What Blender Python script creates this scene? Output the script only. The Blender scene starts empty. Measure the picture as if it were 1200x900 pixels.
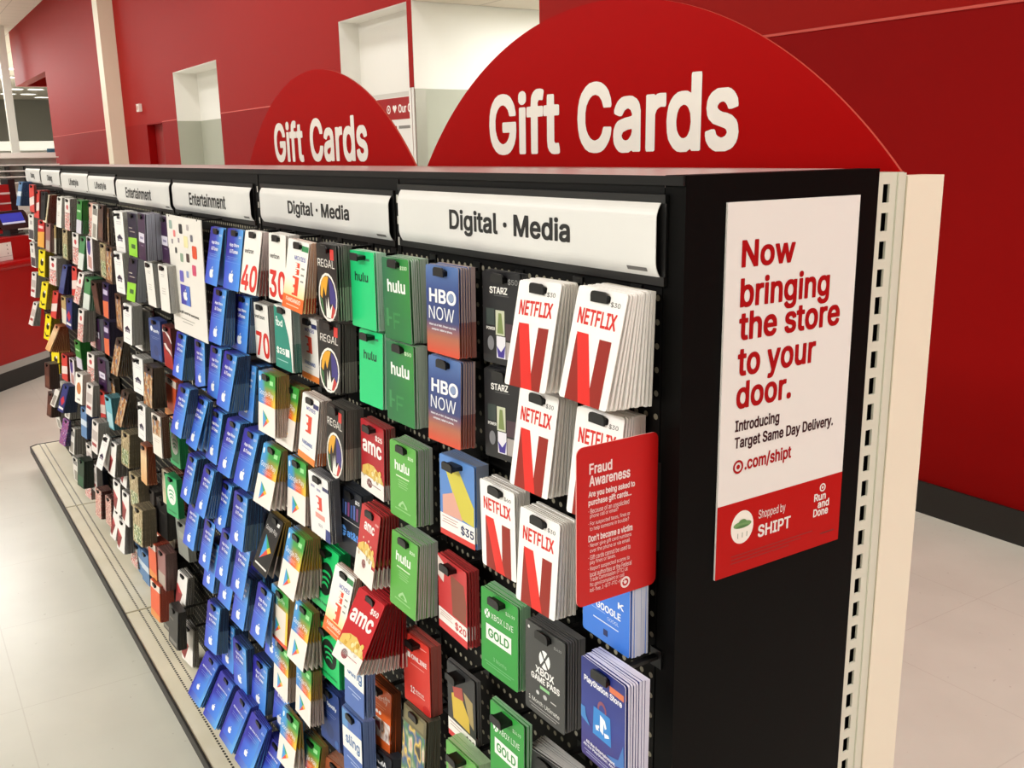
import bpy, math, random
from mathutils import Matrix, Vector, Euler
from mathutils.geometry import tessellate_polygon
random.seed(7)
SC = bpy.context.scene
COL = SC.collection

# ---------------------------------------------------------------- camera
def _cam():
    cd = bpy.data.cameras.new('camera'); co = bpy.data.objects.new('camera', cd); COL.objects.link(co)
    yaw, pit, rol = math.radians(147.279), math.radians(13.55), math.radians(-0.992)
    d = Vector((math.cos(yaw)*math.cos(pit), math.sin(yaw)*math.cos(pit), -math.sin(pit)))
    r = Vector((math.sin(yaw), -math.cos(yaw), 0)); u = r.cross(d)
    r2 = r*math.cos(rol) + u*math.sin(rol); u2 = u*math.cos(rol) - r*math.sin(rol)
    M = Matrix((r2, u2, -d)).transposed().to_4x4(); M.translation = Vector((0.7104, -0.6617, 1.6353))
    co.matrix_world = M
    cd.sensor_fit = 'HORIZONTAL'; cd.sensor_width = 36.0; cd.lens = 1129.5/1200*36.0
    cd.clip_start = 0.02; cd.clip_end = 200
    SC.camera = co
_cam()

# ---------------------------------------------------------------- world, lights, exposure
SC.view_settings.view_transform = 'Standard'; SC.view_settings.look = 'None'
SC.view_settings.gamma = 1.0; SC.view_settings.use_curve_mapping = False
SC.view_settings.exposure = 0.16
W = bpy.data.worlds.new('store_air'); SC.world = W; W.use_nodes = True
W.node_tree.nodes['Background'].inputs[0].default_value = (1.0, 0.98, 0.95, 1)
W.node_tree.nodes['Background'].inputs[1].default_value = 0.12
def area(name, loc, sx, sy, power, col=(1, .995, .975), rot=(0, 0, 0)):
    l = bpy.data.lights.new(name, 'AREA'); l.shape = 'RECTANGLE'; l.size = sx; l.size_y = sy; l.energy = power; l.color = col
    o = bpy.data.objects.new(name, l); COL.objects.link(o); o.location = loc; o.rotation_euler = rot
    return o
# rows of ceiling fluorescents over the aisles
area('ceiling_fluorescent', (-0.5, -7.4, 5.05), 8.0, 1.2, 800)
area('ceiling_fluorescent', (-9.0, -6.6, 5.05), 7.0, 1.0, 480)
area('ceiling_fluorescent', (3.2, 1.7, 5.05), 4.0, 0.9, 240)
area('ceiling_fluorescent', (-8.5, 1.4, 5.05), 7.0, 0.7, 105)
area('ceiling_fluorescent', (-17.0, 0.0, 5.05), 8.0, 0.9, 220)
area('ceiling_fluorescent', (-26.0, 0.0, 5.05), 8.0, 0.9, 260)
area('ceiling_fluorescent', (-42.0, 0.0, 5.05), 12.0, 3.0, 2600)  # unseen lamp, added to brighten the far end of the store
area('corridor_fluorescent', (-5.6, 4.9, 2.78), 0.5, 2.0, 60)

# ---------------------------------------------------------------- materials
def lin(c):
    c = c.lstrip('#'); v = [int(c[i:i+2], 16)/255 for i in (0, 2, 4)]
    return tuple(x/12.92 if x <= .04045 else ((x+.055)/1.055)**2.4 for x in v) + (1,)
MC = {}
def mat(c, rough=.5, spec=.5, metal=0.0, emit=0.0):
    k = (c, rough, spec, metal, emit)
    if k in MC: return MC[k]
    m = bpy.data.materials.new('paint_'+c.strip('#')); m.use_nodes = True
    b = m.node_tree.nodes['Principled BSDF']
    b.inputs['Base Color'].default_value = lin(c); b.inputs['Roughness'].default_value = rough
    b.inputs['Specular IOR Level'].default_value = spec; b.inputs['Metallic'].default_value = metal
    if emit: b.inputs['Emission Color'].default_value = lin(c); b.inputs['Emission Strength'].default_value = emit
    MC[k] = m; return m
def card(c): return mat(c, .42, .4)
def nodes(name, rough=.5, spec=.5):
    m = bpy.data.materials.new(name); m.use_nodes = True
    nt = m.node_tree; b = nt.nodes['Principled BSDF']
    b.inputs['Roughness'].default_value = rough; b.inputs['Specular IOR Level'].default_value = spec
    return m, nt, b
def N(nt, t, **kw):
    n = nt.nodes.new(t)
    for k, v in kw.items(): setattr(n, k, v)
    return n
def math_(nt, op, a, b=None, c=None):
    n = N(nt, 'ShaderNodeMath', operation=op)
    for i, v in enumerate((a, b, c)):
        if v is None: continue
        if isinstance(v, (int, float)): n.inputs[i].default_value = v
        else: nt.links.new(v, n.inputs[i])
    return n.outputs[0]
def ramp(nt, fac, stops, interp='LINEAR'):
    n = N(nt, 'ShaderNodeValToRGB'); e = n.color_ramp.elements; n.color_ramp.interpolation = interp
    while len(e) < len(stops): e.new(0.5)
    for el, (p, c) in zip(e, stops): el.position = p; el.color = lin(c)
    nt.links.new(fac, n.inputs[0]); return n.outputs[0]
def mix(nt, fac, a, b):
    n = N(nt, 'ShaderNodeMix', data_type='RGBA')
    for i, v in ((0, fac), (6, a), (7, b)):
        if isinstance(v, (int, float)): n.inputs[i].default_value = v
        elif isinstance(v, tuple): n.inputs[i].default_value = v
        else: nt.links.new(v, n.inputs[i])
    return n.outputs[2]
def uvmat(name, top, bot=None, v0=.4, v1=.5):
    """printed colour blend: ramp over u at the top, another at the bottom, blended between heights v0..v1 (v runs down)"""
    m, nt, b = nodes('print_'+name, .42, .4)
    tc = N(nt, 'ShaderNodeTexCoord'); s = N(nt, 'ShaderNodeSeparateXYZ'); nt.links.new(tc.outputs['UV'], s.inputs[0])
    u = s.outputs[0]; v = math_(nt, 'SUBTRACT', 1.0, s.outputs[1])
    if bot is None: c = ramp(nt, v, top)
    else:
        f = N(nt, 'ShaderNodeMapRange'); nt.links.new(v, f.inputs[0]); f.inputs[1].default_value = v0; f.inputs[2].default_value = v1
        c = mix(nt, f.outputs[0], ramp(nt, u, top), ramp(nt, u, bot))
    nt.links.new(c, b.inputs['Base Color']); return m
def noisemat(name, cols, scale=5.0, ip='CONSTANT'):
    m, nt, b = nodes('print_'+name, .42, .4)
    tc = N(nt, 'ShaderNodeTexCoord'); n = N(nt, 'ShaderNodeTexNoise'); n.inputs['Scale'].default_value = scale; n.inputs['Detail'].default_value = 1.5
    nt.links.new(tc.outputs['UV'], n.inputs['Vector'])
    st = [(.28 + .44*i/len(cols), c) for i, c in enumerate(cols)]
    nt.links.new(ramp(nt, n.outputs[0], st, ip), b.inputs['Base Color']); return m
GM = {}
def gm(k):
    if k in GM: return GM[k]
    f = {
     'apple': lambda: uvmat('blue_app', [(0, '#2a1f9a'), (.45, '#3038b4'), (.95, '#58a6ec')], [(0, '#3a48cc'), (1, '#4c98f0')], .42, .56),
     'appleb': lambda: uvmat('purple_app', [(0, '#322aa8'), (.5, '#4a4cb0'), (1, '#3f78d8')], [(0, '#2c2cb0'), (.5, '#5a78d0'), (1, '#62b0f0')], .3, .8),
     'goog': lambda: uvmat('rainbow', [(0, '#4aa4e4'), (.2, '#3f98d8'), (.42, '#3fa048'), (1, '#3aa23a')], [(0, '#3f8fdc'), (.28, '#4a8fd8'), (.5, '#f0562e'), (.72, '#f4702c'), (.9, '#f8c838')], .2, .46),
     'hbo': lambda: uvmat('sunset', [(0, '#5878b0'), (.3, '#2c4484'), (.62, '#3a4678'), (.8, '#b06a50'), (1, '#d84a2c')]),
     'hulud': lambda: uvmat('dark_green', [(0, '#1f6a48'), (1, '#2f8f38')], [(0, '#1a6a3c'), (1, '#22803c')], .2, .8),
     'fandA': lambda: uvmat('white_orange', [(0, '#fcfaf4'), (.55, '#fcf8ec'), (.8, '#fbe0a0')]),
     'psn': lambda: uvmat('navy_violet', [(0, '#1c2878'), (.5, '#2c3c90'), (1, '#3a2c78')]),
     'photo': lambda: noisemat('photo', ['#3a2c20', '#c87830', '#6a4a30', '#e0c090', '#5a6a90'], 4, 'LINEAR'),
     'photoc': lambda: noisemat('photo_many', ['#c84838', '#e8d8c0', '#5a8a50', '#3a5a90', '#e8c860', '#303030'], 3, 'LINEAR'),
     'redpat': lambda: noisemat('red_pattern', ['#8a1c20', '#f0e8e0', '#c8483c', '#f4ece4', '#402028'], 6),
     'pinkpat': lambda: noisemat('pink_pattern', ['#d88878', '#f0dccc', '#b05850', '#e8b0a0'], 9),
     'tanpat': lambda: noisemat('tan_pattern', ['#b09a74', '#8a7850', '#c8b890', '#a08868'], 6),
     'purppat': lambda: noisemat('purple_pattern', ['#3a2c7a', '#6a58b0', '#c06080', '#2c2460', '#e8e0f0'], 12),
     'famphoto': lambda: noisemat('family_photo', ['#f0e8e0', '#3a3028', '#d09878', '#f4f0ec', '#8a3030'], 4, 'LINEAR'),
     'greenpat': lambda: noisemat('green_pattern', ['#7a8a48', '#d8d8b8', '#4a6a38', '#a8a860'], 6),
     'copper': lambda: uvmat('copper', [(0, '#a8582c'), (.3, '#e8c89a'), (1, '#e0a868')]),
    }[k]
    GM[k] = f(); return GM[k]
def cm(c): return card(c) if c[0] == '#' else gm(c)

# ---------------------------------------------------------------- mesh helpers
class MB:
    def __init__(s, uvf=None): s.v = []; s.f = []; s.m = []; s.mats = []; s.uv = []; s.uvf = uvf
    def mi(s, m):
        for i, x in enumerate(s.mats):
            if x is m: return i
        s.mats.append(m); return len(s.mats)-1
    def face(s, pts, m, T=None):
        b = len(s.v); i = s.mi(m)
        if s.uvf: s.uv.append([s.uvf(p) for p in pts])
        else: s.uv.append([(0, 0)]*len(pts))
        s.v += [tuple(T @ Vector(p)) if T else tuple(p) for p in pts]
        s.f.append(list(range(b, b+len(pts)))); s.m.append(i)
    def box(s, a, b, m, T=None, skip=()):
        (x0, y0, z0), (x1, y1, z1) = a, b
        F = {'-y': [(x0,y0,z0),(x1,y0,z0),(x1,y0,z1),(x0,y0,z1)], '+y': [(x1,y1,z0),(x0,y1,z0),(x0,y1,z1),(x1,y1,z1)],
             '-x': [(x0,y1,z0),(x0,y0,z0),(x0,y0,z1),(x0,y1,z1)], '+x': [(x1,y0,z0),(x1,y1,z0),(x1,y1,z1),(x1,y0,z1)],
             '-z': [(x0,y1,z0),(x1,y1,z0),(x1,y0,z0),(x0,y0,z0)], '+z': [(x0,y0,z1),(x1,y0,z1),(x1,y1,z1),(x0,y1,z1)]}
        for k, p in F.items():
            if k not in skip: s.face(p, m[k] if isinstance(m, dict) and k in m else (m['*'] if isinstance(m, dict) else m), T)
    def flat(s, loops, m, f3, T=None):
        """fill 2D loops (outer first, then holes) and map each point to 3D with f3"""
        tris = tessellate_polygon([[Vector((p[0], p[1], 0)) for p in l] for l in loops]); pts = [p for l in loops for p in l]
        for t in tris:
            a, b, c = (pts[i] for i in t)
            if (b[0]-a[0])*(c[1]-a[1])-(b[1]-a[1])*(c[0]-a[0]) < 0: b, c = c, b
            s.face([f3(*a), f3(*b), f3(*c)], m, T)
    def slab(s, loops, m_front, m_edge, f3, T=None, m_side=None):
        """solid sheet: f3(p, q, k) with k=0 front, k=1 back"""
        s.flat(loops, m_front, lambda p, q: f3(p, q, 0), T)
        tris = tessellate_polygon([[Vector((p[0], p[1], 0)) for p in l] for l in loops]); pts = [p for l in loops for p in l]
        for t in tris:
            a, b, c = (pts[i] for i in t)
            if (b[0]-a[0])*(c[1]-a[1])-(b[1]-a[1])*(c[0]-a[0]) > 0: b, c = c, b
            s.face([f3(*a, 1), f3(*b, 1), f3(*c, 1)], m_edge, T)
        for l in loops:
            for i in range(len(l)):
                a, b = l[i-1], l[i]
                s.face([f3(*a, 0), f3(*a, 1), f3(*b, 1), f3(*b, 0)], m_side(a, b) if m_side else m_edge, T)
    def tube(s, path, r, m, seg=8):
        P = [Vector(p) for p in path]; rings = []
        for i, p in enumerate(P):
            t = (P[min(i+1, len(P)-1)]-P[max(i-1, 0)]).normalized(); a = t.orthogonal().normalized(); b = t.cross(a)
            rings.append([p + r*(math.cos(2*math.pi*k/seg)*a + math.sin(2*math.pi*k/seg)*b) for k in range(seg)])
        for A, B in zip(rings, rings[1:]):
            for k in range(seg): s.face([A[k-1], A[k], B[k], B[k-1]], m)
        s.face(rings[0][::-1], m); s.face(rings[-1], m)
    def mesh(s, name):
        me = bpy.data.meshes.new(name); me.from_pydata(s.v, [], s.f)
        for m in s.mats: me.materials.append(m)
        me.polygons.foreach_set('material_index', s.m)
        ul = me.uv_layers.new(name='UVMap'); flat = [c for f in s.uv for p in f for c in p]
        ul.data.foreach_set('uv', flat)
        me.update(); return me
    def build(s, name, parent=None, loc=None):
        o = bpy.data.objects.new(name, s.mesh(name)); COL.objects.link(o)
        if loc: o.location = loc
        if parent: o.parent = parent
        return o
def tag(o, label=None, cat=None, group=None, kind=None):
    if label: o['label'] = label
    if cat: o['category'] = cat
    if group: o['group'] = group
    if kind: o['kind'] = kind
    return o
def empty(name, loc=(0, 0, 0)):
    o = bpy.data.objects.new(name, None); COL.objects.link(o); o.location = loc; o.empty_display_size = .05; return o
def rrect(x0, y0, x1, y1, r, n=4, corners=(1, 1, 1, 1)):
    out = []
    for (cx, cy, a, on) in ((x1-r, y0+r, -90, corners[0]), (x1-r, y1-r, 0, corners[1]), (x0+r, y1-r, 90, corners[2]), (x0+r, y0+r, 180, corners[3])):
        if not on: out.append((cx + (r if a in (-90, 0) else -r), cy + (r if a in (0, 90) else -r))); continue
        for k in range(n+1):
            t = math.radians(a + 90*k/n); out.append((cx+r*math.cos(t), cy+r*math.sin(t)))
    return out
def ell(cx, cy, rx, ry, n=20, a0=0, a1=360):
    return [(cx+rx*math.cos(math.radians(a0+(a1-a0)*k/n)), cy+ry*math.sin(math.radians(a0+(a1-a0)*k/n))) for k in range(n if a1-a0 == 360 else n+1)]
TX = {}
def glyphs(txt, bold):
    k = (txt, bool(bold))
    if k in TX: return TX[k]
    v, f, x = [], [], 0
    for ch in txt:
        g = GL.get(ch+('1' if bold else '0'))
        if g:
            for grp in g.split('|'):
                loops = [[tuple(map(int, p.split(','))) for p in l.split(' ')] for l in grp.split(';')]
                pts = [p for l in loops for p in l]; base = len(v)
                v += [(p[0]+x, p[1]) for p in pts]
                for t in tessellate_polygon([[Vector((p[0], p[1], 0)) for p in l] for l in loops]):
                    p, q, r = (pts[i] for i in t)
                    t = t if (q[0]-p[0])*(r[1]-p[1])-(q[1]-p[1])*(r[0]-p[0]) > 0 else (t[0], t[2], t[1])
                    f.append([base+i for i in t])
        x += ADV.get(ch, 200)+((12 if ch == 'f' else 4) if bold else -2)
    x0 = min(p[0] for p in v); x1 = max(p[0] for p in v); y0 = min(p[1] for p in v); y1 = max(p[1] for p in v)
    TX[k] = ([((p[0]-x0)/(x1-x0), (p[1]-y0)/(y1-y0)) for p in v], f, (x1-x0)/(y1-y0)); return TX[k]
def put_text(mb, txt, box, m, f3, bold=False, T=None):
    """lettering fitted into box (p0, q0, p1, q1) of the plane mapped by f3; q grows upward"""
    v, f, _ = glyphs(txt, bold); p0, q0, p1, q1 = box
    P = [f3(p0+a*(p1-p0), q0+b*(q1-q0)) for a, b in v]
    for fc in f: mb.face([P[i] for i in fc], m, T)
def put_line(mb, txt, p0, q0, h, m, f3, bold=False, T=None, k=1.0):
    """one line of lettering at natural width, h high"""
    v, f, asp = glyphs(txt, bold); w = h*asp*k
    put_text(mb, txt, (p0, q0, p0+w, q0+h), m, f3, bold, T); return w
# letter outlines (plain grotesque, regular and bold), 500 units per size, and advance widths
ADV = {'A': 240, 'B': 228, 'C': 255, 'D': 251, 'E': 209, 'F': 205, 'G': 260, 'H': 258, 'I': 150, 'J': 198, 'K': 233, 'L': 196, 'M': 314, 'N': 262, 'O': 267, 'P': 222, 'R': 224, 'S': 223, 'T': 224, 'U': 259, 'V': 240, 'W': 343, 'X': 237, 'Z': 219, 'a': 195, 'b': 212, 'c': 198, 'd': 212, 'e': 202, 'f': 127, 'g': 213, 'h': 205, 'i': 83, 'j': 83, 'k': 190, 'l': 95, 'm': 305, 'n': 205, 'o': 208, 'p': 212, 'q': 212, 'r': 130, 's': 182, 't': 114, 'u': 205, 'v': 195, 'w': 284, 'x': 189, 'y': 195, 'z': 190, '0': 227, '1': 227, '2': 227, '3': 227, '4': 227, '5': 227, '6': 227, '7': 227, '8': 227, '9': 227, '$': 223, '.': 94, ',': 94, '-': 227, '/': 125, '(': 137, ')': 137, '&': 224, "'": 103, '·': 98, '?': 179, '@': 338, ' ': 94}
GL = {
 'A0': '9,0 100,252 104,254 138,254 230,0 198,1 174,68 170,71 68,71 44,1;78,100 160,99 162,100 120,225',
 'A1': '-3,-8 -4,6 -1,16 88,260 94,264 148,263 151,260 240,16 243,6 243,-6 236,-10 192,-10 188,-8 160,61 80,61 78,60 75,52 54,-8 48,-10 2,-10;96,110 142,109 144,110 120,180',
 'B0': '31,0 30,253 126,254 144,252 164,245 182,232 191,220 198,200 198,172 189,152 176,141 157,132 183,122 202,100 207,86 209,66 207,50 200,32 188,20 180,14 170,8 152,2 128,0;63,30 140,30 148,31 164,39 175,52 178,66 176,82 171,92 156,107 140,114 63,114;63,144 124,143 144,148 156,156 163,164 168,186 165,202 154,216 136,224 122,226 63,226',
 'B1': '20,-8 17,2 17,252 18,261 24,264 146,263 170,256 188,246 194,239 204,224 209,212 212,190 209,162 200,145 189,134 213,110 219,92 222,64 219,42 212,26 198,10 190,5 178,-2 160,-8 136,-10 24,-10;76,40 120,39 140,41 146,44 155,50 164,62 165,70 159,86 146,98 132,104 76,104;76,154 116,153 134,157 146,165 150,171 155,186 153,196 144,206 132,213 114,216 76,216',
 'C0': '58,27 50,34 34,60 24,90 20,124 24,166 34,196 50,220 76,243 102,254 132,258 168,253 184,246 202,236 215,222 224,210 233,190 235,174 205,174 194,198 180,213 168,221 138,228 110,225 92,216 80,206 62,182 54,158 52,132 53,106 54,96 62,74 74,55 92,38 112,29 138,26 156,29 172,35 180,41 194,56 206,80 236,79 232,62 222,42 202,20 188,9 168,1 142,-3 132,-3 100,2 74,12',
 'C1': '48,18 38,27 22,52 12,84 7,124 12,172 22,203 38,228 68,252 94,264 124,268 146,268 176,263 196,254 212,244 228,229 244,200 249,176 246,166 242,164 196,164 192,168 182,191 166,207 160,211 138,217 118,215 102,207 90,197 74,176 66,148 66,106 74,80 86,61 102,47 120,39 132,37 138,37 160,43 170,50 183,64 192,86 196,90 244,89 248,86 249,80 245,58 236,38 228,27 212,11 196,-1 176,-9 150,-13 124,-13 94,-9 64,3',
 'D0': '31,0 30,253 116,254 140,252 150,250 176,239 198,223 209,208 217,196 227,164 231,124 227,90 217,58 200,36 176,16 146,4 112,0;63,30 112,29 140,32 160,40 172,51 178,57 188,72 197,98 199,114 200,130 197,156 190,180 183,192 177,200 160,214 132,224 112,226 62,225',
 'D1': '20,-8 17,2 17,252 18,261 24,264 126,264 156,261 186,248 208,232 221,216 229,204 239,172 244,124 239,84 228,51 212,29 186,6 154,-6 120,-10 24,-10;76,40 104,39 128,41 150,49 167,64 178,84 185,104 187,132 185,150 178,174 162,195 150,205 130,213 104,216 78,216 75,214',
 'E0': '31,0 30,253 185,254 186,228 184,226 62,225 63,144 176,143 178,140 178,116 176,114 63,114 62,32 64,29 186,29 188,26 188,1',
 'E1': '20,-8 17,2 17,252 18,261 24,264 196,263 198,260 199,252 199,228 198,220 194,216 76,215 76,154 186,153 190,148 191,116 190,108 184,104 76,104 75,42 78,39 196,39 200,36 201,28 200,-7 194,-10 24,-10',
 'F0': '31,0 30,253 184,254 185,228 184,226 62,225 62,140 172,139 173,136 173,112 170,111 63,110 62,2 60,0',
 'F1': '20,-8 17,2 17,252 18,261 24,264 194,263 197,260 198,252 198,228 197,220 192,216 78,216 75,214 76,150 180,149 185,146 186,138 184,104 178,101 76,100 74,-6 68,-10 24,-10',
 'G0': '56,29 35,58 23,96 20,124 23,158 35,198 51,222 72,241 102,254 130,258 146,257 168,253 188,245 201,236 225,208 232,192 236,174 204,174 193,198 179,212 162,223 138,228 110,225 92,216 80,206 62,182 54,158 53,148 52,122 54,98 66,66 74,54 91,38 118,28 132,26 150,28 172,36 189,50 198,62 204,76 207,98 204,100 142,100 141,102 142,127 238,128 239,126 239,98 237,78 235,68 225,44 207,24 188,9 164,0 138,-3 102,1 74,13',
 'G1': '46,20 38,27 22,52 12,84 7,124 12,172 22,203 38,228 66,252 94,264 122,268 144,268 176,263 196,255 210,246 225,230 238,212 249,182 250,174 248,166 242,164 196,164 191,168 181,192 159,210 138,217 118,215 102,207 90,197 74,176 66,148 66,106 75,80 86,62 92,56 102,47 120,39 132,37 142,38 162,45 176,56 186,70 193,88 190,90 136,90 131,92 128,102 128,126 130,136 136,138 246,138 251,134 252,126 252,96 248,64 236,37 217,14 198,0 172,-10 146,-13 124,-13 94,-9 64,4',
 'H0': '31,0 30,253 60,254 62,252 63,144 194,144 196,146 196,252 198,254 227,254 228,1 198,0 196,2 195,116 64,116 62,114 62,2 60,0',
 'H1': '20,-8 17,2 17,252 19,262 24,264 68,264 74,260 76,154 180,154 183,156 184,260 190,264 234,264 238,262 241,252 241,2 239,-8 234,-10 190,-10 184,-6 182,106 78,106 75,104 74,-6 68,-10 24,-10',
 'I0': '17,0 17,28 56,29 59,30 59,224 56,226 17,226 16,252 18,254 134,254 135,252 134,226 94,226 91,224 91,32 94,29 134,28 135,2 132,0',
 'I1': '6,-8 3,2 3,28 5,36 10,39 44,39 46,40 46,214 44,216 10,216 5,218 3,228 4,260 10,264 144,263 147,260 148,252 148,228 146,218 142,216 106,216 104,214 104,42 106,39 142,39 146,36 148,26 147,-6 140,-10 10,-10',
 'J0': '38,16 22,40 17,72 18,86 48,85 52,52 62,37 74,28 92,25 110,28 124,37 132,50 136,72 136,252 138,254 167,254 168,72 163,40 146,16 126,3 118,1 94,-3 66,1 60,3',
 'J1': '28,8 10,34 4,72 5,92 10,96 56,96 61,92 64,58 73,44 84,38 94,36 102,38 112,45 121,58 123,70 124,260 130,264 178,263 180,260 181,252 181,72 175,32 160,10 152,4 132,-8 102,-13 84,-13 54,-8',
 'K0': '31,0 30,253 60,254 62,252 62,123 88,154 182,253 222,254 122,144 223,0 186,1 100,121 62,84 62,1',
 'K1': '20,-8 17,2 17,252 19,262 24,264 68,264 74,260 75,164 76,161 172,263 230,264 234,262 236,254 235,246 143,148 140,142 236,8 235,-8 230,-10 180,-10 176,-8 98,100 75,76 75,2 74,-7 68,-10 24,-10',
 'L0': '31,0 30,252 32,254 60,254 62,252 62,30 64,29 180,29 181,26 181,2 178,0',
 'L1': '20,-8 17,2 18,260 24,264 68,264 74,260 75,252 75,40 78,39 188,39 193,36 194,28 193,-6 186,-10 24,-10',
 'M0': '31,0 30,253 74,254 77,252 140,92 158,39 177,98 237,252 240,254 283,254 284,1 254,0 252,2 252,214 222,128 172,2 168,0 144,0 142,2 86,142 60,214 61,2 58,0',
 'M1': '20,-8 17,2 17,252 20,262 24,264 82,264 88,260 158,84 226,260 232,264 290,264 295,262 297,252 297,2 294,-8 290,-10 246,-10 240,-6 238,132 184,-6 176,-10 136,-10 130,-6 74,132 73,-6 66,-10 24,-10',
 'N0': '31,0 30,253 66,254 69,252 167,100 200,42 199,252 202,254 231,254 232,1 196,0 192,2 104,140 60,213 62,2 60,0',
 'N1': '20,-8 17,2 17,252 19,262 24,264 74,264 80,261 186,97 187,260 194,264 238,264 242,262 245,252 245,2 243,-8 238,-10 188,-10 182,-7 76,159 74,-6 68,-10 24,-10',
 'O0': '58,27 50,34 35,58 23,96 20,124 23,158 35,198 56,227 74,242 102,254 130,258 144,257 164,254 192,242 212,226 223,212 233,196 243,164 247,124 243,90 232,58 216,34 194,13 158,0 132,-3 102,1 74,12;76,52 92,38 112,29 132,26 150,28 176,39 192,54 204,72 212,96 215,124 212,158 204,182 192,200 176,216 150,226 134,228 118,226 92,216 72,198 62,180 54,158 52,122 54,98 57,88 63,72',
 'O1': '48,18 38,27 22,52 12,84 7,124 12,172 22,202 32,218 40,230 64,251 100,265 124,268 144,268 166,265 202,251 228,228 244,204 256,166 260,130 256,90 245,52 235,36 228,26 202,3 172,-9 144,-13 122,-13 94,-9 64,3;88,58 102,47 120,39 132,37 142,38 166,48 180,60 192,78 200,104 202,124 200,150 192,176 180,194 166,207 142,216 132,217 120,215 102,207 90,197 75,176 66,148 66,106 74,80',
 'P0': '31,0 30,253 124,254 144,252 166,244 182,232 194,216 202,196 204,176 203,158 195,132 184,118 177,112 165,104 144,96 120,93 63,92 62,2 60,0;63,122 128,122 148,127 156,133 167,146 172,168 171,190 167,202 162,208 148,219 128,225 63,226',
 'P1': '20,-8 17,2 18,260 24,264 130,264 152,262 176,253 192,241 206,223 214,202 217,170 214,146 207,126 196,110 187,102 173,94 152,86 128,83 76,82 74,-6 68,-10 24,-10;76,132 120,132 140,137 146,142 155,154 159,168 158,186 155,194 150,200 138,210 126,214 110,216 76,216',
 'R0': '31,0 30,253 124,254 144,252 168,244 181,234 195,218 202,198 205,174 202,154 195,136 182,119 158,106 157,104 213,0 176,1 126,96 122,99 62,98 62,2 60,0;63,128 136,129 150,133 157,138 167,150 172,166 172,186 166,203 150,220 134,224 118,226 63,226',
 'R1': '20,-8 17,2 18,260 24,264 130,264 154,262 178,253 191,242 207,224 214,204 218,174 214,146 207,128 192,110 176,98 226,8 226,-6 220,-10 168,-9 161,0 114,88 78,89 75,86 74,-6 68,-10 24,-10;76,138 128,139 138,142 147,148 155,158 160,174 159,184 154,196 140,210 128,214 110,216 76,216',
 'S0': '46,16 32,29 24,46 20,62 20,68 50,68 60,46 72,34 86,28 118,25 144,30 156,38 170,54 173,70 171,82 168,87 150,101 66,129 41,148 30,162 26,184 29,206 36,222 54,240 68,249 90,256 110,258 130,257 158,249 176,237 189,224 197,208 199,190 170,189 163,206 150,220 134,227 106,229 83,224 74,218 64,209 59,198 59,180 65,168 80,156 154,133 180,119 191,108 198,98 204,70 201,50 194,34 178,16 166,7 140,-2 116,-4 86,-2 64,5',
 'S1': '36,7 20,22 11,40 6,66 7,74 10,77 60,78 64,74 67,62 72,54 82,44 90,39 106,36 126,37 136,40 146,46 154,54 160,70 155,80 140,92 58,119 29,140 18,156 13,184 16,210 24,230 44,249 60,259 82,266 102,268 138,267 146,266 168,258 186,246 201,232 210,210 213,190 210,180 206,179 162,179 156,184 151,200 140,210 126,217 118,218 104,218 84,210 75,200 71,192 71,188 77,174 90,165 162,143 190,128 203,114 209,106 214,92 217,70 213,42 205,24 188,7 172,-4 148,-12 138,-13 100,-14 78,-12 56,-5',
 'T0': '97,0 96,224 94,226 18,226 16,228 16,252 18,254 206,254 208,252 208,228 206,226 130,226 128,224 128,2 126,0',
 'T1': '85,-8 83,2 83,214 80,216 6,217 4,220 3,228 4,260 10,264 216,263 220,260 221,252 221,228 220,220 218,217 144,216 141,214 140,-6 134,-10 90,-10',
 'U0': '58,22 41,42 33,62 30,84 30,253 60,254 62,252 62,88 64,72 69,58 79,46 94,34 110,28 132,26 150,28 166,34 180,45 189,58 194,72 196,88 196,252 198,254 228,254 229,84 226,62 216,39 198,20 182,8 158,-1 132,-4 108,-2 94,1 76,8',
 'U1': '48,13 29,34 21,54 17,84 17,252 19,262 24,264 68,264 74,260 76,78 82,64 96,48 104,43 118,38 134,37 156,43 166,51 176,64 182,80 184,260 190,264 234,264 239,262 242,252 242,86 238,54 228,32 208,11 192,-1 166,-11 140,-14 118,-14 92,-11 66,-1',
 'V0': '102,0 9,254 40,254 43,252 103,84 120,29 196,252 200,254 230,254 228,244 140,2 136,0',
 'V1': '91,-8 -2,240 -4,248 -4,260 2,264 48,264 54,260 120,76 184,260 192,264 240,263 243,260 243,246 152,-6 144,-10 96,-10',
 'W0': '78,1 9,254 38,254 42,252 80,108 96,33 114,108 154,253 188,254 191,252 246,36 263,108 301,252 304,254 334,254 264,1 230,0 227,2 184,160 172,215 159,160 116,2 112,0',
 'W1': '68,-8 64,-2 -4,246 -5,254 -2,262 2,264 46,264 53,260 96,96 140,258 144,263 196,264 202,260 246,96 290,260 296,264 340,264 346,262 348,254 347,246 279,-2 276,-8 270,-10 222,-10 216,-6 172,153 127,-6 120,-10 72,-10',
 'X0': '10,0 100,130 16,254 52,253 102,182 118,153 140,188 186,253 222,254 138,130 227,0 190,1 118,108 46,1',
 'X1': '-2,-8 -3,8 83,130 3,246 4,262 10,264 62,263 120,181 177,262 182,264 228,264 234,262 235,246 155,130 240,8 239,-8 234,-10 186,-10 181,-8 118,80 56,-8 52,-10 4,-10',
 'Z0': '22,0 21,24 161,226 22,226 20,228 20,253 197,254 198,230 58,28 60,27 94,29 198,29 200,26 200,1',
 'Z1': '10,-8 8,2 9,30 136,214 134,216 12,216 8,220 7,228 8,261 14,264 204,264 208,262 211,252 210,224 84,40 86,39 208,39 212,36 213,28 212,-7 206,-10 16,-10',
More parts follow.
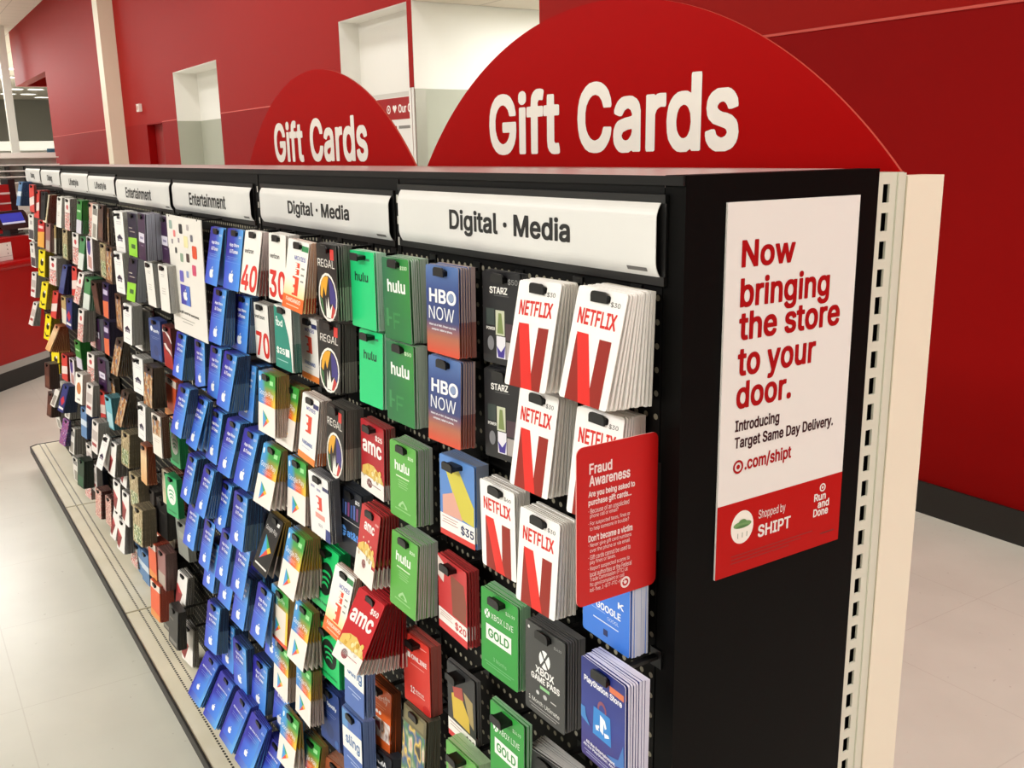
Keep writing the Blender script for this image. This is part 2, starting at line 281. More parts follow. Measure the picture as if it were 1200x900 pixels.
 'a0': '34,11 22,26 17,36 15,52 17,70 28,88 38,97 52,103 130,116 136,120 138,130 137,140 129,154 120,161 112,164 94,165 74,161 64,155 48,137 21,146 29,162 40,174 52,182 66,188 80,191 100,192 120,190 144,180 154,170 161,160 167,144 168,1 139,0 138,24 136,26 128,14 118,6 96,-3 62,-3 46,2;52,36 64,26 82,23 100,24 114,29 127,40 135,54 138,68 138,94 74,81 58,75 50,68 46,56 47,42',
 'a1': '24,2 13,14 9,20 5,30 2,52 5,76 16,95 28,106 42,112 80,120 114,124 123,126 125,132 116,148 102,154 92,154 76,147 62,130 56,127 42,127 14,135 8,140 8,152 17,168 30,183 42,191 58,198 72,201 108,202 128,200 154,189 166,178 173,168 180,144 181,2 180,-7 174,-10 132,-10 124,-5 104,-13 66,-14 54,-13 38,-8;64,42 70,37 82,34 92,34 104,38 120,54 125,68 124,77 96,74 68,66 59,54 59,50',
 'b0': '27,0 26,252 28,254 56,254 57,252 58,161 77,180 98,191 116,192 132,190 156,180 175,164 186,144 193,124 195,98 193,66 186,44 174,24 158,8 138,-1 116,-4 96,-2 76,8 58,29 56,26 55,0;71,42 84,30 94,26 112,23 126,26 138,32 153,48 158,58 163,74 163,114 158,132 153,140 138,157 120,164 108,165 94,163 82,156 67,140 60,124 56,92 61,64',
 'b1': '16,-8 13,2 14,260 20,264 64,264 69,260 70,252 70,193 90,201 124,202 140,200 166,189 187,170 198,152 205,130 208,98 205,58 198,36 186,18 168,-1 146,-11 126,-14 100,-14 88,-12 70,-3 66,-8 62,-10 20,-10;83,50 94,39 106,35 114,35 130,42 138,50 146,64 151,86 151,104 149,116 137,140 129,148 118,153 108,154 92,148 82,138 74,124 69,98 70,82 75,64',
 'c0': '46,18 40,25 27,44 20,66 17,90 20,122 28,146 32,152 40,164 57,180 80,189 102,192 126,190 154,178 170,162 180,142 180,138 152,131 143,148 136,155 122,162 104,165 86,162 74,156 62,144 54,130 48,96 49,82 54,58 61,46 74,33 86,26 104,23 122,26 136,33 144,42 151,58 154,59 180,50 178,40 171,28 160,16 142,4 110,-4 78,-1 58,8',
 'c1': '36,9 28,18 15,38 8,60 4,90 8,130 16,154 28,170 48,189 76,200 94,202 134,200 164,186 181,170 187,160 193,144 192,130 186,127 160,121 144,121 139,124 133,138 126,146 108,153 94,152 84,146 74,136 66,122 61,96 62,82 66,66 74,52 84,41 98,35 114,36 126,42 134,50 139,64 144,69 160,69 188,61 193,56 193,44 182,20 170,7 152,-5 140,-10 118,-14 94,-14 70,-11 48,-1',
 'd0': '54,10 39,24 27,42 20,66 17,98 20,122 27,146 39,164 56,180 74,189 96,192 114,191 128,185 138,179 152,162 154,161 155,252 158,254 185,254 186,1 157,0 156,26 154,29 134,6 114,-3 96,-4 76,-1;63,44 74,33 82,28 102,23 118,26 130,31 142,42 151,60 155,82 156,98 150,132 142,146 130,157 112,164 100,165 86,163 72,156 59,140 52,124 48,92 53,60',
 'd1': '44,1 27,18 15,34 8,58 4,98 8,130 15,154 26,171 36,181 46,189 66,199 88,202 112,202 122,201 142,193 142,252 144,262 150,264 196,263 198,260 199,252 198,-6 192,-10 150,-10 142,-3 122,-13 88,-14 66,-11;75,50 84,42 92,37 106,35 122,41 130,50 138,64 143,92 139,122 129,140 121,148 110,153 100,154 84,148 74,139 66,124 61,98 62,82 66,64',
 'e0': '46,18 28,42 20,66 17,90 20,122 28,146 37,160 58,180 84,190 102,192 118,191 134,187 148,180 162,168 179,142 185,114 186,86 50,85 49,84 50,68 55,52 63,42 76,31 90,25 110,23 128,26 144,38 154,53 180,45 177,32 170,22 156,10 142,2 126,-3 104,-4 80,-1 58,8;50,110 152,110 154,112 149,134 139,150 132,157 118,163 102,165 86,163 74,158 62,146 53,132 49,116',
 'e1': '36,9 28,18 16,34 8,60 4,90 8,128 16,152 27,170 48,189 76,200 94,202 126,201 142,197 158,189 174,174 191,148 198,114 199,88 197,78 192,75 64,75 63,72 67,60 76,48 86,40 104,34 116,35 130,43 137,50 140,59 146,63 162,63 188,56 194,52 194,44 189,24 182,15 166,1 150,-8 134,-13 96,-14 72,-11 48,-1;65,120 136,120 138,122 131,138 122,147 110,153 102,154 82,147 66,129',
 'f0': '41,0 40,162 38,164 4,164 3,188 6,190 40,191 40,218 42,232 48,242 60,254 80,264 96,265 112,263 121,258 114,235 100,237 84,235 77,230 72,220 72,191 113,190 114,166 112,164 74,164 71,162 71,2 68,0',
 'f1': '30,-8 27,2 27,152 24,154 -4,154 -8,156 -10,166 -9,196 -4,200 26,201 30,238 36,250 48,262 58,268 72,274 82,275 104,275 126,271 133,266 134,258 126,227 120,224 96,226 89,222 84,214 86,200 120,200 125,198 127,188 127,166 126,158 122,154 86,154 84,152 83,-6 76,-10 34,-10',
 'g0': '42,-55 26,-36 50,-21 68,-39 90,-48 104,-49 120,-47 140,-38 153,-20 156,-4 156,32 154,34 152,33 138,16 128,9 116,4 100,2 72,6 56,13 46,21 38,29 28,46 19,74 17,94 19,116 27,148 39,164 54,179 76,189 96,192 120,189 138,179 156,159 157,162 158,189 185,190 186,-6 183,-28 175,-46 161,-60 146,-68 126,-73 108,-75 84,-74 70,-71 52,-63;62,48 72,39 78,35 86,32 104,30 118,32 132,38 145,52 155,76 155,116 149,134 142,147 132,156 114,164 100,165 86,163 74,156 59,140 54,132 50,116 48,94 53,64',
 'g1': '32,-64 15,-46 13,-36 14,-27 32,-16 44,-10 58,-10 76,-29 84,-34 98,-38 112,-37 131,-28 140,-16 143,0 142,2 124,-6 108,-8 74,-6 46,4 27,22 16,38 8,60 4,92 8,130 15,154 27,172 44,188 68,199 88,202 112,202 128,199 144,191 146,198 150,200 196,199 198,196 199,188 199,-6 195,-34 187,-52 171,-68 154,-78 134,-83 116,-85 88,-85 66,-82 42,-72;74,56 86,46 94,42 104,41 124,48 130,55 138,68 143,88 143,104 141,116 129,140 122,147 112,153 100,154 84,148 74,138 66,124 61,100 62,84 66,68',
 'h0': '27,0 26,252 28,254 56,254 57,252 58,159 63,168 78,182 94,189 114,192 132,190 148,184 162,172 170,160 177,142 179,124 179,2 176,0 150,0 148,2 148,118 145,138 137,150 130,157 120,162 104,165 80,159 62,140 58,130 57,118 57,2 54,0',
 'h1': '16,-8 13,2 14,260 20,264 64,264 69,260 70,252 70,193 86,199 104,202 126,202 140,200 158,193 168,185 182,166 189,148 192,124 191,-6 184,-10 142,-10 136,-6 134,126 124,144 112,152 104,153 88,148 75,134 71,124 69,-6 62,-10 20,-10',
 'i0': '27,0 26,188 28,190 56,190 57,188 57,2 54,0|27,228 22,234 21,242 22,250 28,256 42,262 52,259 59,254 62,250 63,240 62,234 56,227 42,221',
 'i1': '16,-8 13,2 14,196 20,200 64,200 69,196 70,188 69,-6 62,-10 20,-10|16,219 10,226 8,242 10,256 18,266 34,272 50,272 62,268 72,260 75,252 76,240 74,226 66,218 50,211 34,211 26,213',
 'j0': '-4,-70 -4,-44 12,-42 18,-38 25,-28 26,-20 26,188 28,190 56,190 57,188 57,-16 55,-32 50,-46 44,-54 32,-65 18,-70|27,228 22,234 20,242 22,250 28,256 42,262 57,256 63,242 56,227 42,221',
 'j1': '-16,-79 -18,-68 -17,-36 -12,-33 4,-32 8,-28 13,-20 14,196 20,200 64,200 69,196 70,188 70,-16 65,-46 57,-60 38,-76 18,-81 -12,-81|16,219 10,226 7,242 10,256 18,265 34,272 50,272 60,269 69,262 75,250 76,242 73,226 66,218 50,211 34,211 26,213',
 'k0': '27,0 26,252 28,254 56,254 57,252 58,106 61,108 142,190 179,190 101,108 185,0 146,1 78,88 57,68 56,1',
 'k1': '16,-8 13,2 14,260 20,264 64,264 69,260 70,252 70,137 134,199 186,200 192,196 191,182 119,108 198,8 198,-6 192,-10 138,-9 76,68 70,62 70,2 68,-8 62,-10 20,-10',
 'l0': '38,10 29,24 26,42 26,252 28,254 54,254 57,252 58,38 60,32 64,27 84,26 90,2 84,0 68,-1 50,2',
 'l1': '28,1 17,16 13,40 13,252 14,260 20,264 64,264 69,260 70,252 70,46 74,37 92,37 97,34 102,10 102,-4 100,-8 92,-10 60,-11 42,-8',
 'm0': '27,0 27,190 56,189 56,158 65,172 76,182 86,188 106,193 130,190 142,182 154,166 158,155 168,170 178,181 204,192 220,193 248,187 258,179 266,171 276,148 278,132 277,0 250,0 248,2 248,128 246,140 244,146 234,157 224,163 210,165 198,164 186,160 174,146 169,136 167,0 140,0 137,2 137,130 135,140 124,158 116,163 102,165 88,164 72,156 63,146 58,134 57,2 54,0',
 'm1': '16,-8 13,2 13,188 16,198 20,200 62,200 70,193 90,202 120,203 138,199 160,182 170,191 196,202 228,203 244,201 258,196 268,188 278,178 288,156 291,132 291,2 288,-8 284,-10 242,-10 236,-6 234,134 233,138 226,147 216,153 210,154 196,150 185,138 181,128 181,2 178,-8 174,-10 132,-10 125,-6 124,128 122,138 115,148 100,154 88,151 81,146 75,138 70,124 69,-6 62,-10 20,-10',
 'n0': '27,0 26,189 56,189 56,157 63,168 76,181 94,189 118,192 132,190 148,184 161,172 168,164 176,142 179,122 178,1 150,0 148,2 148,118 145,138 137,150 130,157 120,162 104,165 80,159 62,140 58,130 57,118 57,2 54,0',
 'n1': '16,-8 13,2 13,188 14,197 20,200 62,200 67,198 70,192 90,200 124,202 140,200 158,192 174,179 182,168 189,144 192,122 192,2 190,-7 186,-10 142,-10 136,-6 134,126 124,144 112,152 104,153 88,148 75,134 71,124 69,-6 62,-10 20,-10',
 'o0': '46,18 40,25 28,44 19,72 17,92 19,116 28,147 40,164 56,179 78,189 102,192 122,190 150,180 165,166 174,156 181,144 188,122 191,96 188,66 181,44 173,32 164,20 150,8 128,-1 106,-4 78,-1 58,8;63,44 74,33 84,27 104,23 124,27 136,34 146,44 155,62 158,74 160,98 154,130 146,145 136,155 122,162 102,165 82,160 74,155 61,142 53,126 48,92 53,62',
 'o1': '36,9 28,18 15,38 8,60 4,90 8,128 16,154 20,160 28,170 47,188 72,199 94,202 114,202 136,199 160,189 180,170 192,154 200,130 202,116 204,92 200,60 192,37 181,18 156,-3 136,-11 114,-14 94,-14 70,-11 48,-1;75,50 84,42 94,36 108,35 126,43 134,50 142,66 147,92 143,120 133,138 126,146 114,152 98,153 84,147 74,136 66,122 61,96 62,82 66,66',
 'p0': '27,-70 26,188 28,190 55,190 56,162 58,160 77,180 98,191 118,192 138,189 147,184 157,180 174,164 186,144 193,124 195,98 194,74 193,64 186,43 174,24 158,8 138,-1 118,-4 100,-3 86,2 76,8 61,26 58,28 57,-70 54,-71;71,42 84,30 94,26 112,23 126,26 138,32 153,48 158,58 163,74 163,114 158,132 153,140 138,157 120,164 108,165 94,163 82,156 67,140 60,124 56,92 61,64',
 'p1': '16,-79 13,-68 14,196 20,200 62,200 67,198 70,191 90,201 124,202 146,199 166,189 187,170 198,152 205,130 208,98 207,74 205,58 197,34 186,18 168,0 146,-11 126,-14 100,-14 90,-13 70,-5 70,-68 68,-78 62,-81 20,-81;83,50 94,39 106,35 114,35 130,42 138,50 146,64 151,86 151,104 149,116 137,140 129,148 118,153 108,154 92,148 82,138 74,124 69,98 70,82 75,64',
 'q0': '54,10 39,24 27,42 20,66 17,90 22,130 27,146 38,164 56,180 74,189 104,192 118,190 134,182 154,160 156,162 157,190 185,190 186,-70 158,-71 155,-70 154,28 152,27 134,6 114,-3 96,-4 76,-1;63,44 74,33 82,28 102,23 118,26 130,31 142,42 151,60 155,82 156,98 150,132 142,146 130,157 112,164 100,165 86,163 72,156 59,140 52,124 48,92 53,60',
 'q1': '44,1 27,18 15,34 8,58 4,90 8,130 15,154 26,171 46,189 72,200 88,202 122,201 142,191 145,198 150,200 192,200 196,198 199,188 199,-68 197,-78 192,-81 150,-81 144,-78 142,-68 142,-5 122,-13 88,-14 66,-11;75,50 84,42 92,37 106,35 122,41 130,50 138,64 143,92 139,122 129,140 121,148 110,153 100,154 84,148 74,139 66,124 61,98 62,82 66,64',
 'r0': '27,0 26,189 55,190 56,162 78,185 96,191 121,192 121,162 102,163 82,158 70,151 62,140 58,132 57,122 57,2 54,0',
 'r1': '16,-8 13,2 14,196 20,200 62,200 70,195 82,200 96,202 132,201 134,198 135,190 135,162 133,154 128,151 104,152 90,148 80,142 76,136 70,124 69,-6 62,-10 20,-10',
 's0': '40,11 30,20 23,32 19,44 20,48 46,53 54,39 63,30 76,25 92,23 108,25 122,31 131,40 134,52 129,66 118,74 54,92 36,104 27,118 23,136 26,152 33,166 44,177 54,183 80,191 112,191 126,187 140,179 148,172 157,158 161,148 160,144 134,139 128,150 120,159 110,164 92,166 78,164 66,158 57,150 54,138 57,128 72,116 136,98 154,84 162,72 166,52 163,36 156,24 144,11 132,4 106,-3 72,-3 56,2',
 's1': '30,2 18,14 11,24 6,40 6,52 8,56 38,63 54,63 60,59 65,46 72,40 90,34 100,35 112,40 118,46 120,52 116,60 108,65 46,82 24,98 15,112 10,136 14,160 21,174 34,186 42,191 64,200 72,201 120,201 134,197 150,188 160,178 170,164 174,146 174,138 172,136 142,129 126,129 122,132 117,142 110,149 102,154 96,155 86,154 76,150 69,142 68,136 72,131 82,125 96,120 120,116 144,108 166,92 174,78 179,52 175,30 168,16 154,2 142,-5 114,-13 64,-13 48,-8',
 't0': '46,11 36,26 32,46 32,162 30,164 4,164 3,188 4,190 32,191 33,236 60,236 63,234 64,191 100,190 102,188 101,164 66,164 63,162 64,38 68,32 74,26 86,25 100,26 107,2 98,-1 82,-2 62,1',
 't1': '36,2 24,18 19,46 19,152 16,154 -4,154 -8,156 -10,166 -10,188 -9,196 -4,200 18,201 19,234 22,244 26,246 70,246 75,242 76,201 108,200 114,196 115,166 113,156 108,154 78,154 76,152 76,46 79,40 84,36 108,37 112,34 119,8 119,-4 116,-8 106,-11 74,-12 54,-9',
 'u0': '46,14 34,30 27,54 26,189 54,190 57,188 57,72 60,52 68,38 74,33 82,28 100,25 126,31 142,48 148,74 148,188 150,190 178,190 178,1 150,1 148,32 142,22 128,8 106,-1 90,-3 72,-1 56,5',
 'u1': '36,5 22,24 16,40 14,54 13,188 15,198 20,200 62,200 69,196 71,64 80,44 90,38 100,36 116,40 120,44 130,54 134,68 136,196 142,200 184,200 190,198 192,188 192,2 190,-8 184,-10 142,-10 138,-8 136,-3 114,-11 80,-13 64,-11 50,-6',
 'v0': '81,0 10,190 40,190 43,188 80,88 98,31 116,90 151,188 154,190 184,190 184,184 114,2 110,0',
 'v1': '70,-8 -1,176 -3,184 -3,196 4,200 48,200 54,196 98,79 140,196 146,200 196,199 198,196 198,190 196,176 126,-6 118,-10 76,-10',
 'w0': '70,1 12,190 42,190 45,188 84,37 126,188 128,190 158,189 181,108 198,36 239,188 242,190 271,190 214,1 186,0 184,2 142,151 100,2 96,0',
 'w1': '58,-8 -1,182 -2,190 0,198 6,200 50,200 55,198 86,93 112,192 116,199 164,200 170,197 198,94 229,198 234,200 278,200 283,198 285,190 284,182 226,-8 220,-10 178,-10 173,-8 142,97 110,-8 104,-10 64,-10',
 'x0': '11,0 77,98 15,190 50,189 96,119 140,189 175,190 112,96 178,0 142,1 94,76 46,1',
 'x1': '-1,-8 -2,8 61,98 2,182 3,198 8,200 60,199 96,146 132,199 182,200 186,198 188,182 129,96 191,8 190,-8 184,-10 134,-9 94,49 56,-9 4,-10',
 'y0': '25,-70 25,-64 32,-44 46,-45 60,-41 71,-28 81,0 10,190 40,190 43,188 80,88 98,31 115,88 152,188 156,190 184,190 184,184 96,-44 82,-60 70,-68 46,-73',
 'y1': '14,-78 12,-74 12,-62 19,-36 24,-33 44,-34 51,-32 59,-22 66,0 -1,176 -3,184 -2,197 2,200 48,200 54,196 98,79 141,196 148,200 196,199 198,196 198,190 196,176 108,-50 92,-70 76,-79 56,-83 34,-83 24,-82',
 'z0': '22,0 22,24 126,158 124,160 26,161 24,164 24,189 165,190 166,164 64,32 66,30 92,29 168,28 169,26 168,1',
 'z1': '10,-8 8,2 9,30 101,148 98,150 14,152 12,154 11,164 11,188 13,198 18,200 172,200 176,198 179,188 178,158 89,42 100,39 148,39 178,37 181,34 182,26 182,2 180,-8 174,-10 16,-10',
 '00': '64,13 48,30 35,54 27,88 24,132 27,166 34,194 48,224 65,242 72,246 86,254 112,258 140,254 160,242 178,224 193,194 200,166 203,130 200,88 193,60 178,30 161,12 140,0 116,-3 92,-1 84,1;80,40 96,28 100,27 114,25 132,28 144,36 156,51 166,74 170,96 172,122 170,158 166,178 156,204 144,219 130,227 112,230 96,227 84,220 70,204 61,180 56,158 56,96 61,74 69,54',
 '01': '54,4 34,26 22,50 15,82 11,132 15,172 23,204 36,230 46,242 56,252 76,263 104,268 122,268 148,264 170,252 190,232 205,202 212,172 216,124 212,82 204,50 191,24 182,14 170,2 148,-10 124,-13 84,-11 76,-9;92,46 104,38 114,37 122,38 134,45 146,60 154,82 157,98 159,132 154,172 144,197 134,210 118,218 108,218 102,216 93,210 82,197 73,172 69,154 69,100 73,82 81,60',
 '10': '39,0 38,24 40,27 104,27 106,30 106,222 44,180 43,182 43,212 98,254 136,254 138,252 138,28 140,27 194,27 195,24 195,2 192,0',
 '11': '28,-8 25,2 25,24 28,36 32,37 90,37 93,40 93,196 90,197 52,170 36,169 31,172 30,180 31,220 90,264 146,264 150,260 151,252 151,38 154,37 202,37 206,35 208,24 207,-6 200,-10 32,-10',
 '20': '33,0 32,25 140,140 156,164 160,182 157,204 153,210 145,218 136,225 112,230 86,224 71,210 65,196 63,182 34,181 33,184 35,202 43,220 57,238 72,248 90,255 114,258 134,255 152,248 174,232 181,224 187,208 191,184 184,156 179,144 167,128 77,30 194,28 195,26 195,2 192,0',
 '21': '22,-8 19,2 20,32 128,146 142,168 147,182 147,192 140,204 128,215 112,219 94,214 82,202 77,186 76,174 74,172 26,171 21,176 21,196 23,210 31,228 48,248 64,258 84,265 102,268 122,268 142,265 164,257 186,239 193,230 196,224 201,208 204,188 201,164 192,140 180,121 108,44 106,40 203,38 207,34 208,26 207,-6 200,-10 26,-10',
 '30': '48,16 35,30 28,42 23,60 24,66 54,66 60,48 74,34 96,26 116,25 138,30 149,38 157,46 163,58 165,74 163,86 158,98 148,110 138,117 122,122 78,126 78,151 143,224 36,226 35,228 36,253 185,254 186,229 112,146 114,144 132,144 154,138 170,128 185,112 194,94 196,74 194,50 185,32 170,17 154,6 126,-2 106,-3 86,-1 66,5',
 '31': '38,7 22,23 14,38 9,64 10,72 12,75 62,76 67,72 72,56 82,44 104,36 118,36 138,45 145,52 150,62 152,74 146,92 138,101 130,106 106,113 72,114 66,118 66,158 115,214 26,217 23,220 22,228 23,260 30,264 196,263 198,260 199,252 198,222 139,156 162,148 180,137 197,118 206,100 209,74 208,58 206,44 197,26 180,8 164,-3 142,-11 134,-12 98,-13 78,-11 58,-5',
 '40': '21,54 21,80 120,250 124,254 154,254 154,252 55,84 56,83 94,82 140,82 141,158 144,159 170,159 171,156 171,82 174,81 206,80 206,54 172,52 171,2 168,0 142,1 141,50 140,53',
 '41': '10,45 7,56 8,87 110,260 118,264 160,264 165,262 167,254 166,244 77,94 78,93 102,92 127,92 130,166 136,169 176,169 182,167 184,156 184,92 186,91 214,91 219,88 220,78 220,54 218,46 214,43 186,43 184,42 182,-7 176,-10 136,-10 130,-8 128,2 128,40 126,43 14,43',
 '50': '54,16 42,28 38,36 33,46 31,64 60,64 68,46 78,36 98,26 114,25 138,32 151,44 158,54 162,66 164,82 162,98 156,112 138,130 124,137 96,137 76,131 64,123 34,127 48,253 182,254 183,228 182,226 76,226 67,154 68,152 78,158 100,166 116,167 132,165 148,160 164,151 182,130 189,116 194,100 195,78 193,58 184,38 173,24 163,14 154,8 134,-1 114,-3 90,-1 70,6',
 '51': '44,7 30,22 21,40 17,64 20,74 24,75 68,75 73,72 80,52 88,45 96,39 112,36 128,41 139,50 146,60 151,82 144,105 128,121 116,127 104,127 94,125 72,113 32,115 22,119 21,130 36,260 42,264 192,263 195,260 196,252 196,228 194,218 188,216 88,216 86,210 83,174 102,177 126,177 140,175 172,162 190,142 201,124 206,106 208,88 205,52 196,30 185,16 173,6 164,-1 142,-11 122,-13 82,-11 62,-4',
 '60': '58,18 42,36 34,58 32,84 34,100 40,120 56,150 125,252 128,254 160,254 88,150 114,157 138,155 158,147 175,134 186,118 193,94 194,76 192,56 185,38 174,23 156,7 128,-2 110,-3 90,-1 70,7;76,42 88,30 98,26 114,24 128,26 138,31 151,42 157,52 162,64 164,82 158,106 146,121 130,130 112,133 98,131 88,126 75,116 65,98 62,78 68,52',
 '61': '48,9 30,30 22,50 20,66 19,84 22,108 35,142 53,172 116,262 120,264 170,263 173,260 173,246 118,168 146,165 166,157 181,146 197,128 204,108 207,76 204,50 196,30 186,16 166,-2 136,-12 102,-13 84,-11 60,-2;88,48 96,40 114,35 130,41 145,58 151,76 150,88 145,100 130,117 114,122 104,120 90,112 81,100 76,88 75,76 80,60',
 '70': '49,0 161,222 160,224 126,225 32,226 31,228 32,253 194,254 195,224 83,2 80,0',
 '71': '38,-8 36,0 36,8 141,212 118,215 24,216 19,220 18,228 19,260 26,264 204,263 207,260 208,252 207,216 95,-6 88,-10 42,-10',
 '80': '50,17 37,30 29,48 26,68 28,82 33,98 40,110 52,122 74,132 60,141 46,154 38,170 35,192 38,210 43,222 59,240 74,250 92,256 110,258 128,257 152,250 168,240 180,226 189,204 191,190 189,176 180,154 168,142 152,134 176,121 185,112 194,98 199,84 200,74 198,48 188,30 174,16 156,5 138,-1 116,-3 90,-1 68,6;65,46 84,30 96,26 120,25 142,30 160,44 167,56 167,84 156,101 140,112 116,118 94,115 74,104 65,94 59,84 59,58;74,162 88,150 100,146 118,145 138,150 153,164 158,176 160,190 154,210 138,225 126,229 108,230 88,225 72,211 67,196 67,180',
 '81': '40,8 26,22 21,32 16,46 13,68 16,90 22,106 28,116 47,134 31,152 26,164 23,182 22,192 25,212 32,230 50,250 66,260 84,266 102,268 136,267 162,259 178,249 192,234 201,212 204,190 200,164 192,146 180,134 198,118 206,104 211,92 213,66 209,38 200,23 184,7 164,-5 146,-11 124,-13 82,-11 60,-4;77,52 85,44 94,39 104,36 122,36 138,42 148,52 155,64 155,76 148,88 138,98 120,106 106,106 84,95 73,80 71,74 71,64;86,170 98,159 108,156 118,156 128,159 141,170 146,182 147,188 142,204 129,216 120,219 108,219 98,216 85,204 80,194 79,186',
 '90': '66,0 136,104 112,97 92,99 70,107 56,117 41,134 34,154 32,174 34,198 46,223 57,236 70,247 90,255 110,258 136,255 156,246 172,232 184,218 192,198 193,190 194,170 192,154 186,134 175,112 154,78 101,2 98,0;76,138 86,129 98,123 118,122 128,123 140,129 152,140 157,148 162,160 164,178 158,202 148,217 130,227 112,230 98,228 88,223 75,212 69,204 64,192 63,172 64,160 68,150',
 '91': '54,-8 53,8 107,86 78,90 58,98 45,108 30,126 22,148 19,172 22,206 30,226 41,240 62,257 82,265 102,268 124,268 144,265 166,255 185,238 197,222 204,204 207,176 205,154 201,136 188,106 172,80 112,-7 106,-10 60,-10;88,146 96,138 106,133 118,133 130,138 145,154 151,172 150,184 146,196 140,206 130,214 114,219 104,217 90,209 81,198 76,182 76,170 81,156',
 '$0': '46,16 32,29 24,46 20,68 51,68 55,54 61,46 72,35 86,28 100,26 101,116 100,118 64,130 41,148 30,162 29,168 26,186 29,206 36,223 53,240 68,249 100,258 102,292 120,292 122,290 122,258 138,256 156,250 166,244 176,237 188,226 197,208 199,190 170,189 168,190 163,206 150,219 134,227 123,228 122,146 124,142 154,133 168,126 180,118 191,108 198,98 203,80 204,68 201,50 193,32 178,15 160,4 140,-2 122,-4 122,-34 120,-37 102,-36 100,-4 84,-2 64,5;123,26 128,26 144,30 156,38 169,52 173,70 171,82 160,95 146,103 124,110 122,108;66,166 82,155 100,150 100,228 96,228 80,222 63,208 59,200 58,186 60,176',
 '$1': '36,7 20,22 11,40 7,60 7,74 12,78 60,78 64,74 67,62 72,53 82,44 87,42 88,108 54,121 34,136 18,155 13,186 17,214 24,230 43,248 60,259 88,267 88,290 91,300 96,302 130,302 134,298 136,268 164,260 186,246 200,232 209,216 213,190 212,182 206,179 161,180 156,184 150,200 140,210 136,212 135,154 136,151 162,143 184,132 197,120 209,106 214,92 217,72 213,42 205,24 188,6 170,-5 148,-12 136,-14 134,-42 128,-47 92,-46 89,-44 88,-36 87,-14 56,-5;136,41 146,46 153,54 160,68 154,81 148,87 136,93 135,90;77,174 84,169 88,168 87,210 76,202 71,192 72,182',
 '.0': '32,4 26,12 25,18 26,30 30,36 38,42 46,43 56,42 62,38 69,30 71,20 65,6 56,-1 50,-2 38,-1',
 '.1': '22,-5 14,4 12,22 14,36 22,47 30,52 38,53 58,53 66,51 77,42 82,34 84,20 81,4 72,-6 58,-12 38,-12 30,-11',
 ',0': '20,-60 34,34 36,36 66,36 67,30 42,-58 40,-60',
 ',1': '8,-68 6,-58 22,42 28,46 78,45 80,42 80,28 54,-66 48,-70 14,-70',
 '-0': '58,94 57,120 58,122 166,122 168,120 168,96 166,94',
 '-1': '46,86 44,96 44,120 45,128 50,132 174,132 180,128 181,96 180,88 176,84 52,84',
 '/0': '8,-38 88,264 90,266 116,266 116,260 37,-36 34,-38',
 '/1': '-4,-46 -6,-36 -4,-26 76,270 82,276 124,276 129,272 129,258 49,-42 42,-48 2,-48',
 '(0': '88,-47 68,-10 55,30 49,56 45,96 46,134 50,162 57,194 67,224 80,256 88,270 116,270 117,266 96,218 86,182 77,130 76,94 79,62 86,32 95,4 117,-46 114,-48',
 '(1': '77,-56 56,-16 43,22 35,58 32,96 35,150 40,178 50,216 63,252 75,276 82,280 124,280 130,276 130,264 108,210 98,176 90,130 89,94 92,64 98,38 107,12 130,-40 130,-54 124,-58 82,-58',
 ')0': '20,-48 51,32 60,78 60,132 54,168 37,226 20,268 22,270 46,270 56,256 70,224 81,188 91,134 92,100 90,72 82,30 78,18 68,-10 49,-46 46,-48',
 ')1': '8,-56 7,-40 30,12 45,64 48,114 45,146 38,180 20,234 7,262 7,276 12,280 54,280 61,276 73,252 82,232 93,196 104,134 105,100 102,64 90,10 80,-16 60,-54 54,-58 14,-58',
 '&0': '40,17 27,30 20,48 17,66 19,82 24,96 33,108 67,138 51,158 39,184 38,202 44,228 57,242 78,254 98,257 122,254 143,242 154,231 160,218 162,198 158,180 148,164 130,147 112,134 111,132 164,69 168,76 173,92 174,111 204,111 203,96 199,74 192,58 184,44 218,0 182,0 164,21 136,3 118,-2 106,-3 74,-1 56,6;61,36 74,28 98,23 124,29 140,37 145,44 90,112 86,115 62,95 50,78 48,66 50,54;90,156 92,156 114,173 126,186 130,194 131,202 129,214 122,223 114,228 100,230 84,227 76,220 69,208 69,190',
 '&1': '30,8 14,26 7,44 4,68 7,90 12,102 22,115 48,140 34,160 27,178 25,202 28,222 32,234 47,252 58,259 74,265 112,267 126,265 140,260 154,251 166,238 172,224 175,198 173,182 166,166 158,156 130,132 130,130 158,95 162,118 166,122 210,122 215,120 217,108 214,82 209,62 201,44 231,8 231,-6 226,-10 176,-10 162,2 144,-7 126,-12 86,-13 68,-11 48,-5;72,44 82,38 96,34 116,39 126,46 84,96 68,81 61,66 63,58;94,175 99,178 110,188 118,202 112,214 100,219 88,214 81,200 82,194',
 "'0": '40,160 35,252 38,254 66,254 68,244 64,160 62,159',
 "'1": '28,151 25,174 22,244 23,260 28,264 76,264 80,260 81,252 76,152 70,149 34,149',
 '·0': '34,105 28,112 26,120 28,130 32,136 40,142 48,144 62,139 70,130 72,122 67,108 58,100 50,98 40,100',
 '·1': '24,96 16,104 13,122 16,138 24,147 36,153 58,154 68,151 79,142 83,134 85,120 82,104 72,94 58,88 42,88 32,90',
 '?0': '66,4 61,12 59,20 61,30 65,36 72,42 80,43 90,42 96,39 103,30 105,20 99,6 92,-1 84,-2 72,-1|67,76 67,100 76,126 86,136 113,156 122,166 128,177 131,192 128,206 124,214 110,226 100,230 86,231 72,228 60,220 52,212 44,189 15,190 16,206 24,227 38,241 50,250 76,257 92,258 110,256 128,249 140,241 153,226 161,204 162,188 160,172 153,156 145,146 104,112 99,98 96,77',
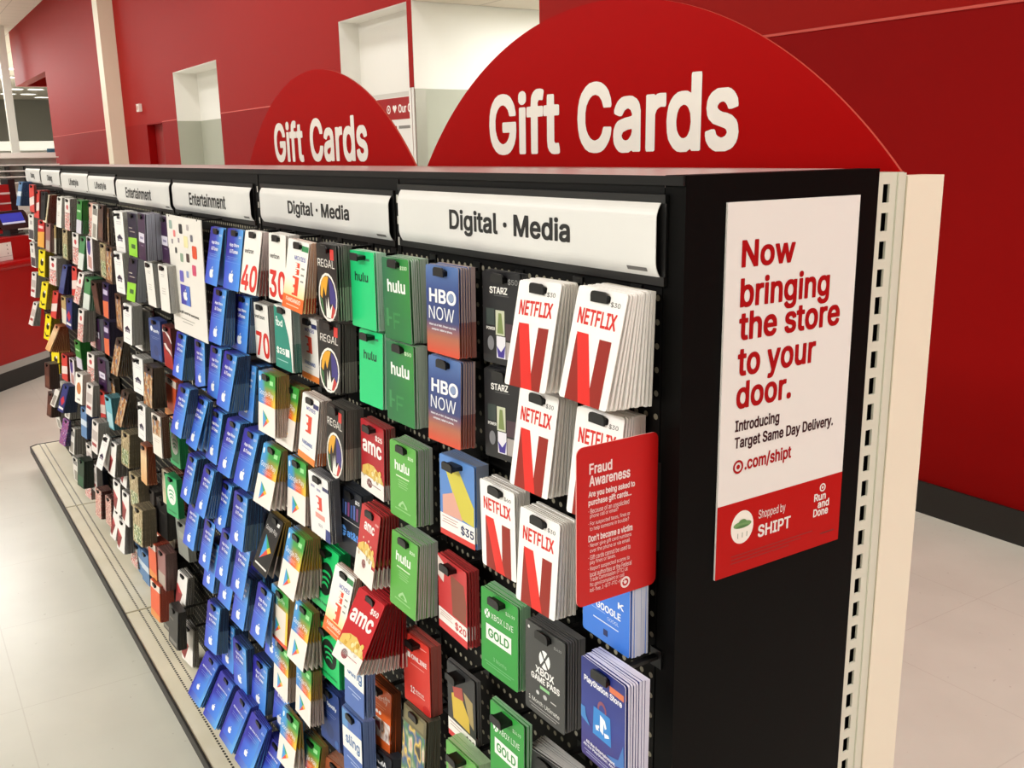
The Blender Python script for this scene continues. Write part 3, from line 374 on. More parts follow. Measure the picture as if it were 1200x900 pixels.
 '?1': '56,-5 49,4 46,20 49,36 58,47 64,52 72,53 94,53 102,51 111,42 116,34 118,20 115,4 106,-7 94,-12 72,-12 64,-11|56,68 53,78 54,100 62,130 76,145 102,164 110,173 118,190 116,200 113,206 106,213 96,219 86,220 72,213 66,208 56,180 8,179 2,182 1,190 5,216 12,234 19,242 28,250 42,260 62,266 78,268 118,266 136,259 150,250 165,234 172,216 175,194 172,164 165,148 157,138 116,104 111,92 108,68 102,66 60,66',
 '@0': '64,-28 43,-4 31,22 23,54 20,86 23,124 31,156 44,182 59,202 84,222 110,235 140,243 170,246 208,243 236,235 262,221 276,209 297,184 308,160 315,134 318,110 316,70 307,38 299,24 290,15 284,11 260,5 238,8 222,17 214,24 210,33 196,16 182,8 162,6 142,9 126,18 112,31 100,54 96,68 94,88 97,114 103,132 118,152 128,161 146,169 164,172 190,167 208,155 212,167 234,167 237,164 238,44 248,32 256,30 270,32 279,40 284,48 288,64 291,96 290,122 285,144 274,170 263,184 246,200 226,212 202,219 178,221 154,220 120,212 100,201 80,184 68,168 56,142 50,110 50,68 56,36 68,10 86,-11 100,-23 122,-34 156,-41 176,-43 200,-41 244,-30 250,-44 251,-54 228,-61 182,-68 142,-65 114,-58 95,-50 84,-44;133,48 140,40 150,35 166,32 188,37 201,48 210,74 210,112 204,128 190,141 170,146 152,144 141,138 126,120 122,106 121,86 124,66',
 '@1': '54,-37 31,-12 19,16 11,46 7,86 11,132 18,160 32,190 47,208 74,231 102,245 132,253 162,256 208,254 238,247 272,230 286,218 309,190 320,166 327,142 331,110 328,64 319,30 311,16 300,6 294,2 284,-2 268,-5 248,-5 230,-2 208,10 196,1 184,-3 154,-4 140,-2 134,-1 116,9 100,24 90,40 84,62 81,92 85,120 91,140 101,154 118,170 138,179 156,182 176,182 200,176 242,177 248,174 250,164 250,52 258,41 267,46 273,58 277,80 278,112 273,138 262,164 251,178 236,192 218,202 194,209 162,210 128,202 110,192 92,176 80,160 69,138 63,110 63,68 68,42 80,16 96,-2 110,-14 130,-24 164,-31 192,-31 236,-19 252,-19 258,-24 264,-44 265,-52 263,-60 240,-70 208,-76 188,-78 142,-76 102,-67 74,-53;145,54 158,45 172,44 183,50 189,56 194,66 198,84 197,108 192,120 180,132 166,135 152,131 146,124 138,112 134,98 134,86 137,70',
}
# ---------------------------------------------------------------- printed card faces (u to the right, v down, both 0..1)
def fit(s): return s
APPLE = [(-.02,-.36),(.06,-.44),(.2,-.5),(.36,-.46),(.46,-.36),(.36,-.22),(.33,-.05),(.38,.1),(.5,.2),(.42,.38),(.28,.52),(.16,.55),(.02,.5),(-.12,.55),(-.28,.5),(-.42,.3),(-.5,.02),(-.46,-.25),(-.34,-.42),(-.18,-.46)]
LEAF = [(-.02,-.52),(.02,-.72),(.2,-.86),(.18,-.66),(.08,-.54)]
def fruit(cu, cv, w, h, c='#f4f6fa'):
    return [('p', [(cu+x*w, cv+y*h) for x, y in APPLE], c), ('p', [(cu+x*w, cv+y*h) for x, y in LEAF], c)]
def lines(u0, v0, u1, v1, n, c, h=.35):
    d = (v1-v0)/n; return [('r', u0+(0 if i % 2 == 0 else .06*(u1-u0)), v0+i*d, u1-(0 if i % 2 == 0 else .1*(u1-u0)), v0+i*d+d*h, c) for i in range(n)]
def sphere(cu, cv, r, bg, asp=.73):
    q = r*asp
    return [('e', cu, cv, r, q, '#f4f6f4'), ('p', [(cu-r*.75, cv-q*.75), (cu-r*.5, cv-q*.95), (cu+r*.1, cv), (cu+r*.72, cv+q*.72), (cu+r*.5, cv+q*.9), (cu, cv+q*.25)], bg),
            ('p', [(cu+r*.75, cv-q*.75), (cu+r*.5, cv-q*.95), (cu-r*.1, cv), (cu-r*.72, cv+q*.72), (cu-r*.5, cv+q*.9), (cu, cv+q*.25)], bg)]
def waves(cu, cv, ru, rv, bg, fg):
    o = [('e', cu, cv, ru, rv, bg)]
    for k, (dy, s) in enumerate(((-.38, .72), (-.02, .6), (.3, .48))):
        a = [(cu+ru*s*math.cos(math.radians(t)), cv+rv*(dy+.22-.34*math.sin(math.radians(t)))) for t in range(30, 151, 15)]
        b = [(p, q+rv*.15) for p, q in reversed(a)]
        o.append(('p', a+b, fg))
    return o
def playtri(u0, v0, u1, v1):
    m = (v0+v1)/2; w = u1-u0
    return [('p', [(u0, v0), (u0+w*.5, m-.0), (u0, v1)], '#3f9fe0'), ('p', [(u0, v0), (u0+w*.72, m-(v1-v0)*.14), (u0+w*.5, m)], '#40b070'),
            ('p', [(u0+w*.72, m-(v1-v0)*.14), (u1, m), (u0+w*.72, m+(v1-v0)*.14), (u0+w*.5, m)], '#f8c430'), ('p', [(u0, v1), (u0+w*.5, m), (u0+w*.72, m+(v1-v0)*.14)], '#e8503c')]
def comb(u0, v0, u1, v1, c):   # the ticket letter of the movie cards
    h = v1-v0; w = u1-u0
    return [('p', [(u0, v0), (u1, v0), (u1, v1), (u0+w*.1, v1), (u0+w*.1, v1-h*.1), (u0+w*.45, v1-h*.12), (u0+w*.45, v1-h*.4), (u0+w*.2, v1-h*.42), (u0+w*.2, v1-h*.55), (u0+w*.45, v1-h*.57), (u0+w*.4, v0+h*.12), (u0, v0+h*.1)], c)]
def bigN():
    return [('p', [(.14, .42), (.37, .42), (.44, 1), (.13, 1)], '#96200f'), ('p', [(.62, .42), (.86, .42), (.86, 1), (.6, 1)], '#96200f'), ('p', [(.14, .4), (.385, .4), (.68, 1), (.42, 1)], '#e4281e')]
def popcorn(v0):
    o = [('p', [(.03, v0+.16), (.06, v0+.05), (.3, v0-.02), (.55, v0-.03), (.8, v0+.04), (.95, v0+.13), (.98, v0+.2), (.03, v0+.2)], '#e8c468')]
    rr = random.Random(3)
    for i in range(26):
        u = .06+.86*rr.random(); v = v0+.17*rr.random()+.02
        o.append(('e', u, v, .055, .035, rr.choice(['#f0d884', '#f6e4a8', '#d8a83c', '#ecca68'])))
    return o
def cinema(price, red):
    return [('t', 'amc', .07, .27, .9, .45, '#f6f2ee', 1), ('t', price, .64, .13, .93, .22, '#f6f2ee', 1)] + popcorn(.62) + [('p', [(0, .78), (1, .78), (1, 1), (0, 1)], '#f4f0ea'), ('e', .38, .87, .12, .065, '#b02030'), ('t', 'amc', .3, .855, .46, .885, '#f4f0ea', 1), ('r', .5, .86, .86, .872, '#c04850')]
def house(cu, cv, w, h, c='#231a3a'):
    return [('p', [(cu-w, cv), (cu, cv-h), (cu+w, cv), (cu+w*.75, cv), (cu+w*.75, cv+h*.8), (cu-w*.75, cv+h*.8), (cu-w*.75, cv)], c)]
WH = '#f7f3ec'
ART = {   # kind: (width, height, base, edge, ops)
 'nflx': (.080, .121, '#fcfaf6', '#f0ebe2', bigN()+[('t', 'NETFLIX', .1, .185, .88, .325, '#d8281e', 1), ('t', '$30', .71, .085, .9, .135, '#30302e', 0)]),
 'nflx60': (.080, .121, '#fcfaf6', '#e6e2dc', bigN()+[('t', 'NETFLIX', .1, .185, .88, .325, '#d8281e', 1), ('t', '$60', .71, .085, .9, .135, '#30302e', 0)]),
 'starz': (.084, .116, '#17171a', '#4a4a4c', [('t', 'STARZ', .2, .16, .68, .235, '#f0eee8', 1), ('t', '$50', .7, .06, .95, .13, '#9a9a98', 0), ('r', .32, .25, .72, .256, '#6a6a6a'), ('r', .1, .4, .33, .58, '#34403c'), ('t', 'POWER', .1, .6, .34, .635, '#e8e6e0', 1), ('r', .36, .41, .6, .68, '#c8ccb0'), ('p', [(.4, .66), (.44, .44), (.52, .44), (.57, .66)], '#7a8a50'), ('e', .22, .78, .09, .08, '#7c7c80'), ('r', .38, .69, .62, .93, '#e4e2ea'), ('p', [(.38, .8), (.5, .86), (.62, .78), (.58, .92), (.42, .92)], '#3c2c90'), ('r', .63, .54, .95, .72, '#4a343c'), ('r', .64, .74, .96, .93, '#a8a09c')]),
 'xgold': (.086, .118, '#2f9a3c', '#9cc8a4', sphere(.17, .29, .075, '#2f9a3c')+[('t', 'XBOX LIVE', .28, .255, .88, .325, '#f0f6ee', 0), ('t', '$24.99', .68, .125, .92, .175, '#d8f0d8', 0), ('r', .14, .41, .83, .6, '#f2f6f0'), ('t', 'GOLD', .2, .45, .77, .56, '#2a8a38', 1), ('t', '3 Months', .34, .78, .7, .825, '#8ccc94', 0)]+lines(.1, .87, .9, .93, 2, '#6cb878')),
 'xpass': (.086, .118, '#3d3e3d', '#626262', sphere(.5, .33, .14, '#3d3e3d')+[('t', 'XBOX', .27, .44, .74, .525, '#f2f2f0', 1), ('t', 'GAME PASS', .16, .54, .88, .61, '#f2f2f0', 1), ('r', .39, .64, .63, .675, '#8cc88c'), ('e', .33, .74, .04, .022, '#d0d0d0'), ('e', .52, .74, .05, .026, '#c0c0c0'), ('r', .66, .735, .8, .748, '#c8c8c8'), ('t', '1 Month Ultimate', .1, .82, .88, .87, '#ecece8', 0), ('t', '$14.99', .74, .1, .92, .135, '#b0b0b0', 0), ('e', .1, .06, .025, .018, '#e8e8e8')]+lines(.12, .9, .88, .96, 2, '#a0a0a0')),
 'psn': (.086, .118, 'psn', '#c8c8d8', [('t', 'PlayStation Store', .07, .17, .93, .245, '#f2f2f8', 1), ('r', .66, .1, .97, .16, '#d8744c'), ('e', .49, .4, .1, .08, '#8a4a5c'), ('e', .49, .41, .07, .055, '#2c3c8c'), ('p', [(.3, .42), (.68, .42), (.7, .7), (.28, .7)], '#2f86d2'), ('p', [(.45, .46), (.56, .485), (.6, .55), (.56, .57), (.53, .52), (.52, .64), (.45, .62)], '#f4f6fa'), ('p', [(.34, .6), (.43, .575), (.43, .6), (.4, .615), (.43, .63), (.36, .64)], '#f4f6fa'), ('p', [(.54, .61), (.64, .6), (.66, .625), (.56, .655)], '#f4f6fa'), ('p', [(0, .5), (.1, .5), (.12, .58), (.22, .66), (.1, .64), (0, .62)], '#3f84c8'), ('p', [(.6, .8), (.86, .76), (.97, .58), (.99, .8), (.8, .84)], '#3f74bc'), ('t', 'All the Entertainment.', .12, .815, .8, .85, '#e8e8f4', 1), ('t', 'All the PlayStation. Anytime.', .06, .86, .92, .895, '#e8e8f4', 1)]+lines(.08, .92, .9, .97, 2, '#a0a4d0')),
 'goog': (.086, .118, '#3f7ee0', '#c0c4d4', [('t', 'K', .76, .49, .88, .555, '#f2f6fc', 1), ('t', 'GOOGLE', .3, .6, .82, .675, '#f2f6fc', 1), ('t', 'GOOGL', .54, .71, .78, .745, '#d0e0fa', 0), ('r', .2, .69, .5, .695, '#b8d0f4'), ('r', .24, .785, .78, .797, '#d8e6fa'), ('r', .46, .86, .55, .925, '#1c2860')]),
 'hulub': (.086, .118, '#20d07e', '#c4ecd6', [('t', 'hulu', .19, .27, .74, .39, '#0c3c28', 1), ('r', .62, .085, .82, .115, '#2a7c54')]),
 'hulud': (.086, .118, 'hulud', '#b4c8ba', [('t', 'hulu', .18, .26, .84, .415, '#f2f6f0', 1), ('t', '$50', .68, .08, .93, .135, '#d4ecc8', 1), ('r', .1, .62, .18, .84, '#3a8f52'), ('r', .1, .72, .3, .75, '#3a8f52'), ('r', .36, .66, .4, .86, '#348c4a'), ('r', .36, .66, .62, .69, '#348c4a'), ('r', .36, .75, .58, .78, '#348c4a')]),
 'hulul': (.086, .118, '#5eae48', '#b2bab2', [('t', 'hulu', .19, .24, .75, .37, '#f2f8ee', 1), ('t', '$25', .7, .12, .9, .17, '#dcf0d4', 1), ('r', .24, .43, .74, .447, '#dcf0d0')]+lines(.32, .48, .7, .6, 4, '#94cc84')+[('p', [(.36, .8), (.5, .74), (.64, .8), (.68, .84), (.32, .84)], '#a8d898'), ('p', [(.42, .81), (.5, .78), (.58, .81), (.58, .835), (.42, .835)], '#5eae48'), ('r', .2, .87, .8, .885, '#94cc84')]),
 'amc25': (.086, .118, '#b4222c', '#8c5a54', cinema('$25', 0)), 'amc': (.086, .118, '#c43034', '#8a3c38', [('t', 'amc', .24, .2, .78, .31, '#f6f2ee', 1), ('r', .78, .13, .95, .16, '#e0a09c')]+popcorn(.5)+[('p', [(.0, .62), (.85, .64), (.85, .74), (1, .74), (1, 1), (0, 1)], '#f2ece4'), ('e', .45, .76, .11, .06, '#b02838')]+[('e', .3+.14*i, .42+.05*(i % 2), .025, .016, '#f0e4d0') for i in range(4)]),
 'amc50': (.086, .118, '#c8141e', '#6a2020', cinema('$50', 1)),
 'hbo': (.086, .118, 'hbo', '#b8a4a4', [('t', 'HBO', .1, .26, .92, .42, '#f4f4f6', 1), ('e', .765, .34, .085, .045, '#8a9cc0'), ('t', 'NOW', .08, .46, .86, .61, '#f0f2f6', 0), ('t', 'Watch all of HBO. Stream any time', .08, .66, .9, .69, '#e8e8f0', 1), ('t', 'computer, tablet or phone.', .16, .71, .8, .74, '#e8e8f0', 1)]),
 'gblue': (.086, .118, '#5c8cd0', '#8a94a8', [('p', [(.12, .1), (.5, .06), (.98, .5), (.98, .73), (.6, .7)], '#d4c84c'), ('p', [(.08, .5), (.4, .42), (.66, .72), (.08, .73)], '#e0a898'), ('r', 0, .73, 1, .93, '#f6f4ee'), ('t', '$35', .6, .77, .97, .9, '#28305c', 1), ('r', 0, .93, 1, 1, '#d83a34')]+lines(.06, .76, .52, .86, 3, '#c8a0a0')),
 'gred': (.086, .118, '#cc3a3c', '#a83c3c', [('p', [(.45, .18), (.9, .2), (.98, .45), (.95, .7), (.5, .7)], '#8a4a38'), ('p', [(0, .03), (.25, .1), (.2, .35), (0, .3)], '#e8d8d0'), ('r', 0, .72, 1, .9, '#f6f0ea'), ('t', '$20', .58, .75, .97, .87, '#c83434', 1), ('r', 0, .9, 1, 1, '#d83a3c')]+lines(.06, .75, .5, .84, 3, '#d0a8a0')),
 'online': (.086, .118, '#dc3a2e', '#b06058', [('r', .11, .26, .27, .34, '#f8f0ec'), ('t', 'ONLINE', .31, .265, .9, .335, '#f8f0ec', 1), ('t', '12', .25, .735, .41, .83, '#f8f0ec', 1), ('t', 'MONTHS', .44, .75, .76, .785, '#f4dcd4', 1), ('r', .28, .4, .8, .41, '#f0b0a8'), ('r', .44, .8, .8, .812, '#f0c8c0'), ('e', .84, .95, .13, .07, '#c81c1c'), ('r', .5, .09, .9, .1, '#f0b8b0')]),
 'gblack': (.086, .118, '#303132', '#6c6c6c', [('p', [(.15, .4), (.45, .3), (.78, .55), (.8, .74), (.2, .72)], '#d8b840'), ('p', [(.2, .3), (.55, .22), (.6, .38), (.25, .42)], '#b04840'), ('p', [(.6, .25), (.92, .3), (.95, .65), (.8, .6)], '#a89460'), ('r', 0, .76, 1, .93, '#f2eee6'), ('t', '$50', .66, .8, .97, .91, '#3a3430', 1), ('r', 0, .93, 1, 1, '#d03434')]+lines(.06, .79, .5, .87, 2, '#c0a8a0')),
 'ggreen': (.086, .118, '#64ac50', '#a8c8a0', [('p', [(.05, .2), (.4, .1), (.9, .3), (.95, .6), (.1, .5)], '#8a8a70')]),
 'sfly': (.086, .118, '#e06428', '#6a3418', [('t', 'Shutterfly', .14, .13, .86, .24, '#f8dcc8', 0), ('t', '$25', .76, .1, .94, .15, '#f8dcc8', 1), ('e', .46, .42, .05, .03, '#fbeee4'), ('e', .58, .42, .05, .03, '#fbeee4'), ('r', .02, .5, .98, .8, 'famphoto')]+lines(.14, .29, .8, .37, 2, '#ee9868')),
 'sims': (.086, .118, '#6a6244', '#58584c', [('r', .02, .24, .97, 1, 'photoc'), ('r', .08, .05, .9, .2, '#847a54')]),
 'karma': (.086, .118, '#22252c', '#3c4048', [('t', 'KARMA', .14, .12, .78, .2, '#f2f2f2', 1), ('e', .46, .42, .26, .16, '#f0f0f0'), ('e', .46, .42, .17, .1, '#22252c'), ('r', .1, .7, .9, .98, '#2c4478')]),
 'sling': (.086, .118, '#4a6cb4', '#6c84b8', [('r', 0, .03, .3, .28, '#5c94cc'), ('p', [(0, .3), (1, .27), (1, .63), (0, .63)], '#f2f2ee'), ('t', 'sling', .16, .36, .9, .56, '#3a6ca4', 1), ('r', .2, .72, .85, .735, '#b8c8e8'), ('r', .4, .77, .75, .785, '#b8c8e8')]),
 'fandA': (.086, .118, 'fandA', '#b89078', [('t', 'MOVIES', .38, .21, .9, .275, '#7078b8', 1), ('r', .68, .05, .99, .13, '#3a8c54')]+comb(.46, .31, .66, .38, '#ee4c28')+comb(.46, .4, .66, .48, '#ee4c28')+comb(.38, .51, .68, .78, '#ee4c28')+[('p', [(0, .8), (1, .8), (1, 1), (0, 1)], '#f4702c'), ('t', 'FANDANGO', .16, .83, .86, .89, '#fbe4d0', 1), ('r', .2, .93, .8, .945, '#f8c8a8')]+[('r', .76, .36+.09*i, .9, .385+.09*i, '#9a9a92') for i in range(3)]),
 'fandB': (.086, .118, '#f8f4ee', '#b8a8a0', [('t', 'MOVIES', .3, .17, .82, .225, '#5c64a8', 1), ('r', .68, .08, .98, .15, '#34386c')]+comb(.3, .3, .66, .56, '#e04830')+[('t', 'FANDANGO', .2, .7, .8, .76, '#4a6cb0', 1), ('r', .2, .8, .66, .81, '#b8c0d8'), ('r', 0, .9, 1, 1, '#f08838')]),
 'fandC': (.086, .118, '#f4f2f0', '#5c5c60', [('r', .7, .14, 1, .2, '#2c3060'), ('r', .1, .2, .3, .24, '#a8a8c0'), ('r', .4, .22, .6, .26, '#a8a8c0')]+comb(.36, .34, .64, .56, '#e04434')+[('r', .28, .62, .76, .7, '#e8a094'), ('t', '$25', .42, .78, .62, .83, '#606078', 0), ('p', [(.78, .8), (1, .8), (1, 1), (.74, 1)], '#2c3c80')]),
 'regal': (.086, .118, '#16120f', '#5c5a56', [('t', 'REGAL', .05, .2, .9, .31, '#f2eee6', 0), ('r', .7, .06, .88, .2, '#d83a34'), ('e', .5, .71, .47, .33, '#f4f0e8'), ('e', .5, .71, .42, .295, '#16120f'),
     ('p', [(.12, .7), (.16, .54), (.3, .45), (.5, .42), (.56, .44), (.4, .7), (.3, .58), (.22, .74)], '#e8a828'), ('p', [(.58, .44), (.74, .49), (.88, .62), (.91, .74), (.84, .86), (.74, .78), (.62, .8)], '#3c3480'), ('p', [(.1, .72), (.22, .76), (.3, .98), (.2, .9)], '#3c7840'), ('p', [(.74, .8), (.86, .86), (.72, .98), (.6, .99)], '#c83a34'), ('p', [(.4, .72), (.46, .88), (.52, .7), (.6, .88), (.74, .78), (.62, .99), (.4, .99)], '#f2eee6')]),
 'teal': (.086, .118, '#f2efe8', '#7c8c88', [('p', [(0, .02), (.35, .06), (.6, .2), (.8, .45), (.9, .7), (.95, 1), (0, 1)], '#0e8a78'), ('e', .14, .2, .035, .02, '#f2f2ea'), ('t', 'tbd', .08, .22, .48, .33, '#eaf2ee', 1), ('t', '$25', .08, .66, .56, .78, '#f4f6f2', 1), ('r', .6, .66, .82, .78, '#f4f6f2'), ('r', .1, .86, .72, .875, '#b0d8d0')]),
 'goog1': (.086, .118, 'goog', '#8a6c40', [('r', 0, .52, 1, 1, '#f6ede4'), ('t', 'Google Play', .06, .29, .9, .4, '#f2f8fa', 0), ('r', .68, .1, .88, .17, '#a4e8a0'), ('e', .1, .12, .05, .05, '#e8f4fa')]+lines(.2, .425, .72, .49, 3, '#f4dccc', .22)+playtri(.28, .62, .66, .92)),
 'gdark': (.086, .118, '#1c1b1a', '#a08440', [('t', 'Google Play', .1, .2, .86, .3, '#eceae6', 0), ('r', .7, .07, .86, .13, '#e8e8e4')]+playtri(.26, .36, .84, .8)+[('r', .1, .88, .9, .91, '#f0ece4')]),
 'gwhite': (.086, .118, 'goog', '#c8a870', [('r', 0, .4, 1, 1, '#e05030'), ('r', .88, .3, 1, .92, '#f4d048'), ('r', .04, .32, .88, .93, '#f0e6d8'), ('t', 'Google Play', .2, .12, .8, .22, '#d8ecd0', 0)]+playtri(.3, .55, .62, .85)),
 'att': (.086, .118, '#1a1e28', '#44484e', [('r', .14+.13*i, .2+.02*(i % 2), .22+.13*i, .42, ('#3c5a9a', '#5a70b8', '#8a4a78')[i % 3]) for i in range(6)]+[('t', '$25', .74, .1, .93, .17, '#f0f0f0', 1), ('r', 0, .485, 1, .495, '#c8c8c8'), ('e', .22, .68, .13, .085, '#5c9cec'), ('r', .1, .66, .34, .675, '#1a1e28'), ('r', .1, .7, .34, .712, '#1a1e28'), ('t', 'at&t', .4, .62, .9, .74, '#5c9cec', 1)]),
 'spot': (.086, .118, '#20d070', '#168a4c', waves(.52, .5, .36, .26, '#142018', '#20d070')+[('t', 'Spotify Premium', .1, .87, .88, .92, '#0e5c34', 1), ('p', [(0, .05), (.2, .12), (.3, .02), (.36, .02), (.22, .2), (0, .14)], '#129a50')]),
 'spotw': (.086, .118, '#2ca862', '#1c6c40', waves(.5, .46, .36, .26, '#eef4ea', '#5ab080')+[('t', 'Spotify Premium', .14, .87, .84, .915, '#16603a', 1)]),
 'spblue': (.086, .118, '#2a4484', '#38447c', [('e', .22, .24, .1, .065, '#eef2f8'), ('t', 'Spotify', .36, .24, .86, .33, '#eef2f8', 1), ('r', .16, .43, .84, .437, '#90a0cc'), ('r', .24, .47, .76, .477, '#90a0cc'), ('e', .5, .76, .2, .13, '#223a74'), ('e', .84, .9, .1, .07, '#3a64a8')]),
 'orsl': (.086, .118, '#a85c38', '#c09078', [('r', .2, .3, .8, .5, '#c8886a')]),
 'apple': (.086, .118, 'apple', '#2c3c58', [('t', 'App Store', .2, .235, .8, .3, '#eef0fa', 1), ('t', '& iTunes', .24, .335, .76, .4, '#eef0fa', 1), ('t', '$25', .74, .1, .92, .15, '#c8d4f4', 1), ('r', .12, .465, .8, .47, '#9cb0ea'), ('r', .18, .495, .72, .5, '#9cb0ea'), ('r', 0, .548, 1, .552, '#8cb4f0')]+fruit(.47, .8, .3, .15)),
 'appleb': (.086, .118, 'appleb', '#2c2c80', [('t', 'App Store & iTunes', .14, .25, .88, .29, '#e4e8f8', 1), ('t', '$50', .78, .12, .94, .16, '#b8c8f0', 1), ('p', [(.1, .3), (.84, .3), (.84, .86), (.1, .86)], 'apple')]+lines(.2, .36, .76, .44, 2, '#90a8e8', .15)+fruit(.42, .7, .2, .1)),
 'vz40': (.086, .118, '#f6f3ec', '#b8a4a0', [('t', 'verizon', .08, .29, .62, .36, '#2c2a28', 1), ('t', '40', .03, .54, .97, .96, '#e0362c', 1)]),
 'vz30': (.086, .118, '#f6f3ec', '#b8b4ae', [('t', 'verizon', .08, .3, .64, .37, '#2c2a28', 1), ('t', '30', .04, .54, 1, .96, '#d82c20', 1)]),
 'vz70': (.086, .118, '#f4f1ea', '#b8b4ae', [('t', 'verizon', .06, .2, .76, .27, '#2c2a28', 1), ('t', '70', .08, .5, .98, .95, '#d82c20', 1)]),
 'lws': (.086, .118, '#f4f2ee', '#8c8a84', house(.5, .14, .2, .05)+house(.48, .64, .34, .1)+[('r', .3, .66, .66, .68, '#d8d4dc'), ('r', .3, .7, .66, .72, '#d8d4dc')]+lines(.22, .24, .8, .34, 2, '#b8b8c0', .2)+[('r', .3, .86, .8, .87, '#a8a8b0')]),
 'pgrn': (.086, .118, '#241a34', '#8e9296', [('p', [(0, .58), (1, .56), (1, 1), (0, 1)], '#98da38'), ('r', .32, .72, .78, .82, '#3c6430'), ('r', .14, .34, .5, .36, '#c8c0b0'), ('r', .2, .42, .8, .44, '#a89c94')]),
 'purp': (.086, .118, '#36163f', '#8c8e98', [('p', [(.12, .42), (.86, .42), (.86, .62), (.12, .62)], '#dcd8e6'), ('r', .28, .5, .7, .55, '#8c84a8'), ('r', .4, .68, .74, .7, '#8c7898')]),
 'wpl': (.086, .118, '#f0ede6', '#a4a29c', lines(.3, .2, .66, .28, 2, '#b4b2ac', .3)+lines(.26, .5, .66, .66, 3, '#c4c0b8', .3)),
 'redt': (.086, .118, '#6c1418', '#5c3430', [('p', [(0, .12), (.3, .1), (.8, .2), (1, .34), (1, .38), (.7, .26), (.3, .15), (0, .17)], '#e8e0dc'), ('p', [(0, .52), (.4, .6), (1, .7), (1, 1), (0, 1)], '#a82824'), ('p', [(.05, .45), (.3, .42), (.5, .5), (.8, .54), (.95, .68), (.6, .6), (.3, .56)], '#e8dcd4')]),
 'phot': (.086, .118, '#3c3024', '#4a4236', [('r', .04, .2, .96, .98, 'photo')]), 'photw': (.086, .118, '#ece4d8', '#5a3c2c', [('r', .05, .1, .95, .5, 'photo')]+lines(.15, .6, .8, .7, 2, '#b0a494', .2)),
 'oran': (.086, .118, '#e86238', '#904030', [('r', 0, .03, 1, .2, '#eee2d4'), ('p', [(0, .8), (1, .84), (1, 1), (0, 1)], '#e8944c')]),
 'copp': (.086, .118, 'copper', '#6a2c10', []), 'crem': (.086, .118, '#e8dcc0', '#5c2418', [('r', .1, .5, .9, .9, '#dccca4')]), 'grey': (.086, .118, '#8e9088', '#7c7e78', [('r', .2, .3, .8, .5, '#a4a69c')]),
 'blkw': (.086, .118, '#4a4440', '#3a3634', [('r', .02, .4, .98, .98, '#e6e0e0')]+lines(.14, .52, .86, .7, 3, '#c4bcc0', .2)), 'blk': (.086, .118, '#201e1d', '#34322e', [('r', .2, .3, .8, .34, '#484440')]),
 'delt': (.086, .118, '#f4f0ea', '#54504a', [('p', [(.0, .34), (.62, .52), (.3, .95), (0, .86)], '#8a2c2c'), ('p', [(.02, .33), (.62, .52), (.2, .56)], '#c8484a')]),
 'dgry': (.086, .118, '#3f3e3b', '#2c2b29', [('r', .1, .3, .5, .34, '#787068'), ('r', .1, .84, .9, .94, '#8a8880')]), 'pinkb': (.086, .118, '#9a6a66', '#5a4440', [('r', .1, .6, .9, .95, '#b4a89c')]),
 'brn': (.086, .118, '#4e3228', '#3a2c26', [('r', .1, .5, .9, .9, '#6a4434')]), 'brno': (.086, .118, '#5e3c24', '#68605a', [('r', .1, .12, .9, .92, 'photo')]), 'pinkw': (.086, .118, '#e8b8a8', '#7c706c', [('r', 0, .4, 1, 1, 'redpat')]),
 'wgr': (.086, .118, '#eae6de', '#6c6860', [('r', .1, .1, .9, .3, '#8a8680'), ('r', .2, .55, .8, .95, '#9c968c')]), 'grn': (.086, .118, '#3c8c3a', '#1c5a20', [('r', 0, .6, 1, 1, '#d4d0dc'), ('r', .1, .3, .8, .36, '#b8dcb0')]),
 'wred': (.086, .118, '#efe9e2', '#6e6862', [('r', .02, .45, .98, 1, 'redpat'), ('e', .5, .28, .2, .08, '#c8484a')]), 'redw': (.086, .118, '#d84840', '#6c2420', [('p', [(0, .5), (1, .4), (1, .7), (0, .8)], '#f0dcd4')]), 'blue': (.086, .118, '#5e86b4', '#2c3c5c', [('r', 0, .4, 1, .6, '#d0dce8')]),
 'wpic': (.086, .118, '#ebe7e0', '#84807a', [('r', .05, .6, .95, .95, '#50484c'), ('r', .3, .25, .7, .4, '#b0a8a4')]), 'redy': (.086, .118, '#cc2c28', '#7c3028', [('p', [(0, .45), (1, .4), (1, 1), (0, 1)], '#e8a848'), ('r', .1, .2, .8, .3, '#f0c8c0')]), 'tanw': (.086, .118, '#c0a470', '#3c362c', [('r', 0, .45, 1, 1, '#e4decc')]),
 'tang': (.086, .118, 'tanpat', '#5c5444', [('r', .1, .5, .9, .95, 'greenpat')]), 'grnw': (.086, .118, '#4c8c58', '#345c40', [('r', 0, .5, 1, 1, '#dce4dc')]), 'purw': (.086, .118, '#ece4e4', '#6c6058', [('e', .4, .3, .3, .25, '#4c3c84'), ('p', [(.2, .55), (.8, .6), (.8, .95), (.2, .9)], '#c89890')]),
 'yel': (.086, .118, '#f4dc1c', '#5c4c14', [('e', .55, .46, .24, .13, '#1c1a10'), ('p', [(.15, .7), (.4, .82), (.8, .78), (.85, .84), (.4, .9), (.12, .76)], '#1c1a10'), ('r', .55, .3, .75, .4, '#f4f0d8')]),
 'navy': (.086, .118, '#34407c', '#16162c', [('r', .1, .2, .9, .8, '#4c588c')]), 'navo': (.086, .118, '#221a4c', '#2a2434', [('p', [(0, .55), (.9, .5), (.9, 1), (.1, 1)], '#e07048'), ('r', .1, .2, .8, .34, '#c8c0dc')]),
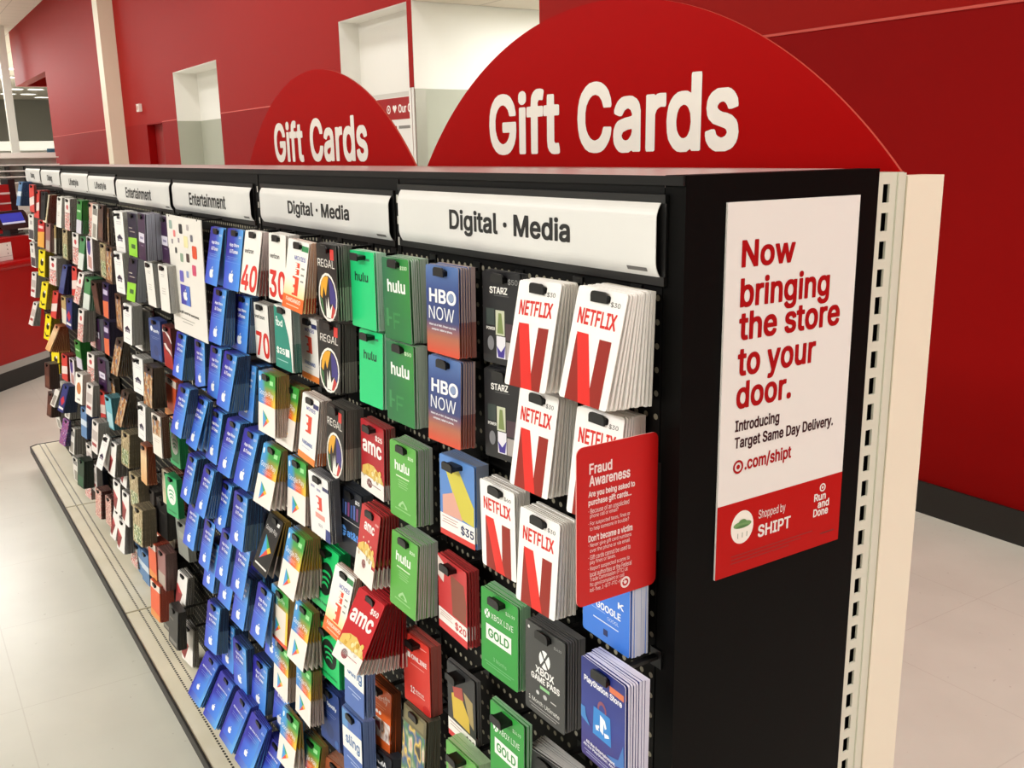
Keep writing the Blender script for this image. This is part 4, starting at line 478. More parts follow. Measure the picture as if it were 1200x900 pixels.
 'grys': (.086, .118, '#e8e2dc', '#76726c', [('r', .1, .3, .9, .6, '#c0b4ae'), ('r', .1, .7, .8, .8, '#a83c3c')]), 'navd': (.086, .118, '#263a78', '#2c3648', [('p', [(.5, .4), (.85, .58), (.5, .78), (.15, .58)], '#c83440'), ('r', .1, .82, .9, .9, '#e8e4e0')]),
 'cook': (.086, .118, '#f4f0e8', '#9a9088', [('e', .5, .5, .3, .2, '#c87a40'), ('r', .3, .84, .7, .9, '#a8a098')]), 'aqua': (.086, .118, '#74bccc', '#3c6468', [('r', .1, .5, .9, .95, '#b8dce4')]),
 'patt': (.086, .118, 'pinkpat', '#3a1c18', []), 'dgrn': (.086, .118, '#1c3a26', '#1c241c', [('r', .1, .6, .9, .95, '#2c5c3a')]), 'purp2': (.086, .118, 'purppat', '#2c2c4c', []),
}
ART['xgold2'] = ART['xgold']; ART['xdark'] = ART['xpass'][:3]+('#dcdcdc',)+ART['xpass'][4:]
ART['hulud100'] = ART['hulud'][:4]+([(o[0], '$100')+o[2:] if o[0] == 't' and o[1] == '$50' else o for o in ART['hulud'][4]],)
ART['purw2'] = ART['purw']
# lower colour of the card edges where the print changes: height share, colour
FOOT = {'goog1': (.53, '#a8948c'), 'gdark': (.6, '#b0a098'), 'amc25': (.78, '#c8c0b8'), 'amc': (.7, '#cfc6bc'), 'amc50': (.78, '#c4beb6'), 'regal': (.55, '#8c8a82'), 'fandA': (.78, '#a03c20'), 'fandB': (.8, '#b06030'), 'vz40': (.6, '#8c4c48'), 'hbo': (.6, '#a06c64'), 'apple': (.5, '#5c7486'), 'teal': (.55, '#3c6c62')}
def card_mesh(kind, th=.0009):
    Wd, Ht, base, edge, ops = ART[kind]
    asp = Wd/Ht
    mb = MB(lambda p: (p[0]/Wd+.5, 1+p[2]/Ht))
    f3 = lambda p, q, k=0: (p, th*k, q)
    out = rrect(-Wd/2, -Ht, Wd/2, 0, .0035, 3)
    hole = rrect(-.015, -.0132, .015, -.0052, .0025, 3)[::-1]
    side = None; lo = FOOT.get(kind)
    if lo:      # split the long edges where the print changes
        zc = -lo[0]*Ht; k = next(i for i in range(len(out)) if out[i][0] > 0 and out[i][1] > zc and out[i-1][1] < zc); out.insert(k, (Wd/2, zc))
        k = next(i for i in range(len(out)) if out[i][0] < 0 and out[i][1] < zc and out[i-1][1] > zc); out.insert(k, (-Wd/2, zc))
        side = lambda p, q: card(lo[1] if (p[1]+q[1])/2 < zc else edge)
    mb.slab([out, hole], cm(base), card(edge), f3, None, side)
    add_ops(mb, kind, ops)
    return mb.mesh('gift_card_'+kind)
def add_ops(mb, kind, ops, T=None, plain=False):
    Wd, Ht = ART[kind][:2]
    lay = 0
    for o in ops:
        t = o[0]
        if plain and t in 'te': continue
        lay += 1; y = -.00012 - .000035*min(lay, 24)
        g = lambda u, w, y=y: (-Wd/2+u*Wd, y, -(1-w)*Ht)          # w grows upward
        if t == 'r': mb.flat([[(o[1], 1-o[4]), (o[3], 1-o[4]), (o[3], 1-o[2]), (o[1], 1-o[2])]], cm(o[5]), g, T)
        elif t == 'p': mb.flat([[(u, 1-v) for u, v in o[1]]], cm(o[2]), g, T)
        elif t == 'e': mb.flat([ell(o[1], 1-o[2], o[3], o[4], 18)], cm(o[5]), g, T)
        elif t == 't': put_text(mb, o[1], (o[2], 1-o[5], o[4], 1-o[3]), cm(o[6]), g, bool(o[7]), T)
# ---------------------------------------------------------------- the store shell
def struct(o): o['kind'] = 'structure'; return o
def floor_mat():
    m, nt, b = nodes('vinyl_tile', .28, .5)
    tc = N(nt, 'ShaderNodeTexCoord'); s = N(nt, 'ShaderNodeSeparateXYZ'); nt.links.new(tc.outputs['Object'], s.inputs[0])
    # tiles lie square to the aisles, 305 mm
    j = None
    for k in (0, 1):
        f = math_(nt, 'FRACT', math_(nt, 'DIVIDE', math_(nt, 'ADD', s.outputs[k], 67.0), .61)); e = math_(nt, 'LESS_THAN', f, .006)
        j = e if j is None else math_(nt, 'MAXIMUM', j, e)
    n = N(nt, 'ShaderNodeTexNoise'); n.inputs['Scale'].default_value = 3.0; n.inputs['Detail'].default_value = 6; nt.links.new(tc.outputs['Object'], n.inputs['Vector'])
    base = ramp(nt, n.outputs[0], [(.3, '#d8d8cc'), (.7, '#e2e2d6')])
    n2 = N(nt, 'ShaderNodeTexNoise'); n2.inputs['Scale'].default_value = 40.0; nt.links.new(tc.outputs['Object'], n2.inputs['Vector'])
    sp = math_(nt, 'GREATER_THAN', n2.outputs[0], .73)
    c = mix(nt, math_(nt, 'MULTIPLY', sp, .25), base, lin('#8a8070')); c = mix(nt, math_(nt, 'MULTIPLY', j, .16), c, lin('#8a7a68'))
    nt.links.new(c, b.inputs['Base Color']); return m
def red_wall_mat():
    m, nt, b = nodes('red_wall_paint', .6, .1)
    g = N(nt, 'ShaderNodeNewGeometry'); s = N(nt, 'ShaderNodeSeparateXYZ'); nt.links.new(g.outputs['Position'], s.inputs[0])
    up = math_(nt, 'GREATER_THAN', s.outputs[2], 2.17)
    n = N(nt, 'ShaderNodeTexNoise'); n.inputs['Scale'].default_value = 60; nt.links.new(g.outputs['Position'], n.inputs['Vector'])
    c = mix(nt, up, lin('#8e0000'), lin('#9c120c'))
    nt.links.new(c, b.inputs['Base Color'])
    bp = N(nt, 'ShaderNodeBump'); bp.inputs['Strength'].default_value = .03; nt.links.new(n.outputs[0], bp.inputs['Height']); nt.links.new(bp.outputs[0], b.inputs['Normal'])
    return m
def wainscot_mat():
    m, nt, b = nodes('white_grey_wall', .5, .4)
    g = N(nt, 'ShaderNodeNewGeometry'); s = N(nt, 'ShaderNodeSeparateXYZ'); nt.links.new(g.outputs['Position'], s.inputs[0])
    nt.links.new(mix(nt, math_(nt, 'GREATER_THAN', s.outputs[2], 2.15), lin('#b4b6a6'), lin('#f4f2ea')), b.inputs['Base Color']); return m
def ceil_mat():
    m, nt, b = nodes('ceiling_tile', .8, .2)
    g = N(nt, 'ShaderNodeNewGeometry'); s = N(nt, 'ShaderNodeSeparateXYZ'); nt.links.new(g.outputs['Position'], s.inputs[0])
    j = None
    for k in (0, 1):
        f = math_(nt, 'FRACT', math_(nt, 'DIVIDE', math_(nt, 'ADD', s.outputs[k], 67.0), .61)); e = math_(nt, 'LESS_THAN', f, .03)
        j = e if j is None else math_(nt, 'MAXIMUM', j, e)
    nt.links.new(mix(nt, j, lin('#d8ccbe'), lin('#b8aca0')), b.inputs['Base Color']); return m
RED, WAIN, CEIL = red_wall_mat(), wainscot_mat(), ceil_mat()
YW = 3.147; ZC = 5.18
m = MB(); m.face([(-67, -14, 0), (8, -14, 0), (8, 14, 0), (-67, 14, 0)], floor_mat()); struct(m.build('floor'))
m = MB(); m.box((-67, -14, ZC), (8, 14, ZC+.2), CEIL); struct(m.build('ceiling'))
# long red wall parallel to the gondola, with two recesses, a doorway and a corridor
def seg(m, x0, x1, z0, z1, th=.2): m.box((x0, YW, z0), (x1, YW+th, z1), RED)
m = MB()
seg(m, -4.809, 8, 0, ZC); seg(m, -6.70, -6.62, 0, ZC, .19)
seg(m, -6.62, -4.809, 2.83, ZC); seg(m, -8.089, -6.70, 2.83, ZC)
seg(m, -11.953, -8.089, 0, ZC); seg(m, -14.085, -11.953, 2.82, ZC)
seg(m, -14.951, -14.085, 0, ZC); seg(m, -15.96, -14.951, 2.15, ZC); seg(m, -25.70, -15.96, 0, ZC)
struct(m.build('wall_back'))
m = MB(); m.box((-31.4, YW, 3.70), (-25.70, YW+.25, ZC), RED); m.box((-31.4, YW+.25, 3.70), (-31.1, YW+4.0, ZC), RED)
struct(m.build('wall_bulkhead'))
m = MB()
for x0, x1 in ((-4.809, 8), (-11.953, -8.089), (-14.951, -14.085), (-25.7, -15.96)): m.box((x0, YW-.012, 0), (x1, YW, .148), mat('#1b1a18', .45))
struct(m.build('baseboard_back'))
m = MB()
for x0, x1 in ((-4.809, 8), (-11.953, -8.089), (-14.951, -14.085), (-25.7, -18.0)): m.box((x0, YW-.004, 2.164), (x1, YW, 2.176), mat('#d04a3a', .4))
struct(m.build('trim_wall_line'))
m = MB()                                                     # recess with the framed poster
m.box((-8.3, YW+.2, 0), (-6.70, YW+.4, 2.83), WAIN); m.box((-8.289, YW+.003, 0), (-8.084, YW+.4, 2.83), WAIN); m.box((-8.3, YW+.003, 2.825), (-6.7, YW+.4, 2.9), WAIN)
struct(m.build('wall_poster_recess'))
m = MB()                                                     # farther recess
m.box((-14.3, YW+.34, 0), (-11.953, YW+.6, 2.82), WAIN); m.box((-14.285, YW+.003, 0), (-14.08, YW+.5, 2.82), WAIN); m.box((-14.2, YW+.003, 2.812), (-11.953, YW+.5, 2.9), WAIN); m.box((-11.96, YW+.2, 0), (-11.8, YW+.5, 2.82), WAIN)
struct(m.build('wall_far_recess'))
m = MB()                                                     # corridor into the back
m.box((-6.70, YW+.003, 0), (-6.612, 9, 2.83), WAIN); m.box((-4.809, YW+.2, 0), (-4.7, 9, 2.83), WAIN); m.box((-6.7, 9, 0), (-4.7, 9.1, 2.83), WAIN); m.box((-6.6, YW+.003, 2.822), (-4.8, 9, 2.9), CEIL)
struct(m.build('wall_corridor'))
m = MB(); m.box((-15.95, YW+.12, 0), (-14.955, YW+.17, 2.15), mat('#8c1210', .5)); m.tube([(-15.1, YW+.1, 1.0), (-15.25, YW+.1, 1.0)], .012, mat('#c0c0bc', .3, .5, 1.0))
struct(m.build('door_1'))
m = MB(); m.box((-17.95, YW-.25, 0), (-17.55, YW, ZC), mat('#e8dcc4', .5)); struct(m.build('column_cream'))
m = MB(); m.box((-6.615, YW+.002, 0), (-6.605, YW+.1, 2.14), mat('#b0ada4', .3, .5, .6)); m.box((-6.70, YW-.008, 0), (-6.665, YW, 2.16), mat('#f0efe8', .4)); m.box((-6.65, YW-.008, 0), (-6.62, YW, 2.16), mat('#f0efe8', .4)); struct(m.build('trim_corner_guard'))
# far end of the store
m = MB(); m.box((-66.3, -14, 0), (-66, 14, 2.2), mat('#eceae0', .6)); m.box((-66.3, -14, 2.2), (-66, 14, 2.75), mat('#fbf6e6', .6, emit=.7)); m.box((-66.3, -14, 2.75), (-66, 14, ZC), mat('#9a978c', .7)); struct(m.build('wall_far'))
m = MB(); m.box((-30.2, 2.67, 0), (-29.95, 2.87, ZC), mat('#efece2', .5)); struct(m.build('column_white'))

# things on and beyond the wall
def simple(name, label, cat, bm, group=None): return tag(bm.build(name), label, cat, group)
m = MB(); m.box((-16.34, YW-.05, 2.37), (-16.16, YW, 2.49), mat('#efe6dc', .5)); m.box((-16.3, YW-.058, 2.40), (-16.2, YW-.05, 2.46), mat('#d8b8a8', .3)); simple('alarm_strobe', 'small white alarm strobe on the red wall beside the cream column', 'alarm', m)
# framed poster in the recess
yb = YW+.2
t = tag(empty('wall_poster', (-7.4, yb, 1.5)), 'framed white wall poster with red heading strip in the recess', 'poster')
m = MB(); x0, x1 = -7.86, -6.705
m.box((x0, yb-.03, .9), (x1, yb-.012, 2.16), mat('#d8d5cc', .4)); fr = m.build('frame', t); fr.location = -t.location
g3 = lambda p, q: (p, yb-.0335, q)
m = MB(); m.box((-7.76, yb-.032, .95), (-6.71, yb-.0305, 2.12), mat('#f1eee8', .4)); m.flat([[(-7.69, 1.93), (-6.71, 1.93), (-6.71, 2.115), (-7.69, 2.115)]], mat('#a81418', .4), g3)
g4 = lambda p, q: (p, yb-.0338, q)
m.flat([ell(-7.45, 2.02, .038, .038, 20), ell(-7.45, 2.02, .026, .026, 20)[::-1]], mat('#f4f0ea'), g4); m.flat([ell(-7.45, 2.02, .012, .012, 12)], mat('#f4f0ea'), g4)
m.flat([[(-7.33, 1.985), (-7.288, 2.03), (-7.3, 2.052), (-7.32, 2.052), (-7.33, 2.04), (-7.34, 2.052), (-7.36, 2.052), (-7.372, 2.03)]], mat('#f4f0ea'), g4)
put_line(m, 'Our C', -7.255, 1.985, .072, mat('#f4f0ea'), g4, True)
for a, b, c in ((-7.46, -7.3, '#a02024'), (-7.26, -7.0, '#8a8680')): m.flat([[(a, 1.85), (b, 1.85), (b, 1.875), (a, 1.875)]], mat(c), g3)
for a, c1, c2 in ((-7.42, '#2c7466', '#4a6a4c'), (-7.0, '#3c3a34', '#8a5a38')):
    m.flat([[(a, 1.6), (a+.2, 1.6), (a+.2, 1.76), (a, 1.76)]], mat(c1), g3); m.flat([[(a, 1.45), (a+.2, 1.45), (a+.2, 1.6), (a, 1.6)]], mat(c2), g3)
pp = m.build('printed_sheet', t); pp.location = -t.location
# round lamps in the far ceiling
for k, (x, y) in enumerate(((-43.4, 4.55), (-48.0, 4.78), (-55.8, 6.0), (-55.8, 6.95), (-59.9, 6.1), (-59.9, 7.1), (-62.8, 8.16), (-48.3, 6.5))):
    t = tag(empty('ceiling_light', (x, y, ZC)), ('round white ceiling lamp glowing, seen beyond the end of the red wall'), 'ceiling light', 'round far ceiling lamps')
    m = MB(); m.slab([ell(0, 0, .46, .46, 24), ell(0, 0, .40, .40, 24)[::-1]], mat('#e8e6e0'), mat('#e8e6e0'), lambda p, q, k=0: (p, -q, -.05+.05*k)); m.build('rim', t)
    m = MB(); m.flat([ell(0, 0, .4, .4, 24)], mat('#fffaf0', .5, emit=4.0), lambda p, q: (p, -q, -.03)); m.build('diffuser', t)
# white shelves at the far end, with dark goods
t = tag(empty('shelf_unit', (-24, 2.05, 0)), 'tall white store shelf with dark boxes beyond the gondola end', 'shelf')
m = MB(); m.box((-.3, -.95, 0), (-.27, .9, 1.8), mat('#e8e5dc')); 
for z in (.1, .5, .9, 1.13, 1.26, 1.39, 1.52, 1.68): m.box((-.3, -.95, z), (.1, .9, z+.025), mat('#ebe8e0'))
m.build('frame', t)
for z in (1.155, 1.285, 1.415):
    for y, w in ((.17, .13), (-.21, .08)):
        b = MB(); b.box((-24.18, 2.05+y, z+.001), (-23.92, 2.05+y+w, z+.085), mat('#24221e'))
        tag(b.build('boxed_product'), 'dark boxed product on the white far shelf', 'box', 'dark boxes on the far shelf')
t = tag(empty('wall_placard', (-65.95, 7.86, 1.55)), 'small grey placard on the white far wall', 'sign'); m = MB(); m.box((-.05, -.32, 0), (.05, .32, .27), mat('#7c7a72')); m.box((.05, -.22, .08), (.055, .22, .18), mat('#e8e6de')); m.build('plate', t)
t = tag(empty('wall_picture', (-65.95, 8.6, 1.5)), 'blue and yellow picture on the far wall at the red corner', 'picture'); m = MB(); m.box((-.05, -.3, 0), (.04, .7, .4), mat('#c8b040')); m.box((.04, -.1, .38), (.05, .65, .8), mat('#5a8ab0')); m.box((.04, -.2, .05), (.055, .3, .22), mat('#6a7a40')); m.build('panel', t)
# ---------------------------------------------------------------- red checkout counter beyond the gondola
def Tc(P0, u, n):   # local frame: x along u, y along n, z up
    return Matrix(((u[0], n[0], 0, P0[0]), (u[1], n[1], 0, P0[1]), (0, 0, 1, 0), (0, 0, 0, 1)))
CT = Tc((-7.39, .20), (.766, -.643), (.643, .766))    # y<0 lies behind the face
t = empty('checkout_counter'); t.matrix_world = CT
tag(t, 'red checkout counter with black plinth at the left edge behind the gondola', 'counter')
cred = mat('#a40202', .35, .25)
m = MB(); m.box((-1.2, -.7, .18), (2.4, 0, .86), cred); m.build('body', t)
m = MB(); m.tube([(-1.2, -.005, .885), (2.4, -.005, .885)], .03, cred, 12); m.box((-1.2, -.7, .86), (2.4, -.0, .913), cred); m.build('top_edge', t)
m = MB(); m.box((-1.2, -.7, .13), (2.4, .006, .185), mat('#a8a8a4', .35)); m.build('grey_band', t)
m = MB(); m.box((-1.2, -.68, 0), (2.4, -.004, .13), mat('#161616', .5)); m.build('plinth', t)
m = MB(); m.box((-.215, -.5, .9), (2.4, -.06, 1.075), cred); m.build('riser', t)
def onc(name, label, cat, loc):
    o = empty(name); o.matrix_world = CT @ Matrix.Translation(loc); return tag(o, label, cat)
t = onc('paper_notice', 'white paper notice taped to the red counter front', 'paper', (.15, -.058, 0))
m = MB(); m.box((-.105, .0, .915), (.12, .002, 1.045), mat('#f0e8e2'))
for k in range(3): m.flat([ell(-.055, 1.025-.03*k, .006, .006, 8)], mat('#8a7c78'), lambda p, q: (p, .003, q))
m.box((-.1, .002, .945), (.11, .003, .948), mat('#b8aca8')); m.build('sheet', t)
t = onc('card_terminal', 'black card terminal with blue screen on the red counter', 'terminal', (-.18, -.2, 1.075))
m = MB(); m.slab([rrect(-.19, .05, .19, .185, .035, 5)], mat('#1a1a1c', .35), mat('#1a1a1c', .35), lambda p, q, k=0: (-p, .06-.05*k-.35*(q-.05), q)); m.build('body', t)
m = MB(); m.flat([[(-.15, .09), (.13, .09), (.13, .168), (-.15, .168)]], mat('#2c3ca0', .2, emit=.5), lambda p, q: (-p, .062-.35*(q-.05), q)); m.flat([[(-.15, .09), (.13, .09), (.13, .104), (-.15, .104)]], mat('#b8c0d8', .2, emit=.4), lambda p, q: (-p, .0625-.35*(q-.05), q)); m.build('screen', t)
m = MB(); m.box((-.05, -.03, 0), (.05, .03, .1), mat('#161618')); m.box((-.09, -.06, 0), (.09, .06, .015), mat('#161618')); m.build('stand', t)
t = onc('register_monitor', 'black register monitor seen edge-on behind the card terminal', 'monitor', (-.55, -.42, 1.075))
m = MB(); m.box((-.045, -.03, .16), (.045, .03, .415), mat('#141416', .4)); m.build('housing', t); m = MB(); m.box((-.02, -.02, 0), (.02, .02, .2), mat('#141416')); m.box((-.04, -.05, 0), (.04, .05, .012), mat('#141416')); m.build('stand', t)
t = onc('display_stand', 'small red display box with pale stripes beside the black monitor', 'display', (-.4, -.40, 1.075))
m = MB(); m.box((-.095, -.05, 0), (.2, .02, .375), mat('#a81014', .4)); m.build('box_body', t); m = MB(); m.box((-.095, .02, .3), (.1, .023, .315), mat('#e8dcd8')); m.box((-.095, .02, .225), (.1, .023, .237), mat('#d8c8c4')); m.build('stripe', t)

# ---------------------------------------------------------------- gondola
L = 4.92; H = 1.61; D = .294
def peg_mat():
    m, nt, b = nodes('pegboard', .6, .12)
    tc = N(nt, 'ShaderNodeTexCoord'); s = N(nt, 'ShaderNodeSeparateXYZ'); nt.links.new(tc.outputs['Object'], s.inputs[0])
    dx = math_(nt, 'MULTIPLY', math_(nt, 'SUBTRACT', math_(nt, 'FRACT', math_(nt, 'DIVIDE', math_(nt, 'ADD', s.outputs[0], 10.0), .0158)), .5), .0158)
    dz = math_(nt, 'MULTIPLY', math_(nt, 'SUBTRACT', math_(nt, 'FRACT', math_(nt, 'DIVIDE', s.outputs[2], .0254)), .5), .0254)
    d = math_(nt, 'SQRT', math_(nt, 'ADD', math_(nt, 'MULTIPLY', dx, dx), math_(nt, 'MULTIPLY', dz, dz)))
    nt.links.new(mix(nt, math_(nt, 'LESS_THAN', d, .0033), lin('#0c0b0a'), lin('#8f8a78')), b.inputs['Base Color']); return m
BLK = mat('#0b0a09', .55, .15); FAS = mat('#171615', .5, .2)
g = tag(empty('gondola_display', (-L/2, .15, 0)), 'long black pegboard gondola with cream base deck, full of gift cards', 'gondola')
def gp(name, m, label=None):
    o = m.build(name, g); o.location = -g.location
    if label: o['label'] = label
    return o
PEG = peg_mat()
XS = [-.03, -1.27, -2.54, -3.77, -L]
for a, b in zip(XS[1:], XS): m = MB(); m.box((a+.002, 0, .13), (b-.002, .012, 1.605), PEG); gp('pegboard', m)
for x in (-.628, -1.273, -1.949, -2.654, -3.752, -4.32):
    m = MB(); m.box((x-.006, -.002, .13), (x+.006, .0, 1.598 if x > -1.3 else 1.485), BLK)
    for k in range(44 if x > -1.3 else 40): m.box((x-.0025, -.0024, .2+k*.0317), (x+.0025, -.002, .2+k*.0317+.012), mat('#c8c4b8', .5))
    gp('slotted_upright', m)
m = MB(); m.box((-.03, 0, 0), (0, D, H), mat('#080706', .55, .07)); gp('end_panel', m)
m = MB(); m.box((-L, 0, H-.012), (-.03, .31, H-.001), mat('#b8a09c', .3, .5)); gp('top_panel', m, 'pinkish grey laminate top')
m = MB(); m.box((-L, -.0004, 1.505), (-.0305, -.0001, 1.606), BLK); m.box((-L, -.003, 1.6), (-.001, 0, H-.0005), FAS); gp('header_fascia', m)
DECK = None
def deck_mat():
    m, nt, b = nodes('cream_deck', .4, .45)
    tc = N(nt, 'ShaderNodeTexCoord'); s = N(nt, 'ShaderNodeSeparateXYZ'); nt.links.new(tc.outputs['Object'], s.inputs[0])
    x = math_(nt, 'FRACT', math_(nt, 'DIVIDE', math_(nt, 'ADD', s.outputs[0], 10), .0135)); dot = math_(nt, 'LESS_THAN', x, .62); j = None
    for y in (-.082, -.108):
        e = math_(nt, 'LESS_THAN', math_(nt, 'ABSOLUTE', math_(nt, 'SUBTRACT', s.outputs[1], y)), .0028); j = e if j is None else math_(nt, 'MAXIMUM', j, e)
    n = N(nt, 'ShaderNodeTexNoise'); n.inputs['Scale'].default_value = 9; nt.links.new(tc.outputs['Object'], n.inputs['Vector'])
    base = ramp(nt, n.outputs[0], [(.3, '#efe9d0'), (.7, '#f6f1dc')])
    nt.links.new(mix(nt, math_(nt, 'MULTIPLY', dot, j), base, lin('#2c281e')), b.inputs['Base Color']); return m
DECK = deck_mat()
for a, b in zip(XS[1:], XS):
    m = MB(); e = .03 if a == -L else 0
    lp = [(a+.001, 0), (b-.001, 0), (b-.001, -.154), (a+.001+e, -.154), (a+.001, -.154+e*1.2)] if e else [(a+.001, 0), (b-.001, 0), (b-.001, -.154), (a+.001, -.154)]
    m.slab([lp[::-1]], DECK, DECK, lambda p, q, k=0: (p, q, .13-.02*k)); m.box((a-.004, -.152, .1298), (a+.004, -.002, .1312), mat('#b0a684', .5)) if a > -L else None
    gp('base_deck', m)
m = MB(); m.slab([[(-L-.004, 0), (-L-.004, -.124), (-L+.028, -.16), (-.03, -.16), (-.03, -.154), (-L+.031, -.154), (-L+.001, -.12), (-L+.001, 0)]], mat('#1c1b18', .5), mat('#1c1b18', .5), lambda p, q, k=0: (p, q, .133-.033*k)); gp('edge_trim', m, 'black trim along the deck edge')
m = MB(); m.box((-L+.02, -.12, 0), (-.03, -.1, .11), mat('#3a3833', .6)); gp('kick_plate', m)
m = MB(); m.box((-L, .012, 0), (-L+.03, .3, 1.6), mat('#1a1918')); gp('far_end_panel', m)
# white slotted standard and the back half of the gondola
WHT = mat('#d6d4c2', .45, .4); CRM = mat('#ece2cc', .45, .4)
m = MB()
holes = []; z = 1.592
while z > .1: holes.append([(.3035, z-.021), (.3155, z-.021), (.3155, z), (.3035, z)][::-1]); z -= .0325
m.slab([[(.2945, 0), (.328, 0), (.328, 1.605), (.2945, 1.605)]]+holes, WHT, WHT, lambda p, q, k=0: (-.001-.003*k, p, q))
gp('white_standard', m, 'white slotted steel standard')
m = MB(); m.box((-.03, .328, 0), (.001, .337, 1.605), WHT); gp('steel_channel', m)
m = MB(); m.box((-.03, .3375, 0), (-.002, .346, 1.604), WHT); gp('steel_channel', m)
m = MB(); m.box((-.0125, .2965, .05), (-.0085, .3255, 1.6), mat('#0e0d0c', .7, .05)); gp('slot_shade_backing', m, 'black backing standing in for shade inside the slots')  # black sheet added close behind the slots as their inner shade
m = MB(); m.box((-.03, .3465, 0), (.0, .416, 1.6), CRM); gp('back_end_panel', m, 'cream end panel')
m = MB(); m.box((-L, .36, 0), (-.03, .405, 1.59), CRM); gp('back_panel', m)

# header label strips
HL = [('Digital · Media', -.03, -.608, 1.583, 1.5085, (-.452, -.175), 'near Digital Media'), ('Digital · Media', -.642, -1.236, 1.573, 1.5055, (-1.076, -.79), 'far Digital Media'), ('Entertainment', -1.30, -1.932, 1.5715, 1.503, (-1.77, -1.47), 'near Entertainment'), ('Entertainment', -1.965, -2.64, 1.5705, 1.4995, (-2.50, -2.17), 'far Entertainment'),
      ('Lifestyle', -2.668, -3.13, 1.577, 1.512, (-3.0, -2.8), 'near Lifestyle'), ('Lifestyle', -3.14, -3.735, 1.5825, 1.512, (-3.54, -3.33), 'far Lifestyle'), ('Dining', -3.768, -4.30, 1.591, 1.5205, (-4.11, -3.97), 'near Dining'), ('Dining', -4.34, -4.845, 1.594, 1.5285, (-4.65, -4.52), 'far Dining')]
for txt, x1, x0, z1, z0, (ta, tb), nm in HL:
    w = {'near Digital Media': 'nearest the black end panel', 'far Digital Media': 'second from the black end panel', 'near Entertainment': 'nearer of the two', 'far Entertainment': 'farther of the two', 'near Lifestyle': 'nearer of the two', 'far Lifestyle': 'farther of the two', 'near Dining': 'second from the far end', 'far Dining': 'at the far gondola end'}[nm]
    t = tag(empty('header_label', ((x0+x1)/2, -.004, (z0+z1)/2)), 'white '+txt.replace(' · ', ' ')+' header strip, '+w, 'sign', 'header strips along the gondola top')
    lx, hw, hh = t.location.x, (x1-x0)/2, (z1-z0)/2
    m = MB(); m.box((-hw-.012, -.0012, hh-.0005), (hw+.006, .0035, hh+.008), mat('#151413', .4)); m.box((-hw-.012, -.0012, -hh-.009), (hw+.006, .0035, -hh+.0005), mat('#151413', .4)); m.box((-hw-.012, .0005, -hh), (hw+.006, .0035, hh), mat('#151413', .4)); m.build('label_holder', t)
    bow = lambda q: -.0075 if abs(q) < .56*hh else -.0015-.006*(1-((abs(q)/hh-.56)/.44)**2)
    m = MB(); n = 25; P = mat('#e4e3df', .35, .45)
    for k in range(n):
        a, b = -hh+2*hh*k/n, -hh+2*hh*(k+1)/n
        m.face([(-hw, bow(a), a), (hw, bow(a), a), (hw, bow(b), b), (-hw, bow(b), b)], P); m.face([(hw, bow(a)+.0008, a), (-hw, bow(a)+.0008, a), (-hw, bow(b)+.0008, b), (hw, bow(b)+.0008, b)], P)
        for s, x in ((1, -hw), (-1, hw)): m.face([(x, bow(a), a), (x, bow(b), b), (x, bow(b)+.0008, b), (x, bow(a)+.0008, a)][::s], P)
    f3 = lambda p, q: (p, bow(q)-.0004, q)
    th = {'D': (.5, -.36)}.get(txt[0], (.42, -.40))
    put_text(m, txt, (ta-lx, hh*(-.50), tb-lx, hh*.42), mat('#141312', .5), f3, True)
    put_text(m, 'P00E9 M6', (hw*.86, -hh*.86, hw*.955, -hh*.76), mat('#4a4846', .5), f3) if 0 else m.flat([[(hw*.84, -hh*.87), (hw*.95, -hh*.87), (hw*.95, -hh*.76), (hw*.84, -hh*.76)]], mat('#6a6866', .5), f3)
    m.build('label_strip', t)

# Gift Cards toppers
TR, TW = mat('#a40000', .45, .06), mat('#f1eee4', .4, .4)
for xc, zc, which in ((-.5764, 1.0826, 'nearer and larger-looking, above the end panel'), (-1.7675, 1.0700, 'farther, behind the first one')):
    t = tag(empty('gift_card_topper', (xc, .33, H)), 'red half-round Gift Cards sign, '+which, 'sign', 'Gift Cards toppers')
    R = .7793; zb = 1.6056-H
    a0 = math.degrees(math.asin((1.6056-zc)/R)); arc = [(R*math.cos(math.radians(a)), zc-H+R*math.sin(math.radians(a))) for a in [a0+(180-2*a0)*k/64 for k in range(65)]]
    m = MB(); m.slab([arc], TR, mat('#b04434', .5, .2), lambda p, q, k=0: (p, .004*k, q))
    dz = zc-1.0826; f3 = lambda p, q: (p, -.0006, q)
    put_text(m, 'Gift', (-.896+.5764, 1.6295-H+dz, -.668+.5764, 1.741-H+dz), TW, f3, True); put_text(m, 'Cards', (-.618+.5764, 1.6305-H+dz, -.254+.5764, 1.742-H+dz), TW, f3, True)
    m.build('sign_panel', t)
    m = MB(); m.box((-.5, .004, -.06), (-.46, .012, .03), mat('#d8d4c8')); m.box((.46, .004, -.06), (.5, .012, .03), mat('#d8d4c8')); m.build('bracket', t)

